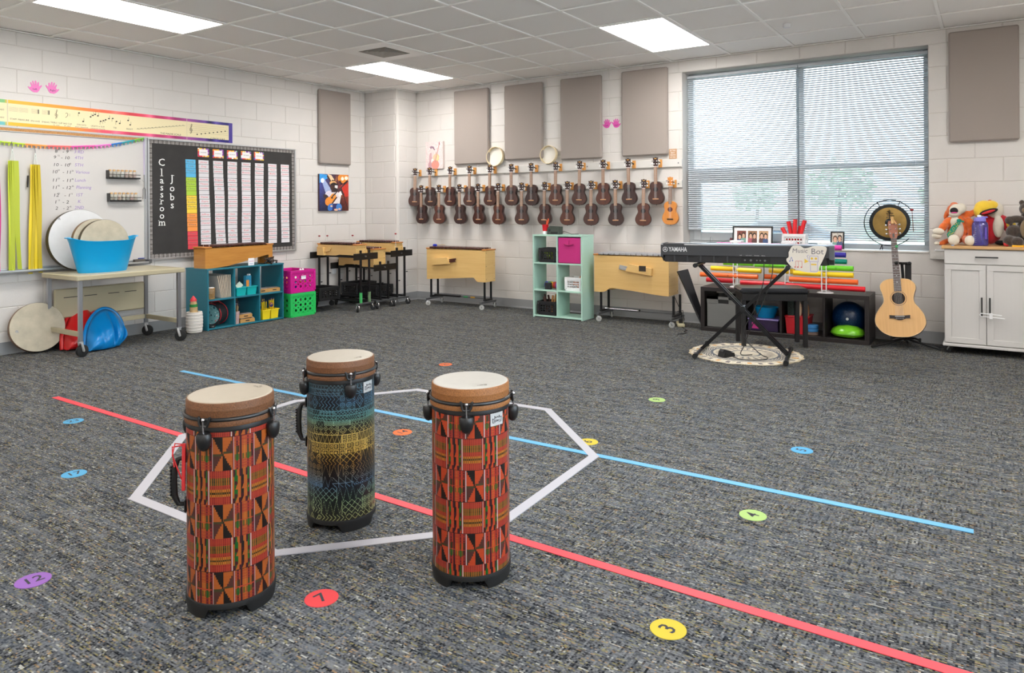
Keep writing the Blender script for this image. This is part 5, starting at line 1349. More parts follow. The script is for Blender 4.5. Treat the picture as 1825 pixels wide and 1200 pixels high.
t=empty('flower_badge',(.425,-2.215,.172),0,'round purple and rainbow badge among the pencils','badge')
MB().cyl((0,0,0),(.006,0,0),.024,n=24).build('disc',mat('purple_disc',(60,36,100),.5),t)
for k_,c_ in enumerate(((230,70,60),(240,170,50),(90,180,90),(70,120,210))): MB().tube([(.0075,(.018-.004*k_)*math.cos(a),(.018-.004*k_)*math.sin(a)) for a in [PI*i/8 for i in range(9)]],.0016,5).build('arc',mat('arc%d'%k_,c_,.5),t)
# ------------------------------------------------------------------ crates
M_mag=mat('magenta_plastic',(206,24,140),.35); M_grn=mat('green_plastic',(44,196,96),.35); M_bcr=mat('black_crate',(28,28,30),.45)
crate('storage_crate',(.262,-1.808,0),0,.40,.35,.262,M_grn,'bright green crate on the carpet, under the magenta one','stacked file crates',nx=5,ny=3,rr=.0155)
t=crate('storage_crate',(.262,-1.808,.2645),0,.40,.35,.250,M_mag,'magenta crate stacked on the green one beside the teal shelf','stacked file crates',nx=5,ny=3,rr=.0155)
MB().box(.2035,.206,-.035,.03,.150,.188).build('label_card',M_paper,t,0); 
text('label_text','SCARVES',(.2065,-.002,.177),YP,ZP,.014,mat('blue_writing',(110,120,190),.7),t)
def clutter(loc,W,D,H,cols,label,seed,r0=.02,r1=.032):
    r_=random.Random(seed); t=empty('shaker_pile',loc,0,label,'shakers'); 
    for ci,c_ in enumerate(cols):
        m_=MB()
        for q in range(7): m_.ball((r_.uniform(-W/2,W/2),r_.uniform(-D/2,D/2),r_.uniform(r1,H-r1)),(r_.uniform(r0,r1),)*2+(r_.uniform(r0,r1),),8,6)
        o=m_.build('shakers',mat('shaker_%d_%d'%(seed,ci),c_,.5),t); o['kind']='stuff'
    return t
clutter((.262,-1.808,.010),.30,.26,.20,[(190,150,110),(120,60,50),(60,60,70),(230,220,200)],'brown and white shakers piled in the green crate',1)
clutter((.262,-1.808,.2745),.30,.26,.19,[(220,50,60),(40,90,190),(240,200,70),(240,236,236)],'coloured shakers piled in the magenta crate',2)
for s_,y in enumerate((-1.80,-1.765)):
    t=MB().lathe([(0,0),(.016,0),(.017,.02),(.010,.045),(0,.05)],14).build('white_bell',M_white,None,loc=(.40,y,.4785)); tag(t,'%s white bell shape poking over the rim of the magenta crate'%('left' if s_==0 else 'right'),'bell')
crate('storage_crate',(.258,-1.37,.1255),0,.30,.32,.150,M_bcr,'low black crate sitting on the stand crossbars next to the magenta crate','black mesh crates on the instrument stands',nx=6,ny=3,diamond=True)
crate('storage_crate',(.245,-.745,.1255),0,.28,.34,.155,M_bcr,'black crate farthest back among the instrument stands','black mesh crates on the instrument stands',nx=6,ny=3,diamond=True)
crate('storage_crate',(.50,-.685,.1255),0,.26,.30,.125,M_bcr,'front black crate on the stand crossbars near the corner','black mesh crates on the instrument stands',nx=6,ny=3,diamond=True)
# ------------------------------------------------------------------ three adjustable stands in the corner, with instruments
def stand(cy,zp,label,py=.068,plw=.195,tape=False,dx=.022):
    t=empty('instrument_stand',(.42,cy,0),0,label,'instrument stand','black adjustable instrument stands')
    for sx,x in ((1,.34+dx),(-1,-.34)):
        m_=MB(); m_.box(x-.013,x+.013,-.140,.140,.082,.102,.003); m_.build('foot_bar',M_steel if sx>0 else M_blackm,t)
        for s_ in (-1,1):
            MB().box(x-.012,x+.012,s_*py-.010,s_*py+.010,.10,zp+.110,.002).build('post',M_blackm,t)
            caster(t,x,s_*.116,.083,.034,M_chrome if sx>0 else M_blackm,M_rubber,R(60*s_))
            k_=MB(); k_.tube([(x+.012,s_*py,.36+.05*s_),(x+.03,s_*py+.004,.36+.05*s_)],.004,6); k_.ball((x+.034,s_*py+.006,.36+.05*s_),(.007,.016,.007),8,6); k_.build('clamp_knob',M_black,t)
        pl_=MB().box(x+(.012 if sx>0 else -.020),x+(.020 if sx>0 else -.012),-plw,plw,zp,zp+.076,.002).build('end_plate',M_blackm,t)
        MB().tube([(x+.021,-.02,zp+.04),(x+.04,-.02,zp+.04)],.009,10).build('bolt',M_steel,pl_)
        if tape and sx>0:
            for s_ in (-1,1): MB().box(x-.0125,x+.0128,s_*py-.0106,s_*py+.0106,.102,.22).build('green_tape',mat('green_tape',(70,180,100),.6) if s_<0 else mat('mixed_tape',(120,150,110),.6,var=(60,.4)),t,0)
    for s_ in (-1,1):
        MB().box(-.33,.33+dx,s_*.05-.010,s_*.05+.010,.104,.124,.002).build('crossbar',M_blackm,t)
    MB().box(-.33,.33+dx,-.075,-.055,zp+.018,zp+.038,.002).build('top_bar',M_blackm,t); MB().box(-.33,.33+dx,.055,.075,zp+.018,zp+.038,.002).build('top_bar',M_blackm,t)
    return t
stand(-1.174,.602,'black adjustable stand nearest the crates, green tape on its posts',tape=True)
stand(-.853,.452,'lower black adjustable stand in the middle of the corner group')
stand(-.561,.604,'tall black adjustable stand closest to the corner')
pA=[(0,0),(.30,0),(.36,.012),(.60,.012),(.66,0)]
xylophone('alto_xylophone',(.108,-1.285,.6425),0,'pale xylophone on the stand nearest the crates, with a box on its front',.638,.165,pA,.125,13,M_rose,M_maple,M_oaktop,holder=(.03,.0,.12,1,M_maple))
pC=[(0,0),(.08,0),(.12,.022),(.34,.022),(.42,.0),(.60,-.0)]
xylophone('alto_xylophone',(.108,-.955,.4925),0,'pale xylophone on the lower middle stand, its end panel facing out',.595,.205,pC,.205,12,M_rose,M_maple,M_oaktop)
xylophone('alto_xylophone',(.108,-.64,.6445),0,'pale xylophone on the stand closest to the corner',.638,.150,pA,.120,13,M_rose,M_maple,M_oaktop)
M_mr=mat('red_rubber',(150,34,40),.5); M_mst=mat('mallet_stick',(222,220,216),.5)
for (x,y,z,zt,l) in ((.055,-1.215,.79,.868,'first'),(.185,-1.205,.79,.872,'second'),(.62,-1.21,.79,.883,'third')):
    t=empty('mallet',(x,y,z-.006),0,'red headed mallet standing up at the far left xylophone, %s from the left'%l,'mallet','upright red headed mallets')
    MB().tube([(0,0,0),(0,0,zt-z)],.0028,6).build('stick',M_mst,t); MB().ball((0,0,zt-z+.004),(.014,.014,.009),12,8).build('head',M_mr,t)
t=empty('mallet',(.76,-.626,.715),0,'red headed mallet standing on a post of the corner stand','mallet','upright red headed mallets')
MB().tube([(0,0,0),(0,0,.165)],.0028,6).build('stick',M_mst,t); MB().ball((0,0,.168),(.014,.014,.010),12,8).build('head',M_mr,t)
t=MB().box(-.004,0,-.035,.035,0,.085,.002).build('wall_socket',M_white,None,loc=(.005,-.93,.38)); t.location=(.0045,-.93,.38); tag(t,'white wall socket plate behind the instrument stands','socket')
# ------------------------------------------------------------------ ukuleles on the back wall
XP=(1,0,0)
M_mahs=[mat('mahogany_a',(74,36,26),.3,coat=.3,grain=((60,20,4),(44,22,18),.8)),mat('mahogany_b',(92,46,30),.3,coat=.3,grain=((60,20,4),(54,26,20),.8)),mat('mahogany_c',(58,30,26),.3,coat=.3,grain=((60,20,4),(36,20,18),.8)),mat('mahogany_d',(112,58,34),.3,coat=.3,grain=((60,20,4),(70,34,22),.8))]
M_uside=mat('uke_side',(52,26,22),.35,coat=.3); M_fret=mat('uke_fretboard',(150,108,74),.5); M_yuke=mat('spruce_yellow',(216,140,58),.35,coat=.2,grain=((60,20,4),(190,110,44),.6))
M_bridge=mat('bridge_wood',(190,140,100),.5); M_hook=mat('hanger_wood',(214,150,76),.5)
def smooth_curve(pts,n=6):
    out=[]
    for i in range(len(pts)-1):
        p0=pts[max(i-1,0)];p1=pts[i];p2=pts[i+1];p3=pts[min(i+2,len(pts)-1)]
        for k in range(n):
            t=k/n; out.append(tuple(.5*((2*p1[j])+(-p0[j]+p2[j])*t+(2*p0[j]-5*p1[j]+4*p2[j]-p3[j])*t*t+(-p0[j]+3*p1[j]-3*p2[j]+p3[j])*t**3) for j in (0,1)))
    out.append(pts[-1]); return out
def body_outline(half,n=5):
    c_=smooth_curve(half,n); r_=[(max(w_,0),z) for w_,z in c_]
    return r_+[(-w_,z) for w_,z in reversed(r_[1:-1])]
def inset(poly,d):
    n=len(poly); out=[]
    for i in range(n):
        a,b_,c_=Vector(poly[i-1]),Vector(poly[i]),Vector(poly[(i+1)%n]); t=(c_-a).normalized(); nn=Vector((-t.y,t.x)); out.append(tuple(b_+nn*d))
    return out
def lutebody(t,out,dep,top_m,side_m,edge=.004,name='body'):
    """outline (x,z) counterclockwise; front y=0 (towards viewer), back y=dep"""
    n=len(out); ins=inset(out,edge); m_=MB()
    vs=[(x,0,z) for x,z in ins]+[(x,edge,z) for x,z in out]+[(x,dep-edge,z) for x,z in out]+[(x,dep,z) for x,z in ins]
    m_.add(vs,[(i+n,(i+1)%n+n,(i+1)%n+2*n,i+2*n) for i in range(n)]+[(i+2*n,(i+1)%n+2*n,(i+1)%n+3*n,i+3*n) for i in range(n)]+[tuple(range(4*n-1,3*n-1,-1))]+[(i,(i+1)%n,(i+1)%n+n,i+n) for i in range(n)])
    b_=m_.build(name,side_m,t,50)
    m_=MB(); m_.add([(x,-.0004,z) for x,z in inset(out,edge*.9)],[tuple(range(n))]); m_.build('soundboard',top_m,b_,0)
    return b_
UH=[(0,0),(.030,.002),(.060,.016),(.080,.045),(.084,.075),(.074,.108),(.060,.135),(.057,.155),(.063,.180),(.065,.200),(.055,.225),(.030,.240),(0,.243)]
def make_uke(top,yellow=False):
    t=empty('ukulele',(0,0,0))
    out=body_outline(UH,4)
    lutebody(t,out,.058,top,M_uside if not yellow else M_yuke)
    MB().cyl((0,-.0006,.158),(0,-.0012,.158),.0255,n=24).build('sound_hole',mat('hole_dark',(22,14,12),.8) if not yellow else mat('hole_red',(84,20,22),.8),t,0)
    MB().box(-.032,.032,-.008,-.001,.052,.064,.002).build('bridge',M_bridge if not yellow else M_black,t)
    MB().box(-.017,.017,-.006,.004,.215,.398,.002).build('fretboard',M_fret if not yellow else mat('dark_fret',(120,84,60),.5),t)
    MB().box(-.013,.013,.004,.018,.235,.398,.004).build('neck',M_uside if not yellow else M_yuke,t)
    m_=MB()
    for k_ in range(11): m_.box(-.017,.017,-.0068,-.006,.385-.015*k_,.3858-.015*k_)
    m_.build('fret_wires',M_alu,t,0)
    hp=[(-.016,.398),(.016,.398),(.024,.412),(.026,.470),(.028,.492),(.012,.488),(.006,.497),(0,.492),(-.006,.497),(-.012,.488),(-.028,.492),(-.026,.470),(-.024,.412)]
    h=MB().prism(hp,.000,.013,'y').build('headstock',M_uside if not yellow else M_yuke,t,0)
    MB().box(-.011,.011,-.0008,0,.476,.484).build('gold_mark',mat('gold_mark',(196,150,70),.4),h,0)
    for s_ in (-1,1):
        for z in (.425,.455):
            m_=MB(); m_.cyl((s_*.015,-.007,z),(s_*.015,.0,z),.0055,n=8); m_.cyl((s_*.024,.007,z),(s_*.034,.007,z),.002,n=6); m_.box(s_*.038-.007,s_*.038+.007,.001,.013,z-.008,z+.008,.003); m_.build('tuning_peg',M_white if (s_>0 or z<.43) else M_chrome,t)
    m_=MB()
    for k_ in range(4): m_.cyl((-.0105+.007*k_,-.0075,.058),(-.0095+.0063*k_,-.0070,.400),.0005,n=3)
    m_.build('strings',M_white,t,0)
    MB().cyl((0,.029,0),(0,.029,-.008),.004,n=8).build('end_pin',M_black,t)
    MB().box(-.017,.017,-.0075,.001,.396,.401).build('nut',M_white,t,0)
    return t
def put_uke(proto,used,loc,label,rz,ry=0):
    o=proto if not used else copy_tree(proto); o.location=loc; o.rotation_euler=(0,R(ry),R(rz)); tag(o,label,'ukulele','ukuleles hanging on the two wall rails'); return o
protos=[make_uke(m_) for m_ in M_mahs]; used=[False]*4
ux=[.634,.903,1.215,1.523,1.831,2.143,2.424,2.746,3.049,3.35,3.657,3.957]
lx=[.749,1.041,1.375,1.66,1.952,2.285,2.593,2.896,3.195,3.497,3.812]
rs_=random.Random(2)
for row,(xs,z,kinds) in enumerate(((ux,1.222,[0,2,0,0,0,0,2,1,0,1,2,0]),(lx,.997,[2,1,2,0,1,0,0,1,0,2,1]))):
    for i,x in enumerate(xs):
        k_=kinds[i]; s_='dark brown' if k_ in (0,2) else 'reddish brown'
        put_uke(protos[k_],used[k_],(x,-.130,z),'%s ukulele, %s from the left on the %s wall rail'%(s_,ORD[i],'upper' if row==0 else 'lower'),(30 if (row==0 and i==0) else rs_.uniform(4,16)),rs_.uniform(-1.5,1.5)); used[k_]=True
yu=make_uke(M_yuke,True); yu.location=(4.113,-.130,1.012); yu.rotation_euler=(0,R(.5),R(9)); tag(yu,'yellow wood ukulele at the right end of the lower wall rail','ukulele','ukuleles hanging on the two wall rails')
bpy.data.objects.remove(protos[3]) if not used[3] and not protos[3].children else [bpy.data.objects.remove(c) for c in list(protos[3].children_recursive)]
if not used[3]: bpy.data.objects.remove(protos[3])
for nm,z0,z1,xs,x0 in (('upper',1.614,1.696,[x+.014 for x in ux],.60),('lower',1.398,1.476,[x+.014 for x in lx+[4.113]],.64)):
    t=empty('wall_rail',(2.4,-.001,z0),0,'%s white wall rail with wooden ukulele hooks'%nm,'wall rail','white rails for the ukuleles')
    MB().box(x0-2.4,4.203-2.4,-.020,0,0,z1-z0,.003).build('board',M_wpaint,t)
    for x in xs:
        h=MB().box(x-2.4-.019,x-2.4+.019,-.038,-.020,-.002,z1-z0+.002 if nm=='upper' else z1-z0+.004,.003).build('hook_block',M_hook,t)
        m_=MB(); m_.cyl((x-2.4,-.038,.045),(x-2.4,-.060,.045),.006,n=8); m_.tube([(x-2.4-.022,-.150,.058),(x-2.4-.024,-.115,.050),(x-2.4-.018,-.075,.045),(x-2.4,-.062,.045),(x-2.4+.018,-.075,.045),(x-2.4+.024,-.115,.050),(x-2.4+.022,-.150,.058)],.0045,6); m_.build('yoke',M_black,h)
    m_=MB()
    for x in (3.10,4.165): m_.cyl((x-2.4,-.020,.04),(x-2.4,-.023,.04),.007,n=10)
    m_.build('bolt',M_steel,t)
# hoop drums on the upper rail
M_pale=mat('pale_hoop',(226,208,170),.5); M_film=mat('clear_skin',(226,222,208),.3,alpha=.35)
for x,r_,lb in ((1.852,.120,'left of two pale hoop drums above the upper ukulele rail'),(2.607,.108,'right of two pale hoop drums above the upper ukulele rail')):
    t=empty('hoop_drum',(x,-.012,1.697+r_),0,lb,'drum','pale hoop drums over the ukuleles'); t.rotation_euler=(R(-6),0,0)
    n=48; m_=MB()
    rr=[[(q*math.cos(2*PI*k/n),y,q*math.sin(2*PI*k/n)) for k in range(n)] for q,y in ((r_-.006,0),(r_,0),(r_,-.045),(r_-.006,-.045))]
    m_.add(sum(rr,[]),[(i*n+k,i*n+(k+1)%n,((i+1)%4)*n+(k+1)%n,((i+1)%4)*n+k) for i in range(4) for k in range(n)]); m_.build('hoop',M_pale,t,40)
    m_=MB(); m_.cyl((0,-.004,0),(0,-.003,0),r_-.005,n=n); m_.build('skin',mat('pale_skin',(224,220,210),.5),t,0)
# ------------------------------------------------------------------ roller stand for the two long instruments
def roller(name_loc,L,dy,zt,label,tape=False):
    t=empty('roller_stand',name_loc,0,label,'instrument stand','low rolling instrument stands')
    for x in (0,L):
        MB().box(x-.016,x+.016,-dy/2-.09,dy/2+.09,.072,.094,.003).build('foot_bar',M_steel,t)
        for s_ in (-1,1):
            MB().box(x-.011,x+.011,s_*dy/2-.009,s_*dy/2+.009,.094,zt,.002).build('post',M_blackm,t)
            caster(t,x,s_*(dy/2+.075),.073,.030,M_chrome,mat('grey_wheel',(176,176,172),.4),R(70+40*s_))
        MB().box(x-.014,x+.014,-dy/2-.012,dy/2+.012,.096,.118,.002).build('tie_bar',M_black,t)
    MB().cyl((0,0,.118),(L*.5,0,.118),.011,n=12).build('crossbar',M_chrome if not tape else M_blackm,t); MB().cyl((L*.5,0,.118),(L,0,.118),.0085,n=12).build('crossbar_inner',M_steel,t)
    MB().ball((L*.5,-.012,.125),(.012,.012,.010),8,6).build('clamp_knob',M_black,t)
    if tape: 
        for k_,c_ in enumerate(((60,150,90),(200,150,60))): MB().cyl((L*(.56+.13*k_),0,.118),(L*(.64+.13*k_),0,.118),.0098,n=10).build('tape_band',mat('band%d'%k_,c_,.6),t)
    return t
roller((1.085,-.275,0),.815,.13,.318,'low rolling stand under the pale bass xylophone',True)
pB=[(0,0),(.72,.052),(.745,.030),(.765,.008),(.79,.004),(.892,.004)]
xylophone('bass_xylophone',(1.045,-.375,.3185),0,'pale maple bass xylophone on a rolling stand by the back wall',.892,.20,[(x,z) for x,z in pB],.375,13,M_rose,M_maple,M_oaktop,holder=(.10,.18,.285,1,M_rose))
t=empty('double_mallet',(1.115,-.30,.735),0,'pair of blue mallet heads resting on the bass xylophone','mallet')
for s_ in (-1,1): MB().ball((s_*.014,0,0),(.017,.017,.017),12,8).build('head',mat('blue_ball2',(24,50,180),.4),t)
MB().tube([(-.014,0,0),(-.01,.18,.0)],.003,6).tube([(.014,0,0),(.02,.18,.0)],.003,6).build('stick',M_wood,t)
roller((3.435,-.275,0),.80,.18,.306,'low rolling stand under the silver barred metallophone')
pM=[(0,.0),(.09,0),(.135,.012),(.165,.036),(.20,.048),(.32,.040),(.49,.027),(.66,.008),(.78,0),(.825,0)]
xylophone('metallophone',(3.378,-.408,.3065),0,'pale maple metallophone with silver bars on a rolling stand beside the green shelf',.825,.26,pM,.385,12,mat('silver_bars',(196,198,206),.3,metal=.75),M_maple,M_oaktop,holder=(.375,.20,.285,-1,M_alu))
t=MB().box(0,.075,-.003,0,0,.055,.001).build('maker_plate',mat('dark_plate',(50,40,32),.5),None,loc=(3.905,-.4525,.548)); tag(t,'small dark maker plate on the metallophone bar holder','plate')
# ------------------------------------------------------------------ mint cube shelf
M_mint=mat('mint_laminate',(176,212,196),.45)
t=empty('cube_shelf',(2.99,-.39,0),0,'mint green six cube shelf standing upright by the back wall','shelf')
def gb(name,x0,x1,z0,z1,y0=-.523,y1=-.257): return MB().box(x0-2.99,x1-2.99,y0+.39,y1+.39,z0,z1,.001).build(name,M_mint,t)
gb('side_panel',2.684,2.700,0,.886); gb('side_panel',3.278,3.294,0,.886); gb('top_panel',2.682,3.296,.886,.902,-.525,-.255); gb('bottom_panel',2.700,3.278,.010,.026)
gb('divider',2.981,2.997,.026,.886)
for a,b_ in ((2.700,2.981),(2.997,3.278)):
    for z in (.297,.592): gb('middle_shelf',a,b_,z-.008,z+.008)
m_=MB()
for z in (.30,.595,.86,.03):
    for y in (-.49,-.29): m_.cyl((.304,y+.39,z),(.3055,y+.39,z),.004,n=8)
m_.build('screw_caps',M_wpaint,t,0)
M_lime=mat('lime_ball',(160,190,60),.5)
crate('small_crate',(2.855,-.41,.6005),0,.205,.20,.155,M_bcr,'small black crate with green balls in the top left mint cube','small crates in the mint shelf',nx=5,ny=3,rr=.0105)
o=MB(); r_=random.Random(3)
for q in range(10): o.ball((r_.uniform(-.06,.06),r_.uniform(-.06,.06),r_.uniform(.03,.11)),.026,8,6)
o=o.build('green_balls',M_lime,None,loc=(2.855,-.41,.606)); tag(o,'lime green balls inside the small black crate','balls',kind='stuff')
M_fus=mat('fuchsia_fabric',(196,46,124),.85,bump=(300,.3))
t=empty('fabric_bin',(3.1375,-.39,.6005),0,'fuchsia fabric bin with a strap handle in the top right mint cube','bin')
MB().box(-.135,.135,-.13,.12,0,.272,.008).build('bin',M_fus,t)
MB().tube([(-.055,-.132,.205),(-.03,-.140,.198),(.0,-.146,.194),(.03,-.140,.198),(.055,-.132,.205)],.008,6).build('strap',mat('fuchsia_dark',(160,30,96),.85),t)
MB().box(-.004,.004,-.133,-.130,.18,.245).build('strap_tab',mat('fuchsia_dark',(160,30,96),.85),t)
t=empty('tie_dye_roll',(2.88,-.40,.347),0,'rolled tie-dye bundle with a black band in the middle left mint cube','bundle')
for k_,c_ in enumerate(((40,70,190),(40,160,90),(230,190,50),(220,70,60),(150,50,160),(40,150,170))): MB().cyl((-.10+.034*k_,0,0),(-.066+.034*k_,0,0),.036,.038 if k_%2 else .034,n=18).build('coloured_band',mat('tiedye%d'%k_,c_,.8,var=(60,.4)),t)
t=MB().box(-.035,.035,-.02,.02,0,.075,.004).build('black_box',mat('black_print',(40,40,44),.5,var=(90,.8)),None,loc=(2.855,-.478,.3055)); tag(t,'small black printed box in front of the tie-dye bundle','box')
crate('small_crate',(3.165,-.40,.3055),0,.195,.19,.145,M_white,'small white crate with orange shakers in the middle right mint cube','small crates in the mint shelf',nx=6,ny=3,rr=.0095)
o=MB()
for q in range(10): o.ball((r_.uniform(-.06,.06),r_.uniform(-.06,.06),r_.uniform(.03,.105)),(.022,.022,.026),8,6)
for q in range(4): o.tube([(.02+.01*q,-.03,.10),(.05+.012*q,.02,.165)],.004,5)
o=o.build('orange_shakers',mat('orange_egg',(226,130,50),.5),None,loc=(3.165,-.40,.311)); tag(o,'orange and yellow shakers inside the small white crate','shakers',kind='stuff')
crate('small_crate',(2.845,-.41,.0265),0,.225,.20,.150,M_bcr,'black crate of wooden claves in the bottom left mint cube','small crates in the mint shelf',nx=5,ny=3,diamond=True)
for k_,(a,b_,l,mm) in enumerate(((-.06,.0,.21,0),(-.03,.03,.20,0),(-.045,-.04,.19,0),(.02,-.02,.205,1),(.05,.02,.20,1),(.065,-.03,.22,1),(.035,.04,.19,1))):
    o=MB().cyl((a*.5,b_,.01),(a+(-.02 if k_<3 else .02),b_,l),.011,n=10).build('clave',mat('dark_clave',(70,40,32),.5) if not mm else mat('tan_clave',(190,136,80),.5),None,loc=(2.845,-.41,.032)); tag(o,'%s wooden clave, %s from the left in the black crate of the mint shelf'%('dark brown' if not mm else 'tan',ORD[k_]),'clave','claves in the bottom crate')
t=empty('paper_cup',(2.775,-.40,.9025),0,'red and white paper cup with pencils on top of the mint shelf','cup')
MB().lathe([(0,0),(.027,0),(.030,.035)],20,cap=False).build('white_base',M_paper,t); MB().lathe([(.030,.035),(.0365,.105),(.0375,.107),(.0355,.105),(.029,.036)],20,cap=False).build('red_cup',mat('red_cup',(206,24,36),.5),t)
for k_,(a,b_) in enumerate(((.02,.01),(.03,-.01),(.012,.0))): MB().tube([(0,0,.01),(a*1.6,b_,.175-.01*k_)],.004,6).build('pencil',mat('orange_pencil',(236,96,50),.5),t)
t=empty('pencil_sharpener',(2.895,-.40,.9025),0,'dark green electric pencil sharpener on top of the mint shelf','sharpener')
MB().prism([(-.075,0),(.075,0),(.078,.085),(-.045,.092),(-.070,.070)],-.04,.04,'y').build('case',mat('dark_green_grey',(60,66,60),.45),t,0); MB().cyl((-.045,-.041,.045),(-.045,-.036,.045),.014,n=16).build('sharpening_hole',M_black,t); MB().box(-.03,.06,-.042,-.038,.008,.03,.001).build('shavings_tray',M_black,t)
MB().tube([(.075,.02,.02),(.10,.03,.035),(.13,.05,.02),(.16,.08,.003),(.24,.10,.002)],.003,6).build('power_cord',M_black,t)
# ------------------------------------------------------------------ window sill things
def photo(cv,seed,n=2,bg=(120,100,90)):
    r_=random.Random(seed); cv.noise(18,seed)
    for k_ in range(n):
        cx=.3+.42*k_ if n==2 else .5; cy=.45+r_.uniform(-.05,.08); hair=r_.choice([(50,34,28),(90,60,40),(30,24,24)])
        cv.ell(cx,cy+.42,.30,.30,r_.choice([(60,80,120),(170,90,100),(120,160,150),(90,60,60)])); cv.ell(cx,cy-.04,.21,.25,hair); cv.ell(cx,cy+.02,.15,.19,(222,176,150)); cv.ell(cx,cy+.11,.06,.02,(190,90,90)); cv.ell(cx-.06,cy-.02,.018,.018,(50,36,32)); cv.ell(cx+.06,cy-.02,.018,.018,(50,36,32))
M_photo=print_mat('photo_print',.25)
SZ=WZ0+.004
t=empty('triple_photo_frame',(4.895,.055,SZ),R(2),'black frame holding three photos on the window sill','photo frame'); t.rotation_euler=(R(-7),0,R(2))
for (a,b_,c_,d_) in ((-.195,.195,0,.014),(-.195,.195,.191,.205),(-.195,-.181,.014,.191),(.181,.195,.014,.191)): MB().box(a,b_,-.009,.009,c_,d_,.002).build('frame',M_black,t)
MB().box(-.181,.181,-.002,.006,.014,.191).build('mat_board',M_paper,t,0)
for k_ in range(3):
    cv=Canvas(36,40,[(120,60,50),(150,110,80),(190,150,110)][k_]); photo(cv,k_+2)
    flat_print('photo',cv,(-.150+.107*k_,-.0024,.158),XP,(0,0,-1),.088,.118,M_photo,t)
t=empty('small_photo_frame',(5.678,.045,SZ-.0),R(2),'small black framed photo of a couple on the window sill','photo frame'); t.rotation_euler=(R(-7),0,0)
for (a,b_,c_,d_) in ((-.060,.060,0,.014),(-.060,.060,.150,.162),(-.060,-.047,.014,.150),(.047,.060,.014,.150)): MB().box(a,b_,-.008,.008,c_,d_,.002).build('frame',M_black,t)
cv=Canvas(36,50,(206,198,186)); photo(cv,9); cv.line(.5,.05,.95,.6,.02,(90,50,40)); flat_print('photo',cv,(-.047,-.003,.150),XP,(0,0,-1),.094,.136,M_photo,t)
t=crate('small_crate',(5.30,.065,SZ),0,.215,.125,.135,M_white,'white basket of short red tubes on the window sill','small crates on the sill',nx=6,ny=2,rr=.010)
M_redt=mat('red_tube',(226,40,48),.3)
for k_,(a,b_,ry,h) in enumerate(((-.065,.0,-32,.20),(-.035,.02,-14,.245),(-.015,-.02,4,.262),(.03,.01,20,.262),(.012,.03,14,.20))):
    m_=MB(); q=MB()
    m_.cyl((0,0,0),(0,0,h),.0195,n=20,cap=False); m_.cyl((0,0,h),(0,0,0),.0175,n=20,cap=False)
    o=m_.build('percussion_tube',M_redt,None,loc=(5.30+a*.5,.065+b_,SZ+.012)); o.rotation_euler=(0,R(ry*.8),0); tag(o,'%s short red plastic tube in the white basket on the sill, counted from the left'%ORD[k_],'plastic tube','red tubes in the sill basket')
    MB().cyl((0,-.0197,.09),(0,-.0201,.09),.008,n=10).build('note_mark',M_black,o,0)
t=empty('keypad_clock',(4.50,.03,SZ),R(-3),'small black desk clock with green buttons on the left end of the sill','clock')
MB().ball((0,0,.020),(.085,.035,.020),20,8).build('case',mat('clock_black',(34,40,40),.3),t); MB().box(-.03,.035,-.034,-.028,.014,.030,.002).build('button_row',mat('green_buttons',(90,160,60),.5),t)
for x in (-.065,.065): MB().box(x-.014,x+.014,-.03,-.022,.012,.03,.003).build('silver_end',M_alu,t)
MB().tube([(-.09,0,.015),(-.15,.0,.008),(-.22,-.01,.003),(-.30,-.012,-.010)],.0025,5).build('cord',M_steel,t)
t=MB().tube([(-.013,0,0),(-.012,0,.07),(-.006,0,.088),(.006,0,.088),(.012,0,.07),(.013,0,0)],.0018,6).build('wire_loop',M_chrome,None,loc=(4.475,.085,SZ)); tag(t,'upright chrome wire loop behind the desk clock','wire')
t=empty('mallet',(4.50,.10,SZ+.012),0,'mallet with a dark red ball head lying across the left window sill','mallet')
MB().tube([(0,0,0),(.165,0,.052)],.003,6).build('stick',M_steel,t); MB().ball((.175,0,.056),.017,14,10).build('head',mat('dark_red_ball',(96,30,34),.35),t)
# ------------------------------------------------------------------ black cube unit with plastic tubes
M_bb=mat('black_brown',(38,32,32),.4)
KX0,KX1,KY0,KY1,KZ=4.528,6.004,-.415,-.035,.424
t=empty('low_cube_unit',(5.266,-.225,0),0,'low black brown four cube unit under the window','shelf')
def kb_(name,x0,x1,z0,z1): return MB().box(x0-5.266,x1-5.266,KY0+.225,KY1+.225,z0,z1,.0015).build(name,M_bb,t)
kb_('side_panel',KX0,KX0+.038,.038,KZ-.038); kb_('side_panel',KX1-.038,KX1,.038,KZ-.038); kb_('top_panel',KX0,KX1,KZ-.038,KZ); kb_('bottom_panel',KX0,KX1,0,.038)
DV=[4.918,5.274,5.640]
for d in DV: kb_('divider',d-.010,d+.010,.038,KZ-.038)
M_gf=mat('grey_felt',(128,128,126),.95,var=(260,.35),bump=(300,.4))
t=empty('felt_bin',(4.74,-.235,.0385),0,'grey felt bin in the left cube of the black unit','bin')
m_=MB(); m_.box(-.16,.16,-.15,.15,0,.23,.006); m_.box(-.16,-.05,-.15,-.145,.23,.295); m_.box(.05,.16,-.15,-.145,.23,.295); m_.box(-.16,.16,-.15,-.145,.268,.295); m_.box(-.16,-.155,-.145,.15,.23,.295); m_.box(.155,.16,-.145,.15,.23,.295); m_.box(-.16,.16,.145,.15,.23,.295)
m_.build('felt_box',M_gf,t,0); MB().box(-.05,.05,-.144,-.140,.225,.272).build('grip_hole',M_black,t,0)
t=empty('oval_bowl',(5.105,-.25,.152),0,'small blue oval tub on a purple lidded box in the second cube','tub')
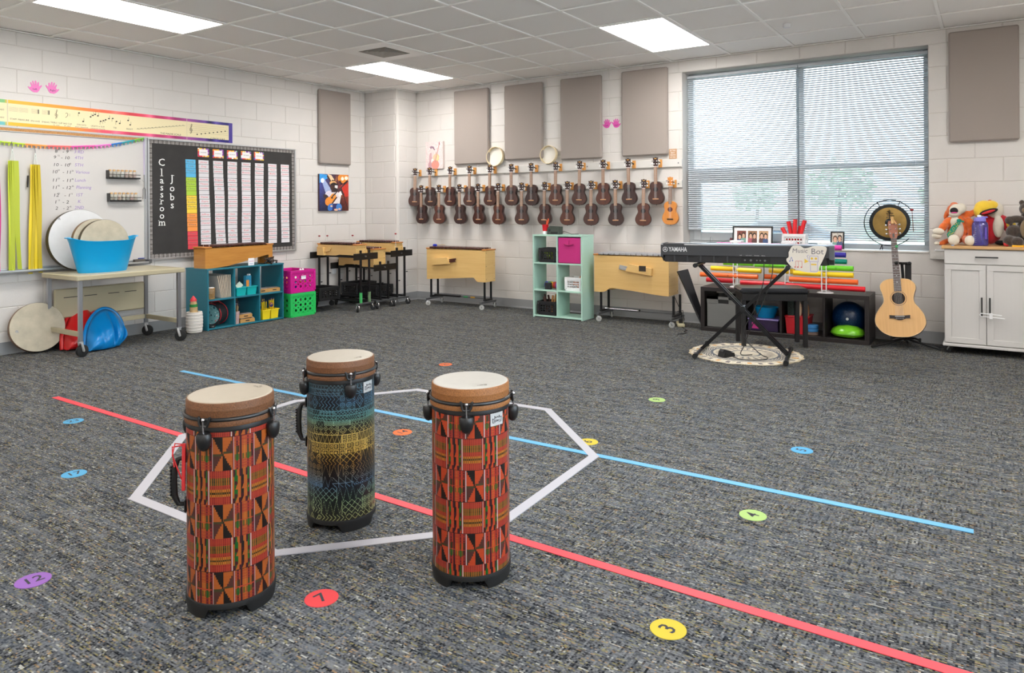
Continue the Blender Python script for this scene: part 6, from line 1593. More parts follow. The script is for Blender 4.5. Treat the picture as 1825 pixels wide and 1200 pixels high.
m_=MB(); m_.lathe([(0,0),(.075,0),(.095,.06),(.112,.10),(.115,.100),(.108,.098),(.09,.055),(.07,.006),(0,.006)],32,sx=1,sy=.75); m_.build('bowl',M_blue,t,50)
t=empty('lidded_box',(5.105,-.245,.0385),0,'clear purple lidded box under the blue tub','box'); MB().box(-.135,.135,-.13,.13,0,.10,.004).build('box_body',mat('dark_purple_clear',(60,46,80),.2),t); MB().box(-.14,.14,-.135,.135,.10,.112,.003).build('lid',mat('lilac_lid',(140,120,190),.3),t); MB().box(-.10,-.03,-.1315,-.1302,.02,.075).build('pink_label',mat('pink_label',(220,60,150),.6),t,0)
t=empty('red_bin',(5.40,-.255,.0385),0,'red plastic bin with puppets and books in the third cube','bin')
m_=MB(); m_.prism([(-.085,0),(.085,0),(.10,.155),(-.10,.155)],-.11,.11,'y'); m_.build('bin',mat('red_bin',(196,26,40),.35),t,0); MB().box(-.105,.105,-.115,.115,.148,.160,.003).build('rim',mat('red_bin',(196,26,40),.35),t)
MB().box(-.085,-.03,-.08,.08,.155,.30,.002).build('dotted_book',mat('dotted_cover',(40,60,56),.6,var=(140,1.2)),t)
MB().ball((.0,-.03,.21),(.030,.05,.085),14,10).build('cream_puppet',mat('cream_plush',(226,206,178),.9,bump=(200,.6)),t); MB().ball((.065,-.02,.20),(.028,.05,.08),14,10).build('tan_puppet',mat('tan_plush',(196,146,106),.9,bump=(200,.6)),t)
for k_ in range(3):
    t=MB().lathe([(0,0),(.056,0),(.060,.004),(.060,.026),(.056,.029),(0,.029)],32).build('tape_roll',mat('blue_roll',(60,130,190),.4) if k_ else mat('tan_roll',(120,100,90),.5),None,loc=(5.52,-.33,.0390+.0305*k_)); tag(t,'%s ring in a small stack of blue and tan rings beside the red bin'%['bottom','middle','top'][k_],'ring','stacked rings in the black unit')
t=empty('balance_ball',(5.808,-.160,.0385),0,'dark blue dimpled exercise ball at the back of the right cube','ball'); MB().ball((0,0,.15),(.147,.110,.149),32,20).build('ball',mat('navy_rubber',(8,44,84),.3),t)
m_=MB()
for i in range(4):
    for k_ in range(10+4*i): a=2*PI*k_/(10+4*i); rr=.03+.022*i; m_.ball((rr*math.cos(a),-.110*math.sqrt(max(0,1-(rr/.15)**2)),.155+rr*math.sin(a)),.0028,6,4)
o=m_.build('bumps',mat('navy_rubber2',(30,70,116),.3),t); o['kind']='stuff'
MB().cyl((0,-.108,.155),(0,-.112,.155),.012,n=12).build('valve',M_white,t)
t=empty('wobble_cushion',(5.80,-.30,.0385),0,'lime green inflated wobble cushion in the right cube','cushion'); t.location=(5.815,-.290,.0385)
MB().lathe([(0,.002),(.09,.004),(.125,.016),(.138,.032),(.140,.038),(.138,.046),(.125,.072),(.08,.096),(0,.106)],40,sx=1,sy=.82).build('cushion',mat('lime_rubber',(120,200,40),.25),t,60)
MB().tube([(.141*math.cos(2*PI*k/40),.116*math.sin(2*PI*k/40),.036) for k in range(40)],.003,6,closed=True).build('seam',mat('lime_dark',(96,170,30),.3),t)
TC=[('red',(226,38,50)),('orange',(246,112,48)),('yellow',(250,214,40)),('lime green',(120,214,50)),('teal',(0,128,112)),('indigo blue',(58,48,160)),('pink',(226,64,166))]
zt=[.476,.534,.592,.650,.709,.768,.829]
def ptube(x0,x1,y,li,label):
    t=empty('percussion_tube',(x0,y,zt[li]),0,label,'plastic tube','coloured percussion tubes on the black unit')
    r0=.0230; L_=x1-x0; m=mat('tube_%d'%li,TC[li][1],.28)
    MB().cyl((0,0,0),(L_,0,0),r0,n=20,cap=False).cyl((L_,0,0),(0,0,0),r0-.002,n=20,cap=False).build('barrel',m,t)
    MB().lathe([(r0+.0004,0),(r0+.0008,.003),(r0+.0004,.006)],20,cap=False).build('end_ring',m,t).rotation_euler=(0,R(90),0)
    if L_>.25: text('note_name','O',(min(.32,L_*.5),-r0-.0004,0),XP,ZP,.020,M_black,t)
    return t
ra,rb=-.315,-.235
sets=[(0,[(4.53,4.80,rb),(4.885,5.318,ra),(5.315,5.966,ra-.055)]),(1,[(4.495,5.045,ra),(5.082,5.195,rb),(5.342,5.910,ra-.055)]),(2,[(4.575,4.80,rb),(4.85,5.076,ra),(5.13,5.36,rb),(5.378,5.875,ra-.055)]),(3,[(4.70,4.98,rb),(5.02,5.30,ra),(5.60,5.874,ra-.055)]),(4,[(4.74,5.05,rb),(5.50,5.822,ra-.055)]),(5,[(4.76,5.10,ra),(5.50,5.814,ra-.055)]),(6,[(4.662,4.797,ra),(4.871,5.0,ra),(5.126,5.25,ra),(5.325,5.45,ra-.055),(5.45,5.56,ra),(5.585,5.782,ra-.055)])]
pos=['left','middle','right','far right','next right','farthest right']
for li,lst in sets:
    for q,(a,b_,y) in enumerate(lst):
        w_=ORD[q]; ptube(a,b_,y,li,'%s plastic percussion tube, %s from the left in the %s row'%(TC[li][0],w_,TC[li][0]))
for q,(x,y) in enumerate(((4.840,-.275),(5.315,-.275),(5.640,-.37+.03))):
    t=empty('tube_rack',(x,y,KZ),0,'white plastic rack holding the coloured tubes, %s from the left'%ORD[q],'rack','white tube racks on the black unit')
    MB().lathe([(0,0),(.075,0),(.072,.006),(.045,.014),(.038,.018),(0,.018)],32,sx=.95,sy=.75).build('base',M_white,t)
    for s_ in (-1,1):
        m_=MB(); yy=s_*.058
        m_.tube([(-.016,yy,.016),(-.019,yy,.03),(-.019,yy,.40),(-.014,yy,.425),(.014,yy,.425),(.019,yy,.40),(.019,yy,.03),(.016,yy,.016)],.0045,8); m_.build('upright',M_white,t)
    m_=MB()
    for z in zt: m_.box(-.020,.020,-.06,.06,z-KZ-.0290,z-KZ-.0255)
    m_.build('tube_shelves',M_white,t,0)
    MB().box(-.055,.055,-.05,.05,.426,.447,.003).build('top_plate',M_white,t)
# long black channel leaning on the unit
t=empty('folded_board',(4.39,-.30,0),0,'long black folded board leaning against the left end of the black unit','board')
m_=MB(); a=Vector((-.115,-.08,.555)); b_=Vector((.125,-.02,.002)); w1=Vector((.06,-.13,.0)); w2=Vector((.075,.10,.02))
m_.add([tuple(p) for p in (a,b_,b_+w1*.5,a+w1*.5+Vector((.02,0,-.015)),a+w2,b_+w2*.4)],[(0,1,2,3),(0,4,5,1)])
sol=m_.build('board',mat('black_board',(30,30,34),.5),t,0); md=sol.modifiers.new('s','SOLIDIFY'); md.thickness=.010
t=empty('power_strip',(4.262,-.245,0),R(25),'beige power strip with a black plug on the carpet by the metallophone','power strip')
MB().box(-.035,.035,-.10,.10,0,.030,.005).build('strip',mat('beige_plastic',(206,196,160),.5),t); MB().box(-.018,.018,-.05,-.01,.030,.075,.003).build('plug',M_black,t); MB().box(-.015,.015,.02,.05,.030,.055,.003).build('plug',M_black,t)
MB().tube([(0,-.03,.075),(.01,-.05,.13),(-.02,.04,.20),(-.06,.16,.30)],.0035,6).tube([(.0,.035,.055),(.03,.03,.12),(.03,.08,.14),(-.02,.15,.12)],.0035,6).build('cord',M_black,t)
t=MB().tube([(4.31,-.33,.004),(4.36,-.42,.004),(4.42,-.50,.004),(4.42,-.58,.004),(4.47,-.64,.004),(4.45,-.72,.004),(4.42,-.75,.004)],.0035,6).build('trailing_cable',M_black); tag(t,'thin black cable trailing on the carpet beside the folded board','cable')
# ------------------------------------------------------------------ keyboard on its stand
M_kb=mat('keyboard_grey',(56,57,60),.42); M_kb2=mat('keyboard_black',(30,30,33),.4); M_kbs=mat('keyboard_side',(84,88,92),.4)
KA=9.0
t=empty('stage_piano',(5.245,-1.49,.747),R(KA),'black digital piano seen from behind, on an X stand by the window','keyboard')
HL=.655
prof=[(0,.058),(.0,.140),(.010,.148),(.18,.150),(.30,.128),(.30,.012),(.285,0),(.06,0),(.05,.012),(.045,.055)]
MB().prism([(a,b_) for a,b_ in prof],-HL+.02,HL-.035,'x').build('case',M_kb,t,30)
MB().box(-HL+.03,HL-.05,.012,.30,.0,.060,.004).build('underside',M_kb2,t)
MB().prism([(0,.045),(0,.140),(.02,.152),(.19,.153),(.31,.128),(.31,.0),(.10,0),(.05,.03)],-HL,-HL+.02,'x').build('end_cheek',M_kb,t,30)
m_=MB(); m_.prism([(.0,.045),(0,.140),(.02,.152),(.19,.153),(.31,.128),(.31,.0),(.10,0),(.05,.03)],HL-.035,HL,'x')
m_.build('end_cheek',M_kbs,t,30)
m_=MB(); m_.box(-HL+.02,-HL+.19,-.001,.03,.142,.151); m_.build('top_lip',M_kb,t,0)
for k_ in range(5): MB().box(-.55+.105*k_,-.538+.105*k_,.006,.04,.004,.056,.002).build('foot_rib',M_kb,t)
m_=MB()
for a in (-.44,-.24):
    for k_ in range(9): m_.box(a+.006*k_,a+.006*k_+.003,.0105,.012,.040,.050)
m_.build('speaker_slots',mat('slot_black',(12,12,12),.6),t,0)
pn=MB().box(-.02,.20,.009,.014,.012,.050,.002).build('jack_panel',mat('jack_black',(14,14,15),.5),t)
m_=MB()
for a,r_ in ((.01,.007),(.055,.009),(.10,.006),(.125,.006),(.16,.008)): m_.tube([(a,.0085,.028),(a,.004,.028)],r_,10)
m_.build('jack',M_steel,pn)
m_=MB()
for a,s_ in ((-.02,'USB'),(.04,'AUX OUT'),(.10,'PHONES'),(.15,'PEDAL')): text_into(m_,s_,(a,-.0012,.066),XP,ZP,.010)
m_.build('port_labels',mat('pale_grey',(190,190,190),.5),t,0)
m_=MB(); text_into(m_,'YAMAHA',(-.515,-.0012,.103),XP,ZP,.050,width=.150,bold=.022)
m_.tube([(-.618+.019*math.cos(a),-.002,.103+.019*math.sin(a)) for a in [2*PI*i/24 for i in range(24)]],.0022,5,closed=True)
for k_ in range(3): a=PI/2+k_*2*PI/3; m_.cyl((-.618,-.002,.103),(-.618+.017*math.cos(a),-.002,.103+.017*math.sin(a)),.0016,n=4)
for k_ in range(3): a=-PI/2+k_*2*PI/3; m_.cyl((-.618,-.002,.103),(-.618+.010*math.cos(a),-.002,.103+.010*math.sin(a)),.0014,n=4)
m_.build('maker_logo',mat('logo_white',(214,214,214),.5),t,0)
# keys on the player's side
kk=MB().box(-.60,.60,.150,.296,.125,.1345,.001).build('key_bed',M_kb2,t)
m_=MB()
for k_ in range(52): m_.box(-.598+.0230*k_,-.598+.0230*k_+.0222,.160,.294,.1345,.1465,.001)
m_.build('white_keys',M_white,t,0)['kind']='stuff'
# drawn paper sign hanging over its back
t=empty('paper_sign',(5.700,-1.425,.800),R(KA),'cut out paper sign with Music Bot drawing taped to the back of the piano','paper sign')
P=[(-.125,.045),(-.105,.085),(-.085,.098),(-.045,.098),(-.015,.080),(.02,.085),(.06,.098),(.12,.096),(.142,.085),(.140,.055),(.120,.0),(.095,-.055),(.080,-.100),(.03,-.105),(-.03,-.098),(-.09,-.078),(-.135,-.030),(-.140,-.005),(-.125,.010)]
P=[(a,b_) for a,b_ in smooth_curve(P+[P[0]],3)][:-1]
m_=MB(); m_.prism(P,-.0085,-.0070,'y'); ps=m_.build('paper',mat('cream_paper',(216,208,196),.8),t,0); ps.rotation_euler=(R(0),0,0)
M_pen=mat('pencil_grey',(110,106,112),.8); M_blu=mat('blue_pencil',(60,90,180),.8); M_rp=mat('red_pencil',(206,60,60),.8); M_pp=mat('purple_pencil',(120,110,190),.8)
text('words','Music',(-.045,-.0092,.058),XP,ZP,.048,M_pen,t,shear=.1); text('words','Bot',(.078,-.0092,.054),XP,ZP,.062,M_pen,t)
m_=MB()
def ln(m_,a,b_,c_,d_,r_=.0011): m_.cyl((a,-.0090,b_),(c_,-.0090,d_),r_,n=4)
for a,b_,c_,d_ in ((-.115,-.02,-.105,.01),(-.105,.01,-.095,-.015)): ln(m_,a,b_,c_,d_)
m_.ball((-.117,-.0092,-.022),(.005,.001,.004),8,4); m_.ball((-.097,-.0092,-.018),(.005,.001,.004),8,4); m_.build('blue_notes',M_blu,t,0)
m_=MB()
for a in (-.075,-.055,-.030): ln(m_,a,-.02,a,-.065); m_.ball((a-.004,-.0092,-.066),(.006,.001,.0045),8,4)
ln(m_,-.075,-.02,-.030,-.02); m_.build('red_notes',M_rp,t,0)
m_=MB()
for a,b_,c_,d_ in ((.02,-.022,.085,-.022),(.085,-.022,.083,.022),(.083,.022,.025,.022),(.025,.022,.02,-.022),(.028,-.022,.03,-.095),(.03,-.095,.078,-.095),(.078,-.095,.080,-.022),(.015,.0,.005,.02),(.005,.02,.018,.028)): ln(m_,a,b_,c_,d_)
m_.build('robot_lines',M_pp,t,0)
m_=MB()
for a in (.040,.068): m_.ball((a,-.0092,.002),(.009,.001,.009),10,4)
m_.add([(-.012,-.0092,-.035),(-.012,-.0092,.0),(.018,-.0092,-.022)],[(0,2,1)]); m_.box(.034,.072,-.0094,-.0090,-.048,-.038); m_.build('yellow_shapes',mat('yellow_pencil2',(220,180,60),.8),t,0)
# X stand
t=empty('keyboard_stand',(5.215,-1.385,.009),R(KA),'black X shaped keyboard stand under the digital piano','stand')
HB=.335
for s_ in (-1,1):
    f_=MB().cyl((s_*HB,-.29,.018),(s_*HB,.29,.018),.0145,n=14).build('foot_bar',M_blackm,t)
    for e in (-1,1): MB().cyl((s_*HB,e*.27,.018),(s_*HB,e*.305,.018),.020,n=14).build('rubber_cap',M_rubber,f_)
    u_=MB().cyl((s_*.345,-.20,.722),(s_*.345,.17,.722),.0140,n=14).build('support_arm',M_blackm,t)
    for e in (-.20,.17): MB().cyl((s_*.345,e-.012,.722),(s_*.345,e+.012,.722),.018,n=14).build('rubber_cap',M_rubber,u_)
def sq(name,a,b_,w_,m):
    a=Vector(a);b_=Vector(b_);d=(b_-a).normalized(); n=Vector((-d.z,0,d.x)); y=Vector((0,1,0)); vs=[]
    for p in (a,b_):
        for i,j in ((-1,-1),(1,-1),(1,1),(-1,1)): vs.append(tuple(p+n*w_*i+y*w_*j))
    return MB().add(vs,[(3,2,1,0),(4,5,6,7),(0,1,5,4),(1,2,6,5),(2,3,7,6),(3,0,4,7)]).build(name,m,t,0)
sq('leg',(-HB,0,.02),(.345,0,.715),.0135,M_blackm)
for yy in (-.032,.032): sq('leg',(HB,yy,.02),(-.345,yy,.715),.0115,M_blackm)
pv=MB().cyl((.0,-.065,.375),(.0,.055,.375),.017,n=16).build('pivot',M_steel,t); MB().cyl((0,-.090,.375),(0,-.065,.375),.024,n=10).build('pivot_knob',M_black,pv)
# bench
t=empty('piano_bench',(5.275,-.775,0),R(27),'black piano bench with a padded leather seat behind the keyboard stand','bench')
M_lea=mat('black_leather',(34,36,42),.35,bump=(90,.3)); M_bw=mat('black_wood',(32,30,31),.4)
MB().box(-.285,.285,-.155,.155,.452,.500,.018).build('seat',M_lea,t); 
MB().box(-.270,.270,-.140,.140,.392,.452,.003).build('apron',M_bw,t)
for sx in (-1,1):
    for sy in (-1,1): MB().box(sx*.254-.0175,sx*.254+.0175,sy*.125-.0175,sy*.125+.0175,0,.392,.002).build('leg',M_bw,t)
# round rug
nr,na=44,150; cc=np.zeros((nr,na,3)); r_=np.random.default_rng(6)
for i in range(nr):
    f_=(i+.5)/nr
    for j in range(na):
        a=j/na; c_=(222,212,192)
        if .26<f_<.30 or .60<f_<.64: c_=(112,116,124)
        elif .64<=f_<.80: c_=(96,100,112) if (int(a*75)+i)%2==0 else (216,206,186)
        elif .34<f_<.58: 
            if ((a*24)%1-.5)**2+((f_-.46)/.24)**2<.12: c_=(176,164,148)
            if abs((a*24)%1-.5)<.08 and f_<.5: c_=(100,104,114)
        elif .84<f_<.96 and (a*30)%1<.3: c_=(214,160,90) if (int(a*30)%3==0) else (120,112,110)
        cc[i,j]=c_
cc+=r_.normal(0,7,cc.shape[:2])[...,None]; cc=np.clip(cc,0,255)
P=np.zeros((nr+1,na+1,3)); rr=np.linspace(.0,.425,nr+1)[:,None]; th=np.linspace(0,2*PI,na+1)[None,:]
wob=1+.012*np.sin(th*23)*(rr/.425)**6+.008*np.sin(th*7+1)*(rr/.425)**3
P[...,0]=rr*np.cos(th)*wob; P[...,1]=rr*np.sin(th)*wob; P[...,2]=.006+.002*np.sin(th*9+.5)*(rr/.425)**4+.002*np.sin(th*17)*(rr/.425)**8
t=empty('round_rug',(5.205,-1.315,0),0,'round cream rug with a dark ring pattern under the keyboard stand','rug')
o=grid_mesh('rug_top',P,cc,print_mat('rug_print',.95),t,1); md=o.modifiers.new('s','SOLIDIFY'); md.thickness=.005; md.offset=-1
m_=MB(); r2=random.Random(8)
for k_ in range(220):
    a=2*PI*k_/220; q=.425*(1+.012*math.sin(a*23)+.008*math.sin(a*7+1)); m_.tube([(q*math.cos(a),q*math.sin(a),.006),((q+.016)*math.cos(a+.01*r2.uniform(-1,1)),(q+.016)*math.sin(a),.003)],.0022,4)
m_.build('fringe',mat('fringe',(206,190,160),.9),t,0)['kind']='stuff'
t=empty('sustain_pedal',(5.115,-1.52,.008),R(60),'small black sustain pedal on the round rug','pedal')
MB().prism([(-.06,0),(.06,0),(.05,.030),(-.045,.045)],-.035,.035,'y').build('base',M_black,t,0); MB().prism([(-.055,.045),(.03,.035),(.03,.042),(-.045,.062)],-.022,.022,'y').build('foot_plate',M_kb2,t,0)
def cord(pts,label,r_=.0035):
    c_=smooth3(pts); o=MB().tube(c_,r_,6).build('audio_cable',M_black); tag(o,label,'cord','black cords around the keyboard'); return o
def smooth3(pts,n=6):
    out=[]
    for i in range(len(pts)-1):
        p0=pts[max(i-1,0)];p1=pts[i];p2=pts[i+1];p3=pts[min(i+2,len(pts)-1)]
        for k in range(n):
            t=k/n; out.append(tuple(.5*((2*p1[j])+(-p0[j]+p2[j])*t+(2*p0[j]-5*p1[j]+4*p2[j]-p3[j])*t*t+(-p0[j]+3*p1[j]-3*p2[j]+p3[j])*t**3) for j in (0,1,2)))
    out.append(pts[-1]); return out
cord([(5.395,-1.46,.755),(5.39,-1.47,.60),(5.33,-1.49,.40),(5.25,-1.52,.20),(5.36,-1.50,.06),(5.42,-1.46,.016),(5.36,-1.56,.014),(5.25,-1.60,.014),(5.17,-1.54,.016)],'black cord looping from the piano down to the pedal')
cord([(5.46,-1.45,.755),(5.45,-1.46,.64),(5.38,-1.48,.42),(5.30,-1.50,.24),(5.24,-1.46,.10),(5.20,-1.42,.015),(5.28,-1.38,.014)],'second black cord hanging straighter from the piano')
# ------------------------------------------------------------------ gong
M_brass=mat('brass',(164,134,78),.3,metal=.85,var=(7,.45)); M_gk=mat('gong_black',(22,28,32),.35,metal=.3)
t=empty('gong',(6.115,.035,1.045),R(4),'round brass gong with black rim hanging in a wire ring at the window','gong')
m_=MB(); n=56; prof=[(.0,.012),(.036,.010),(.037,.006),(.118,.002)]
def disc(profile,m,name,par):
    m_=MB(); vs=[]; 
    for r_,y in profile:
        for k in range(n): a=2*PI*k/n; vs.append((r_*math.cos(a),-y,r_*math.sin(a)))
    K=len(profile); m_.add(vs,[(i*n+k,i*n+(k+1)%n,(i+1)*n+(k+1)%n,(i+1)*n+k) for i in range(K-1) for k in range(n)]); return m_.build(name,m,par,40)
disc([(.036,.006),(.08,.005),(.136,.002)],M_brass,'face',t); disc([(.001,.016),(.020,.015),(.034,.010),(.037,.005)],M_gk,'boss',t)
disc([(.135,.001),(.137,.004),(.162,.003),(.166,-.004),(.164,-.020),(.150,-.022),(.001,-.010)],M_gk,'rim',t)
m_=MB()
for p in ([(-.018,.100),(.012,.104)],[(-.002,.115),(.0,.060)],[(-.026,.080),(.030,.084)],[(-.02,.068),(.026,.066),(.038,.060)],[(-.012,.092),(.014,.090)],[(.0,.060),(.0,.036)],[(-.016,.054),(-.022,.040)],[(.014,.056),(.022,.044)],[(-.010,.050),(.010,.050)]):
    m_.tube([(a,-.0065,b_) for a,b_ in p],.0032,5)
m_.build('brush_mark',M_black,t,0)
ring=[(.205*math.cos(R(a)),-.004,-.002+.205*math.sin(R(a))) for a in range(-42,278,8)]
ring=[(.205*math.cos(R(a)),-.004,-.002+.205*math.sin(R(a))) for a in range(36,322,6)]
MB().tube(ring,.0042,8).build('wire_ring',M_blackm,t)
for a in (66,118): 
    c_,s_=math.cos(R(a)),math.sin(R(a)); MB().tube([(.205*c_,-.004,.203*s_),(.160*c_,0,.160*s_)],.004,6).ball((.205*c_,-.004,.203*s_),.008,8,6).build('hanging_tie',M_black,t)
MB().tube([(-.062,-.004,-.198),(-.070,-.004,-.225),(-.078,.0,-.246)],.004,6).tube([(-.062,-.004,-.198),(-.058,.02,-.230),(-.060,.02,-.246)],.004,6).tube([(.05,-.004,-.200),(.055,.02,-.246)],.004,6).build('foot',M_blackm,t)
t=empty('gong_mallet',(6.282,.02,.965),R(0),'thin brown gong mallet with a red head hooked on the wire ring','mallet')
MB().tube([(.022,0,-.0),(.012,0,.19)],.0035,.0035 and 6).build('handle',mat('mallet_brown',(110,64,56),.5),t); MB().ball((.010,0,.195),(.016,.012,.010),12,8).build('head',M_mr,t)
# ------------------------------------------------------------------ acoustic guitar on its stand
t=bpy.data.objects.new('acoustic_guitar',None); C.objects.link(t); t.location=(6.247,-.430,.098); t.rotation_euler=(R(-10.5),R(-4.2),R(3)); tag(t,'natural spruce acoustic guitar standing upright beside the white cabinet','guitar')
GH=[(0,0),(.070,.006),(.140,.040),(.182,.095),(.190,.140),(.178,.195),(.148,.245),(.120,.285),(.113,.320),(.122,.365),(.134,.405),(.130,.445),(.095,.480),(.045,.492),(0,.492)]
M_spr=mat('spruce_top',(228,180,118),.28,coat=.3,grain=((90,20,3),(206,152,92),.5)); M_gs=mat('guitar_side',(120,66,40),.35,coat=.3,grain=((6,6,60),(84,44,28),.6))
gb_=lutebody(t,body_outline(GH,5),.105,M_spr,M_gs,.004)
n=40
m_=MB(); m_.tube([(.190*0+.0,0,0)]*2,.0001,3) if False else None
out=inset(body_outline(GH,5),.003); MB().tube([(x,-.0006,z) for x,z in out],.0022,5,closed=True).build('binding',mat('cream_binding',(224,196,150),.4),t)
sh=MB().cyl((0,-.0008,.325),(0,-.0016,.325),.050,n=32).build('sound_hole',mat('hole_brown',(40,24,18),.8),t,0)
m_=MB(); m_.tube([(.060*math.cos(2*PI*k/40),-.0012,.325+.060*math.sin(2*PI*k/40)) for k in range(40)],.0022,5,closed=True); m_.build('rosette',mat('rosette',(150,120,90),.5),t)
m_=MB(); br=[(-.078,.175),(-.074,.168),(-.078,.158),(-.05,.158),(-.028,.150),(-.012,.143),(.012,.143),(.028,.150),(.05,.158),(.078,.158),(.074,.168),(.078,.175),(.076,.184),(.03,.180),(-.03,.180),(-.076,.184)]
m_.prism(br,-.009,-.0005,'y'); bg_=m_.build('bridge',mat('ebony',(40,30,28),.5),t,0); MB().box(-.036,.036,-.0115,-.009,.171,.174).build('saddle',M_white,bg_,0)
m_=MB()
for k_ in range(6): m_.cyl((-.027+.0108*k_,-.0105,.1575),(-.027+.0108*k_,-.009,.1575),.0022,n=8)
m_.build('bridge_pins',M_white,bg_,0)
fb=[(-.028,.385),(.028,.385),(.0225,.835),(-.0225,.835)]
MB().prism(fb,-.009,-.0005,'y').build('fretboard',mat('rosewood_board',(74,50,42),.5),t,0)
MB().prism([(-.026,.40),(.026,.40),(.0215,.835),(-.0215,.835)],-.0004,.016,'y').build('neck',M_gs,t,0)
m_=MB(); sc=.662
for k_ in range(1,20):
    z=.835-sc*(1-2**(-k_/12)); w_=.0225+(.835-z)/.45*.0055
    if z>.388: m_.box(-w_,w_,-.0103,-.009,z-.0008,z+.0008)
m_.build('fret_wires',M_alu,t,0)
m_=MB()
for k_ in (3,5,7,9,12,15): 
    z=.835-sc*(1-2**(-(k_-.5)/12)); m_.cyl((0,-.0098,z),(0,-.009,z),.003,n=8)
m_.build('inlays',M_white,t,0)
hs=[(-.022,.835),(.022,.835),(.034,.868),(.034,.972),(.026,.990),(-.030,.990),(-.036,.972),(-.034,.868)]
hd=MB().prism(hs,.000,.015,'y').build('headstock',mat('headstock_veneer',(170,108,84),.4,grain=((20,20,60),(130,76,58),.5)),t,0)
MB().prism([(-.007,.842),(.007,.842),(.009,.868),(.0,.884),(-.009,.868)],-.001,0,'y').build('truss_cover',mat('truss_grey',(80,76,74),.5),hd,0)
for s_ in (-1,1):
    for z in (.878,.916,.954):
        m_=MB(); m_.cyl((s_*.021,-.010,z),(s_*.021,.0,z),.0045,n=10); m_.cyl((s_*.030,.008,z),(s_*.048,.008,z),.0025,n=6); m_.ball((s_*.052,.008,z),(.008,.005,.009),10,6); m_.build('tuning_machine',M_chrome,t)
m_=MB()
for k_ in range(6): m_.cyl((-.027+.0108*k_,-.011,.172),(-.018+.0072*k_,-.0115,.836),.0006,n=3)
m_.build('strings',M_alu,t,0)
cp=MB().box(-.010,.010,-.018,-.006,.960,1.02,.003).build('wooden_clip',mat('clip_wood',(222,180,120),.5),t); cp.rotation_euler=(0,0,0)
MB().box(-.006,.006,-.014,-.002,-.035,.035,.003).build('capo_clip',mat('clip_wood2',(206,160,100),.5),cp).matrix_local=Matrix.Translation((.012,-.006,.985))@Matrix.Rotation(R(-28),4,'Y')
m_=MB(); 
for a,b_ in ((0,0),(.007,.004),(-.007,.003),(.004,-.007),(-.004,-.007)): m_.ball((.018+a,-.013,.765+b_),(.006,.003,.006),8,5)
m_.build('green_charm',mat('green_charm',(40,150,80),.5),t)
t=empty('guitar_stand',(6.262,-.30,0),R(6),'black tripod stand holding the acoustic guitar','stand')
for p in ((-.250,-.19,.012),(.245,-.05,.012),(.02,.20,.012)):
    MB().tube([(0,.01,.072),(p[0]*.35,p[1]*.35,.050),p],.011,8).build('leg',M_blackm,t)
MB().tube([(0,.015,.05),(0,.055,.35),(-.012,.085,.60),(-.020,.088,.70)],.012,10).build('post',M_blackm,t)
for s_ in (-1,1): MB().tube([(0,.01,.078),(s_*.07,-.02,.080),(s_*.10,-.09,.079),(s_*.105,-.165,.080),(s_*.105,-.172,.106)],.009,8).build('yoke',M_rubber,t)
m_=MB(); m_.tube([(-.062,-.04,.712),(-.060,.05,.705),(-.020,.088,.700),(.030,.05,.705),(.036,-.04,.712)],.011,8); m_.ball((-.062,-.045,.712),.015,8,6); m_.ball((.036,-.045,.712),.015,8,6); m_.build('neck_rest',M_rubber,t)
MB().box(.004,.052,.093,.105,.54,.70,.006).build('strap_pad',M_black,t)
# ------------------------------------------------------------------ white raceway box and cabinet
t=empty('raceway_box',(6.50,-.001,.735),0,'white wall box with a round knob at the right end of the window sill','box')
MB().box(-.066,.10,-.075,0,0,.072,.003).build('box_body',M_wpaint,t); MB().box(-.03,.10,-.085,-.0,.072,.082,.002).build('lid',M_white,t); MB().tube([(-.038,-.076,.030),(-.038,-.084,.030)],.015,16).build('knob',M_wpaint,t)
M_cab=mat('cabinet_white',(204,201,198),.4); M_cabg=mat('cabinet_shadow_gap',(70,70,70),.6); M_top=mat('bamboo_top',(206,164,110),.45,grain=((3,50,50),(180,136,84),.5))
CX0,CX1,CY0,CY1=6.556,7.126,-.435,-.035
t=empty('storage_cabinet',(6.841,-.235,0),0,'white storage cabinet on casters with two doors, a drawer and a wood top','cabinet')
def cb(name,m,x0,x1,y0,y1,z0,z1,b=.002,par=None): return MB().box(x0-6.841,x1-6.841,y0+.235,y1+.235,z0,z1,b).build(name,m,par or t)
cb('carcass',M_cab,CX0,CX1,CY0+.02,CY1,.085,.848); cb('plinth',M_cab,CX0-.012,CX1+.012,CY0-.006,CY1,.062,.085,.004)
cb('wood_top',M_top,CX0-.018,CX1+.030,CY0-.018,CY1,.848,.872,.003)
dr=cb('drawer',M_cab,CX0+.004,CX1-.004,CY0+.0,CY0+.019,.728,.842)
def barh(par,x0,x1,z0,z1):
    x0-=6.841;x1-=6.841; y=CY0+.235
    m_=MB()
    if abs(z1-z0)<.01: m_.cyl((x0,y-.030,z0),(x1,y-.030,z0),.0055,n=10); m_.cyl((x0+.012,y-.03,z0),(x0+.012,y+.004,z0),.004,n=8); m_.cyl((x1-.012,y-.03,z0),(x1-.012,y+.004,z0),.004,n=8)
    else: m_.cyl((x0,y-.030,z0),(x0,y-.030,z1),.0055,n=10); m_.cyl((x0,y-.03,z0+.012),(x0,y+.004,z0+.012),.004,n=8); m_.cyl((x0,y-.03,z1-.012),(x0,y+.004,z1-.012),.004,n=8)
    return m_.build('handle',M_black,par)
barh(dr,6.768,6.920,.787,.787)
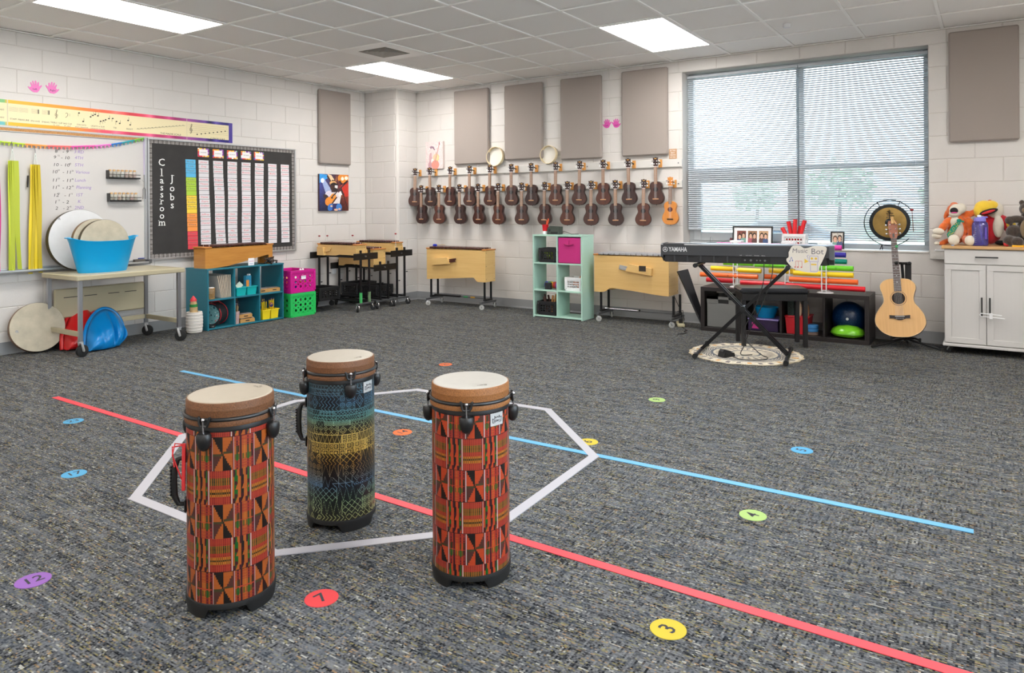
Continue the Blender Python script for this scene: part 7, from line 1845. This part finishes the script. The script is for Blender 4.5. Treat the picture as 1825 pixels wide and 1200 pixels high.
for k_,(a,b_) in enumerate(((CX0+.004,6.8385),(6.8435,CX1-.004))):
    d=cb('door',M_cab,a+.0,b_,CY0+.010,CY0+.019,.092,.722,.001)
    for (p,q,r_,s_) in ((a,b_,.092,.135),(a,b_,.679,.722),(a,a+.045,.135,.679),(b_-.045,b_,.135,.679)): cb('door_rail',M_cab,p,q,CY0,CY0+.010,r_,s_,.0015,d)
    m_=MB(); x=a+.045
    while x<b_-.05: m_.box(x+.0-6.841,x+.0012-6.841,CY0+.235+.0093,CY0+.235+.0099,.137,.677); x+=.028
    m_.build('beading',mat('groove',(200,198,196),.6),d,0)
    barh(d,6.811 if k_==0 else 6.864,0,.320,.470)
t2=empty('child_lock',(6.841,-.475,.335),0,'white plastic child lock looped around the cabinet handles','lock')
MB().tube([(-.035,0,.012),(-.045,-.0,0),(-.035,0,-.012),(.12,0,-.020)],.0035,6).tube([(-.035,0,.012),(.10,0,.004)],.0035,6).build('loop',M_white,t2); MB().box(.018,.040,-.008,.008,-.028,.016,.002).build('slider',M_white,t2)
for x in (CX0+.03,CX1-.03):
    for y in (CY0+.04,CY1-.05): caster(t,x-6.841,y+.235,.062,.027,M_chrome,M_rubber,R(150))
# ------------------------------------------------------------------ soft toys and jug on the cabinet
def blob(parts,vox=.006):
    """one continuous skin over many ellipsoids"""
    m_=MB()
    for p in parts: m_.ball(p[0],p[1],16,10,p[2] if len(p)>2 else None)
    me=bpy.data.meshes.new('b'); me.from_pydata(m_.v,[],m_.f); ob=bpy.data.objects.new('b',me); C.objects.link(ob)
    md=ob.modifiers.new('r','REMESH'); md.mode='VOXEL'; md.voxel_size=vox
    ms=ob.modifiers.new('s','SMOOTH'); ms.factor=.6; ms.iterations=5
    dg=bpy.context.evaluated_depsgraph_get(); dg.update(); out=bpy.data.meshes.new_from_object(ob.evaluated_get(dg)); bpy.data.objects.remove(ob)
    out.shade_smooth(); return out
def plush(name,parts,m,par,vox=.006):
    me=blob(parts,vox); me.name=name; me.materials.clear(); me.materials.append(m); return link(name,me,par)
M_or=mat('orange_plush',(226,106,36),.95,bump=(300,.8),sheen=.4,var=(40,.2)); M_cr=mat('cream_plush2',(224,214,196),.95,bump=(300,.8),sheen=.4); M_rd=mat('red_plush',(190,16,34),.95,bump=(300,.8),sheen=.4); M_yw=mat('yellow_plush',(240,200,60),.95,bump=(300,.6),sheen=.3); M_br=mat('brown_plush',(66,52,42),.95,bump=(160,1.0),sheen=.5,var=(90,.6)); M_mo=mat('mouth_black',(26,20,22),.8); M_pk=mat('tongue_pink',(226,80,150),.7)
CT=.872
t=empty('orange_plush_toy',(6.645,-.255,CT),R(6),'orange and cream plush animal puppet with a green patterned tie, sitting on the cabinet','soft toy')
plush('body',[((0,.02,.115),(.075,.06,.105)),((.0,.0,.20),(.055,.045,.05)),((-.02,.02,.285),(.058,.052,.055)),((-.07,-.01,.185),(.036,.034,.05),(0,R(38),0)),((-.105,-.03,.145),(.032,.032,.048),(0,R(30),0)),((.085,-.01,.17),(.034,.034,.06),(0,R(-14),0)),((.10,-.03,.105),(.033,.034,.055)),((-.035,-.06,.045),(.040,.075,.036)),((.06,-.07,.045),(.038,.085,.036)),((.065,.03,.24),(.035,.03,.045),(0,R(35),0)),((.110,.03,.262),(.036,.024,.026),(0,R(-40),0)),((-.075,.03,.255),(.018,.02,.05),(0,R(20),0)),((-.09,.0,.022),(.055,.030,.022),(0,R(-25),0)),((-.02,.045,.335),(.030,.02,.018))],M_or,t)
plush('belly_and_muzzle',[((-.005,-.028,.125),(.048,.035,.085)),((-.018,-.030,.19),(.040,.03,.04)),((-.012,-.020,.285),(.050,.050,.052)),((.022,-.015,.300),(.040,.042,.045)),((-.025,-.03,.255),(.040,.045,.030))],M_cr,t)
for nm,c_,r_ in (('hand',(-.140,-.05,.110),(.045,.035,.030)),('hand',(-.150,-.04,.075),(.038,.03,.028)),('foot',(-.035,-.115,.045),(.043,.030,.045)),('foot',(.075,-.13,.042),(.040,.030,.042)),('tail_tip',(-.150,-.02,.010),(.022,.02,.016))): plush(nm,[(c_,r_)],M_cr,t,.005)
MB().ball((-.028,-.062,.282),(.030,.014,.026),14,10).build('mouth',M_mo,t); MB().ball((-.028,-.071,.266),(.024,.010,.006),12,8).build('tongue',M_pk,t)
M_tie=mat('green_tie',(16,140,116),.7,var=(140,.4))
o=MB().prism([(.0,.205),(.022,.20),(.012,.18),(-.035,.095),(-.075,.06),(-.082,.09),(-.05,.15),(-.012,.19)],-.088,-.080,'y').build('tie',M_tie,t,0); MB().ball((.005,-.078,.203),(.018,.012,.012),10,8).build('tie_knot',M_tie,o); MB().prism([(.01,.205),(.04,.20),(.035,.185),(.012,.192)],-.088,-.080,'y').build('tie_end',M_tie,o,0)
m_=MB(); r2=random.Random(5)
for k_ in range(26):
    f_=r2.random(); cx=-.005-.066*f_+r2.uniform(-.012,.014); cz=.185-.105*f_+r2.uniform(-.008,.008); m_.ball((cx,-.089,cz),(.0042,.001,.0022),6,4,(0,r2.uniform(-1,1),0))
m_.build('tie_spots',mat('tie_spot',(226,186,60),.7),o,0)
t=empty('parrot_plush_toy',(6.872,-.165,CT),R(4),'red plush parrot puppet with a big yellow beak, behind the purple jug','soft toy')
plush('body',[((.0,.03,.13),(.085,.065,.125)),((.02,.03,.235),(.07,.055,.06)),((.085,.0,.195),(.045,.035,.055),(0,R(-40),0)),((.12,-.01,.14),(.035,.03,.055),(0,R(-30),0)),((-.09,.0,.10),(.045,.04,.10))],M_rd,t)
plush('white_face',[((.03,.0,.285),(.062,.055,.070)),((.05,-.035,.15),(.040,.03,.09))],M_cr,t)
plush('beak',[((-.045,-.035,.310),(.070,.055,.055)),((-.085,-.045,.275),(.040,.045,.050)),((-.0,-.02,.32),(.055,.05,.045))],M_yw,t)
MB().ball((-.020,-.078,.272),(.068,.030,.022),16,10,(0,R(-18),0)).build('mouth',M_mo,t); MB().ball((-.022,-.098,.270),(.050,.014,.012),14,8,(0,R(-20),0)).build('tongue',mat('tongue_red',(206,40,50),.7),t)
MB().ball((.135,-.03,.165),(.034,.02,.03),12,8).build('yellow_feathers',M_yw,t); MB().ball((.155,-.03,.140),(.022,.018,.022),12,8).build('blue_feathers',mat('blue_plush',(80,130,170),.9),t); MB().ball((-.005,.0,.362),(.014,.012,.008),10,6).build('red_crest',M_rd,t)
MB().ball((.075,-.03,.020),(.05,.05,.020),12,8).build('black_feet',M_mo,t)
t=empty('brown_plush_toy',(7.112,-.29,CT),R(-8),'dark brown shaggy plush animal at the right edge, sitting on the cabinet','soft toy')
plush('body',[((.0,.02,.125),(.075,.065,.115)),((0,.01,.22),(.05,.045,.05)),((0,.0,.295),(.055,.055,.055)),((-.035,.0,.345),(.020,.016,.022)),((.04,.0,.345),(.020,.016,.022)),((-.065,-.035,.215),(.055,.032,.030)),((-.11,-.04,.205),(.035,.032,.034)),((.085,-.03,.20),(.055,.032,.030)),((-.085,-.03,.115),(.055,.05,.055)),((-.105,-.075,.045),(.050,.05,.042)),((-.055,-.10,.04),(.045,.045,.038)),((.06,-.09,.045),(.045,.07,.042))],M_br,t)
plush('tan_belly',[((.005,-.045,.135),(.050,.035,.085)),((.0,-.04,.285),(.034,.028,.026))],mat('tan_brown_plush',(128,106,74),.95,bump=(200,.8),sheen=.4),t)
t=MB().ball((0,0,.020),(.021,.016,.020),12,8).build('red_ball',mat('red_knob',(200,50,56),.5),None,loc=(6.975,-.365,CT)); tag(t,'small red ball at the feet of the brown plush animal','ball')
t=MB().box(-.07,.07,-.05,.05,0,.012,.002).build('yellow_folder',mat('yellow_folder',(246,178,30),.6),None,loc=(7.085,-.375,CT+.0005)); t.rotation_euler=(0,0,R(-8)); tag(t,'yellow folder lying at the right end of the cabinet top','folder')
# purple water jug
t=empty('water_jug',(6.800,-.345,CT),R(3),'translucent purple gallon water jug with a straw on the cabinet','jug')
M_jug=mat('purple_clear',(150,140,232),.08,trans=.85); M_jlid=mat('purple_lid',(140,134,222),.35)
def sqring(w_,z,n=32,p=4.0,sy=.9): 
    out=[]
    for k in range(n):
        a=2*PI*k/n; c_,s_=math.cos(a),math.sin(a); q=(abs(c_)**p+abs(s_)**p)**(-1/p); out.append((w_*c_*q,w_*sy*s_*q,z))
    return out
rows=[sqring(w_,z) for w_,z in ((.046,.0),(.054,.004),(.056,.02),(.056,.165),(.050,.188),(.036,.198),(.034,.200))]
n=32; m_=MB(); m_.add(sum(rows,[]),[(i*n+k,i*n+(k+1)%n,(i+1)*n+(k+1)%n,(i+1)*n+k) for i in range(len(rows)-1) for k in range(n)]+[tuple(range(n-1,-1,-1))]); jb=m_.build('bottle',M_jug,t,50); md=jb.modifiers.new('s','SOLIDIFY'); md.thickness=.002; md.offset=-1
rows=[sqring(w_,z) for w_,z in ((.044,.004),(.0525,.008),(.0525,.048))]; m_=MB(); m_.add(sum(rows,[]),[(i*n+k,i*n+(k+1)%n,(i+1)*n+(k+1)%n,(i+1)*n+k) for i in range(2) for k in range(n)]+[tuple(range(n-1,-1,-1)),tuple(2*n+k for k in range(n))]); m_.build('water',mat('purple_water',(120,120,225),.05,trans=.9),t,50)
MB().lathe([(.0,.196),(.040,.196),(.042,.202),(.040,.222),(.030,.226),(0,.226)],28).build('lid',M_jlid,t); MB().box(-.02,.055,-.012,.012,.222,.236,.006).build('carry_handle',M_jlid,t); MB().box(-.018,.010,-.014,.014,.228,.248,.004).build('white_spout',M_white,t)
MB().tube([(-.002,0,.20),(.004,0,.12),(.02,0,.012)],.0045,8).build('straw',mat('straw_lilac',(206,200,240),.3),t); 
m_=MB()
for k_ in range(8): m_.box(-.036,-.026,-.0512,-.0506,.03+.016*k_,.0312+.016*k_)
text_into(m_,'GALLON',(-.043,-.0512,.07),(0,0,1),(-1,0,0),.012); m_.build('scale_marks',M_white,t,0)
MB().box(.030,.046,-.052,-.048,.055,.15,.004).build('grip',mat('grip_dark',(96,76,170),.3),t)
t=MB().lathe([(0,0),(.012,0),(.012,.006),(0,.007)],14).build('blue_gem',mat('gem_blue',(130,170,220),.2),None,loc=(6.615,-.415,CT)); tag(t,'small pale blue gem under the orange plush animal','gem')
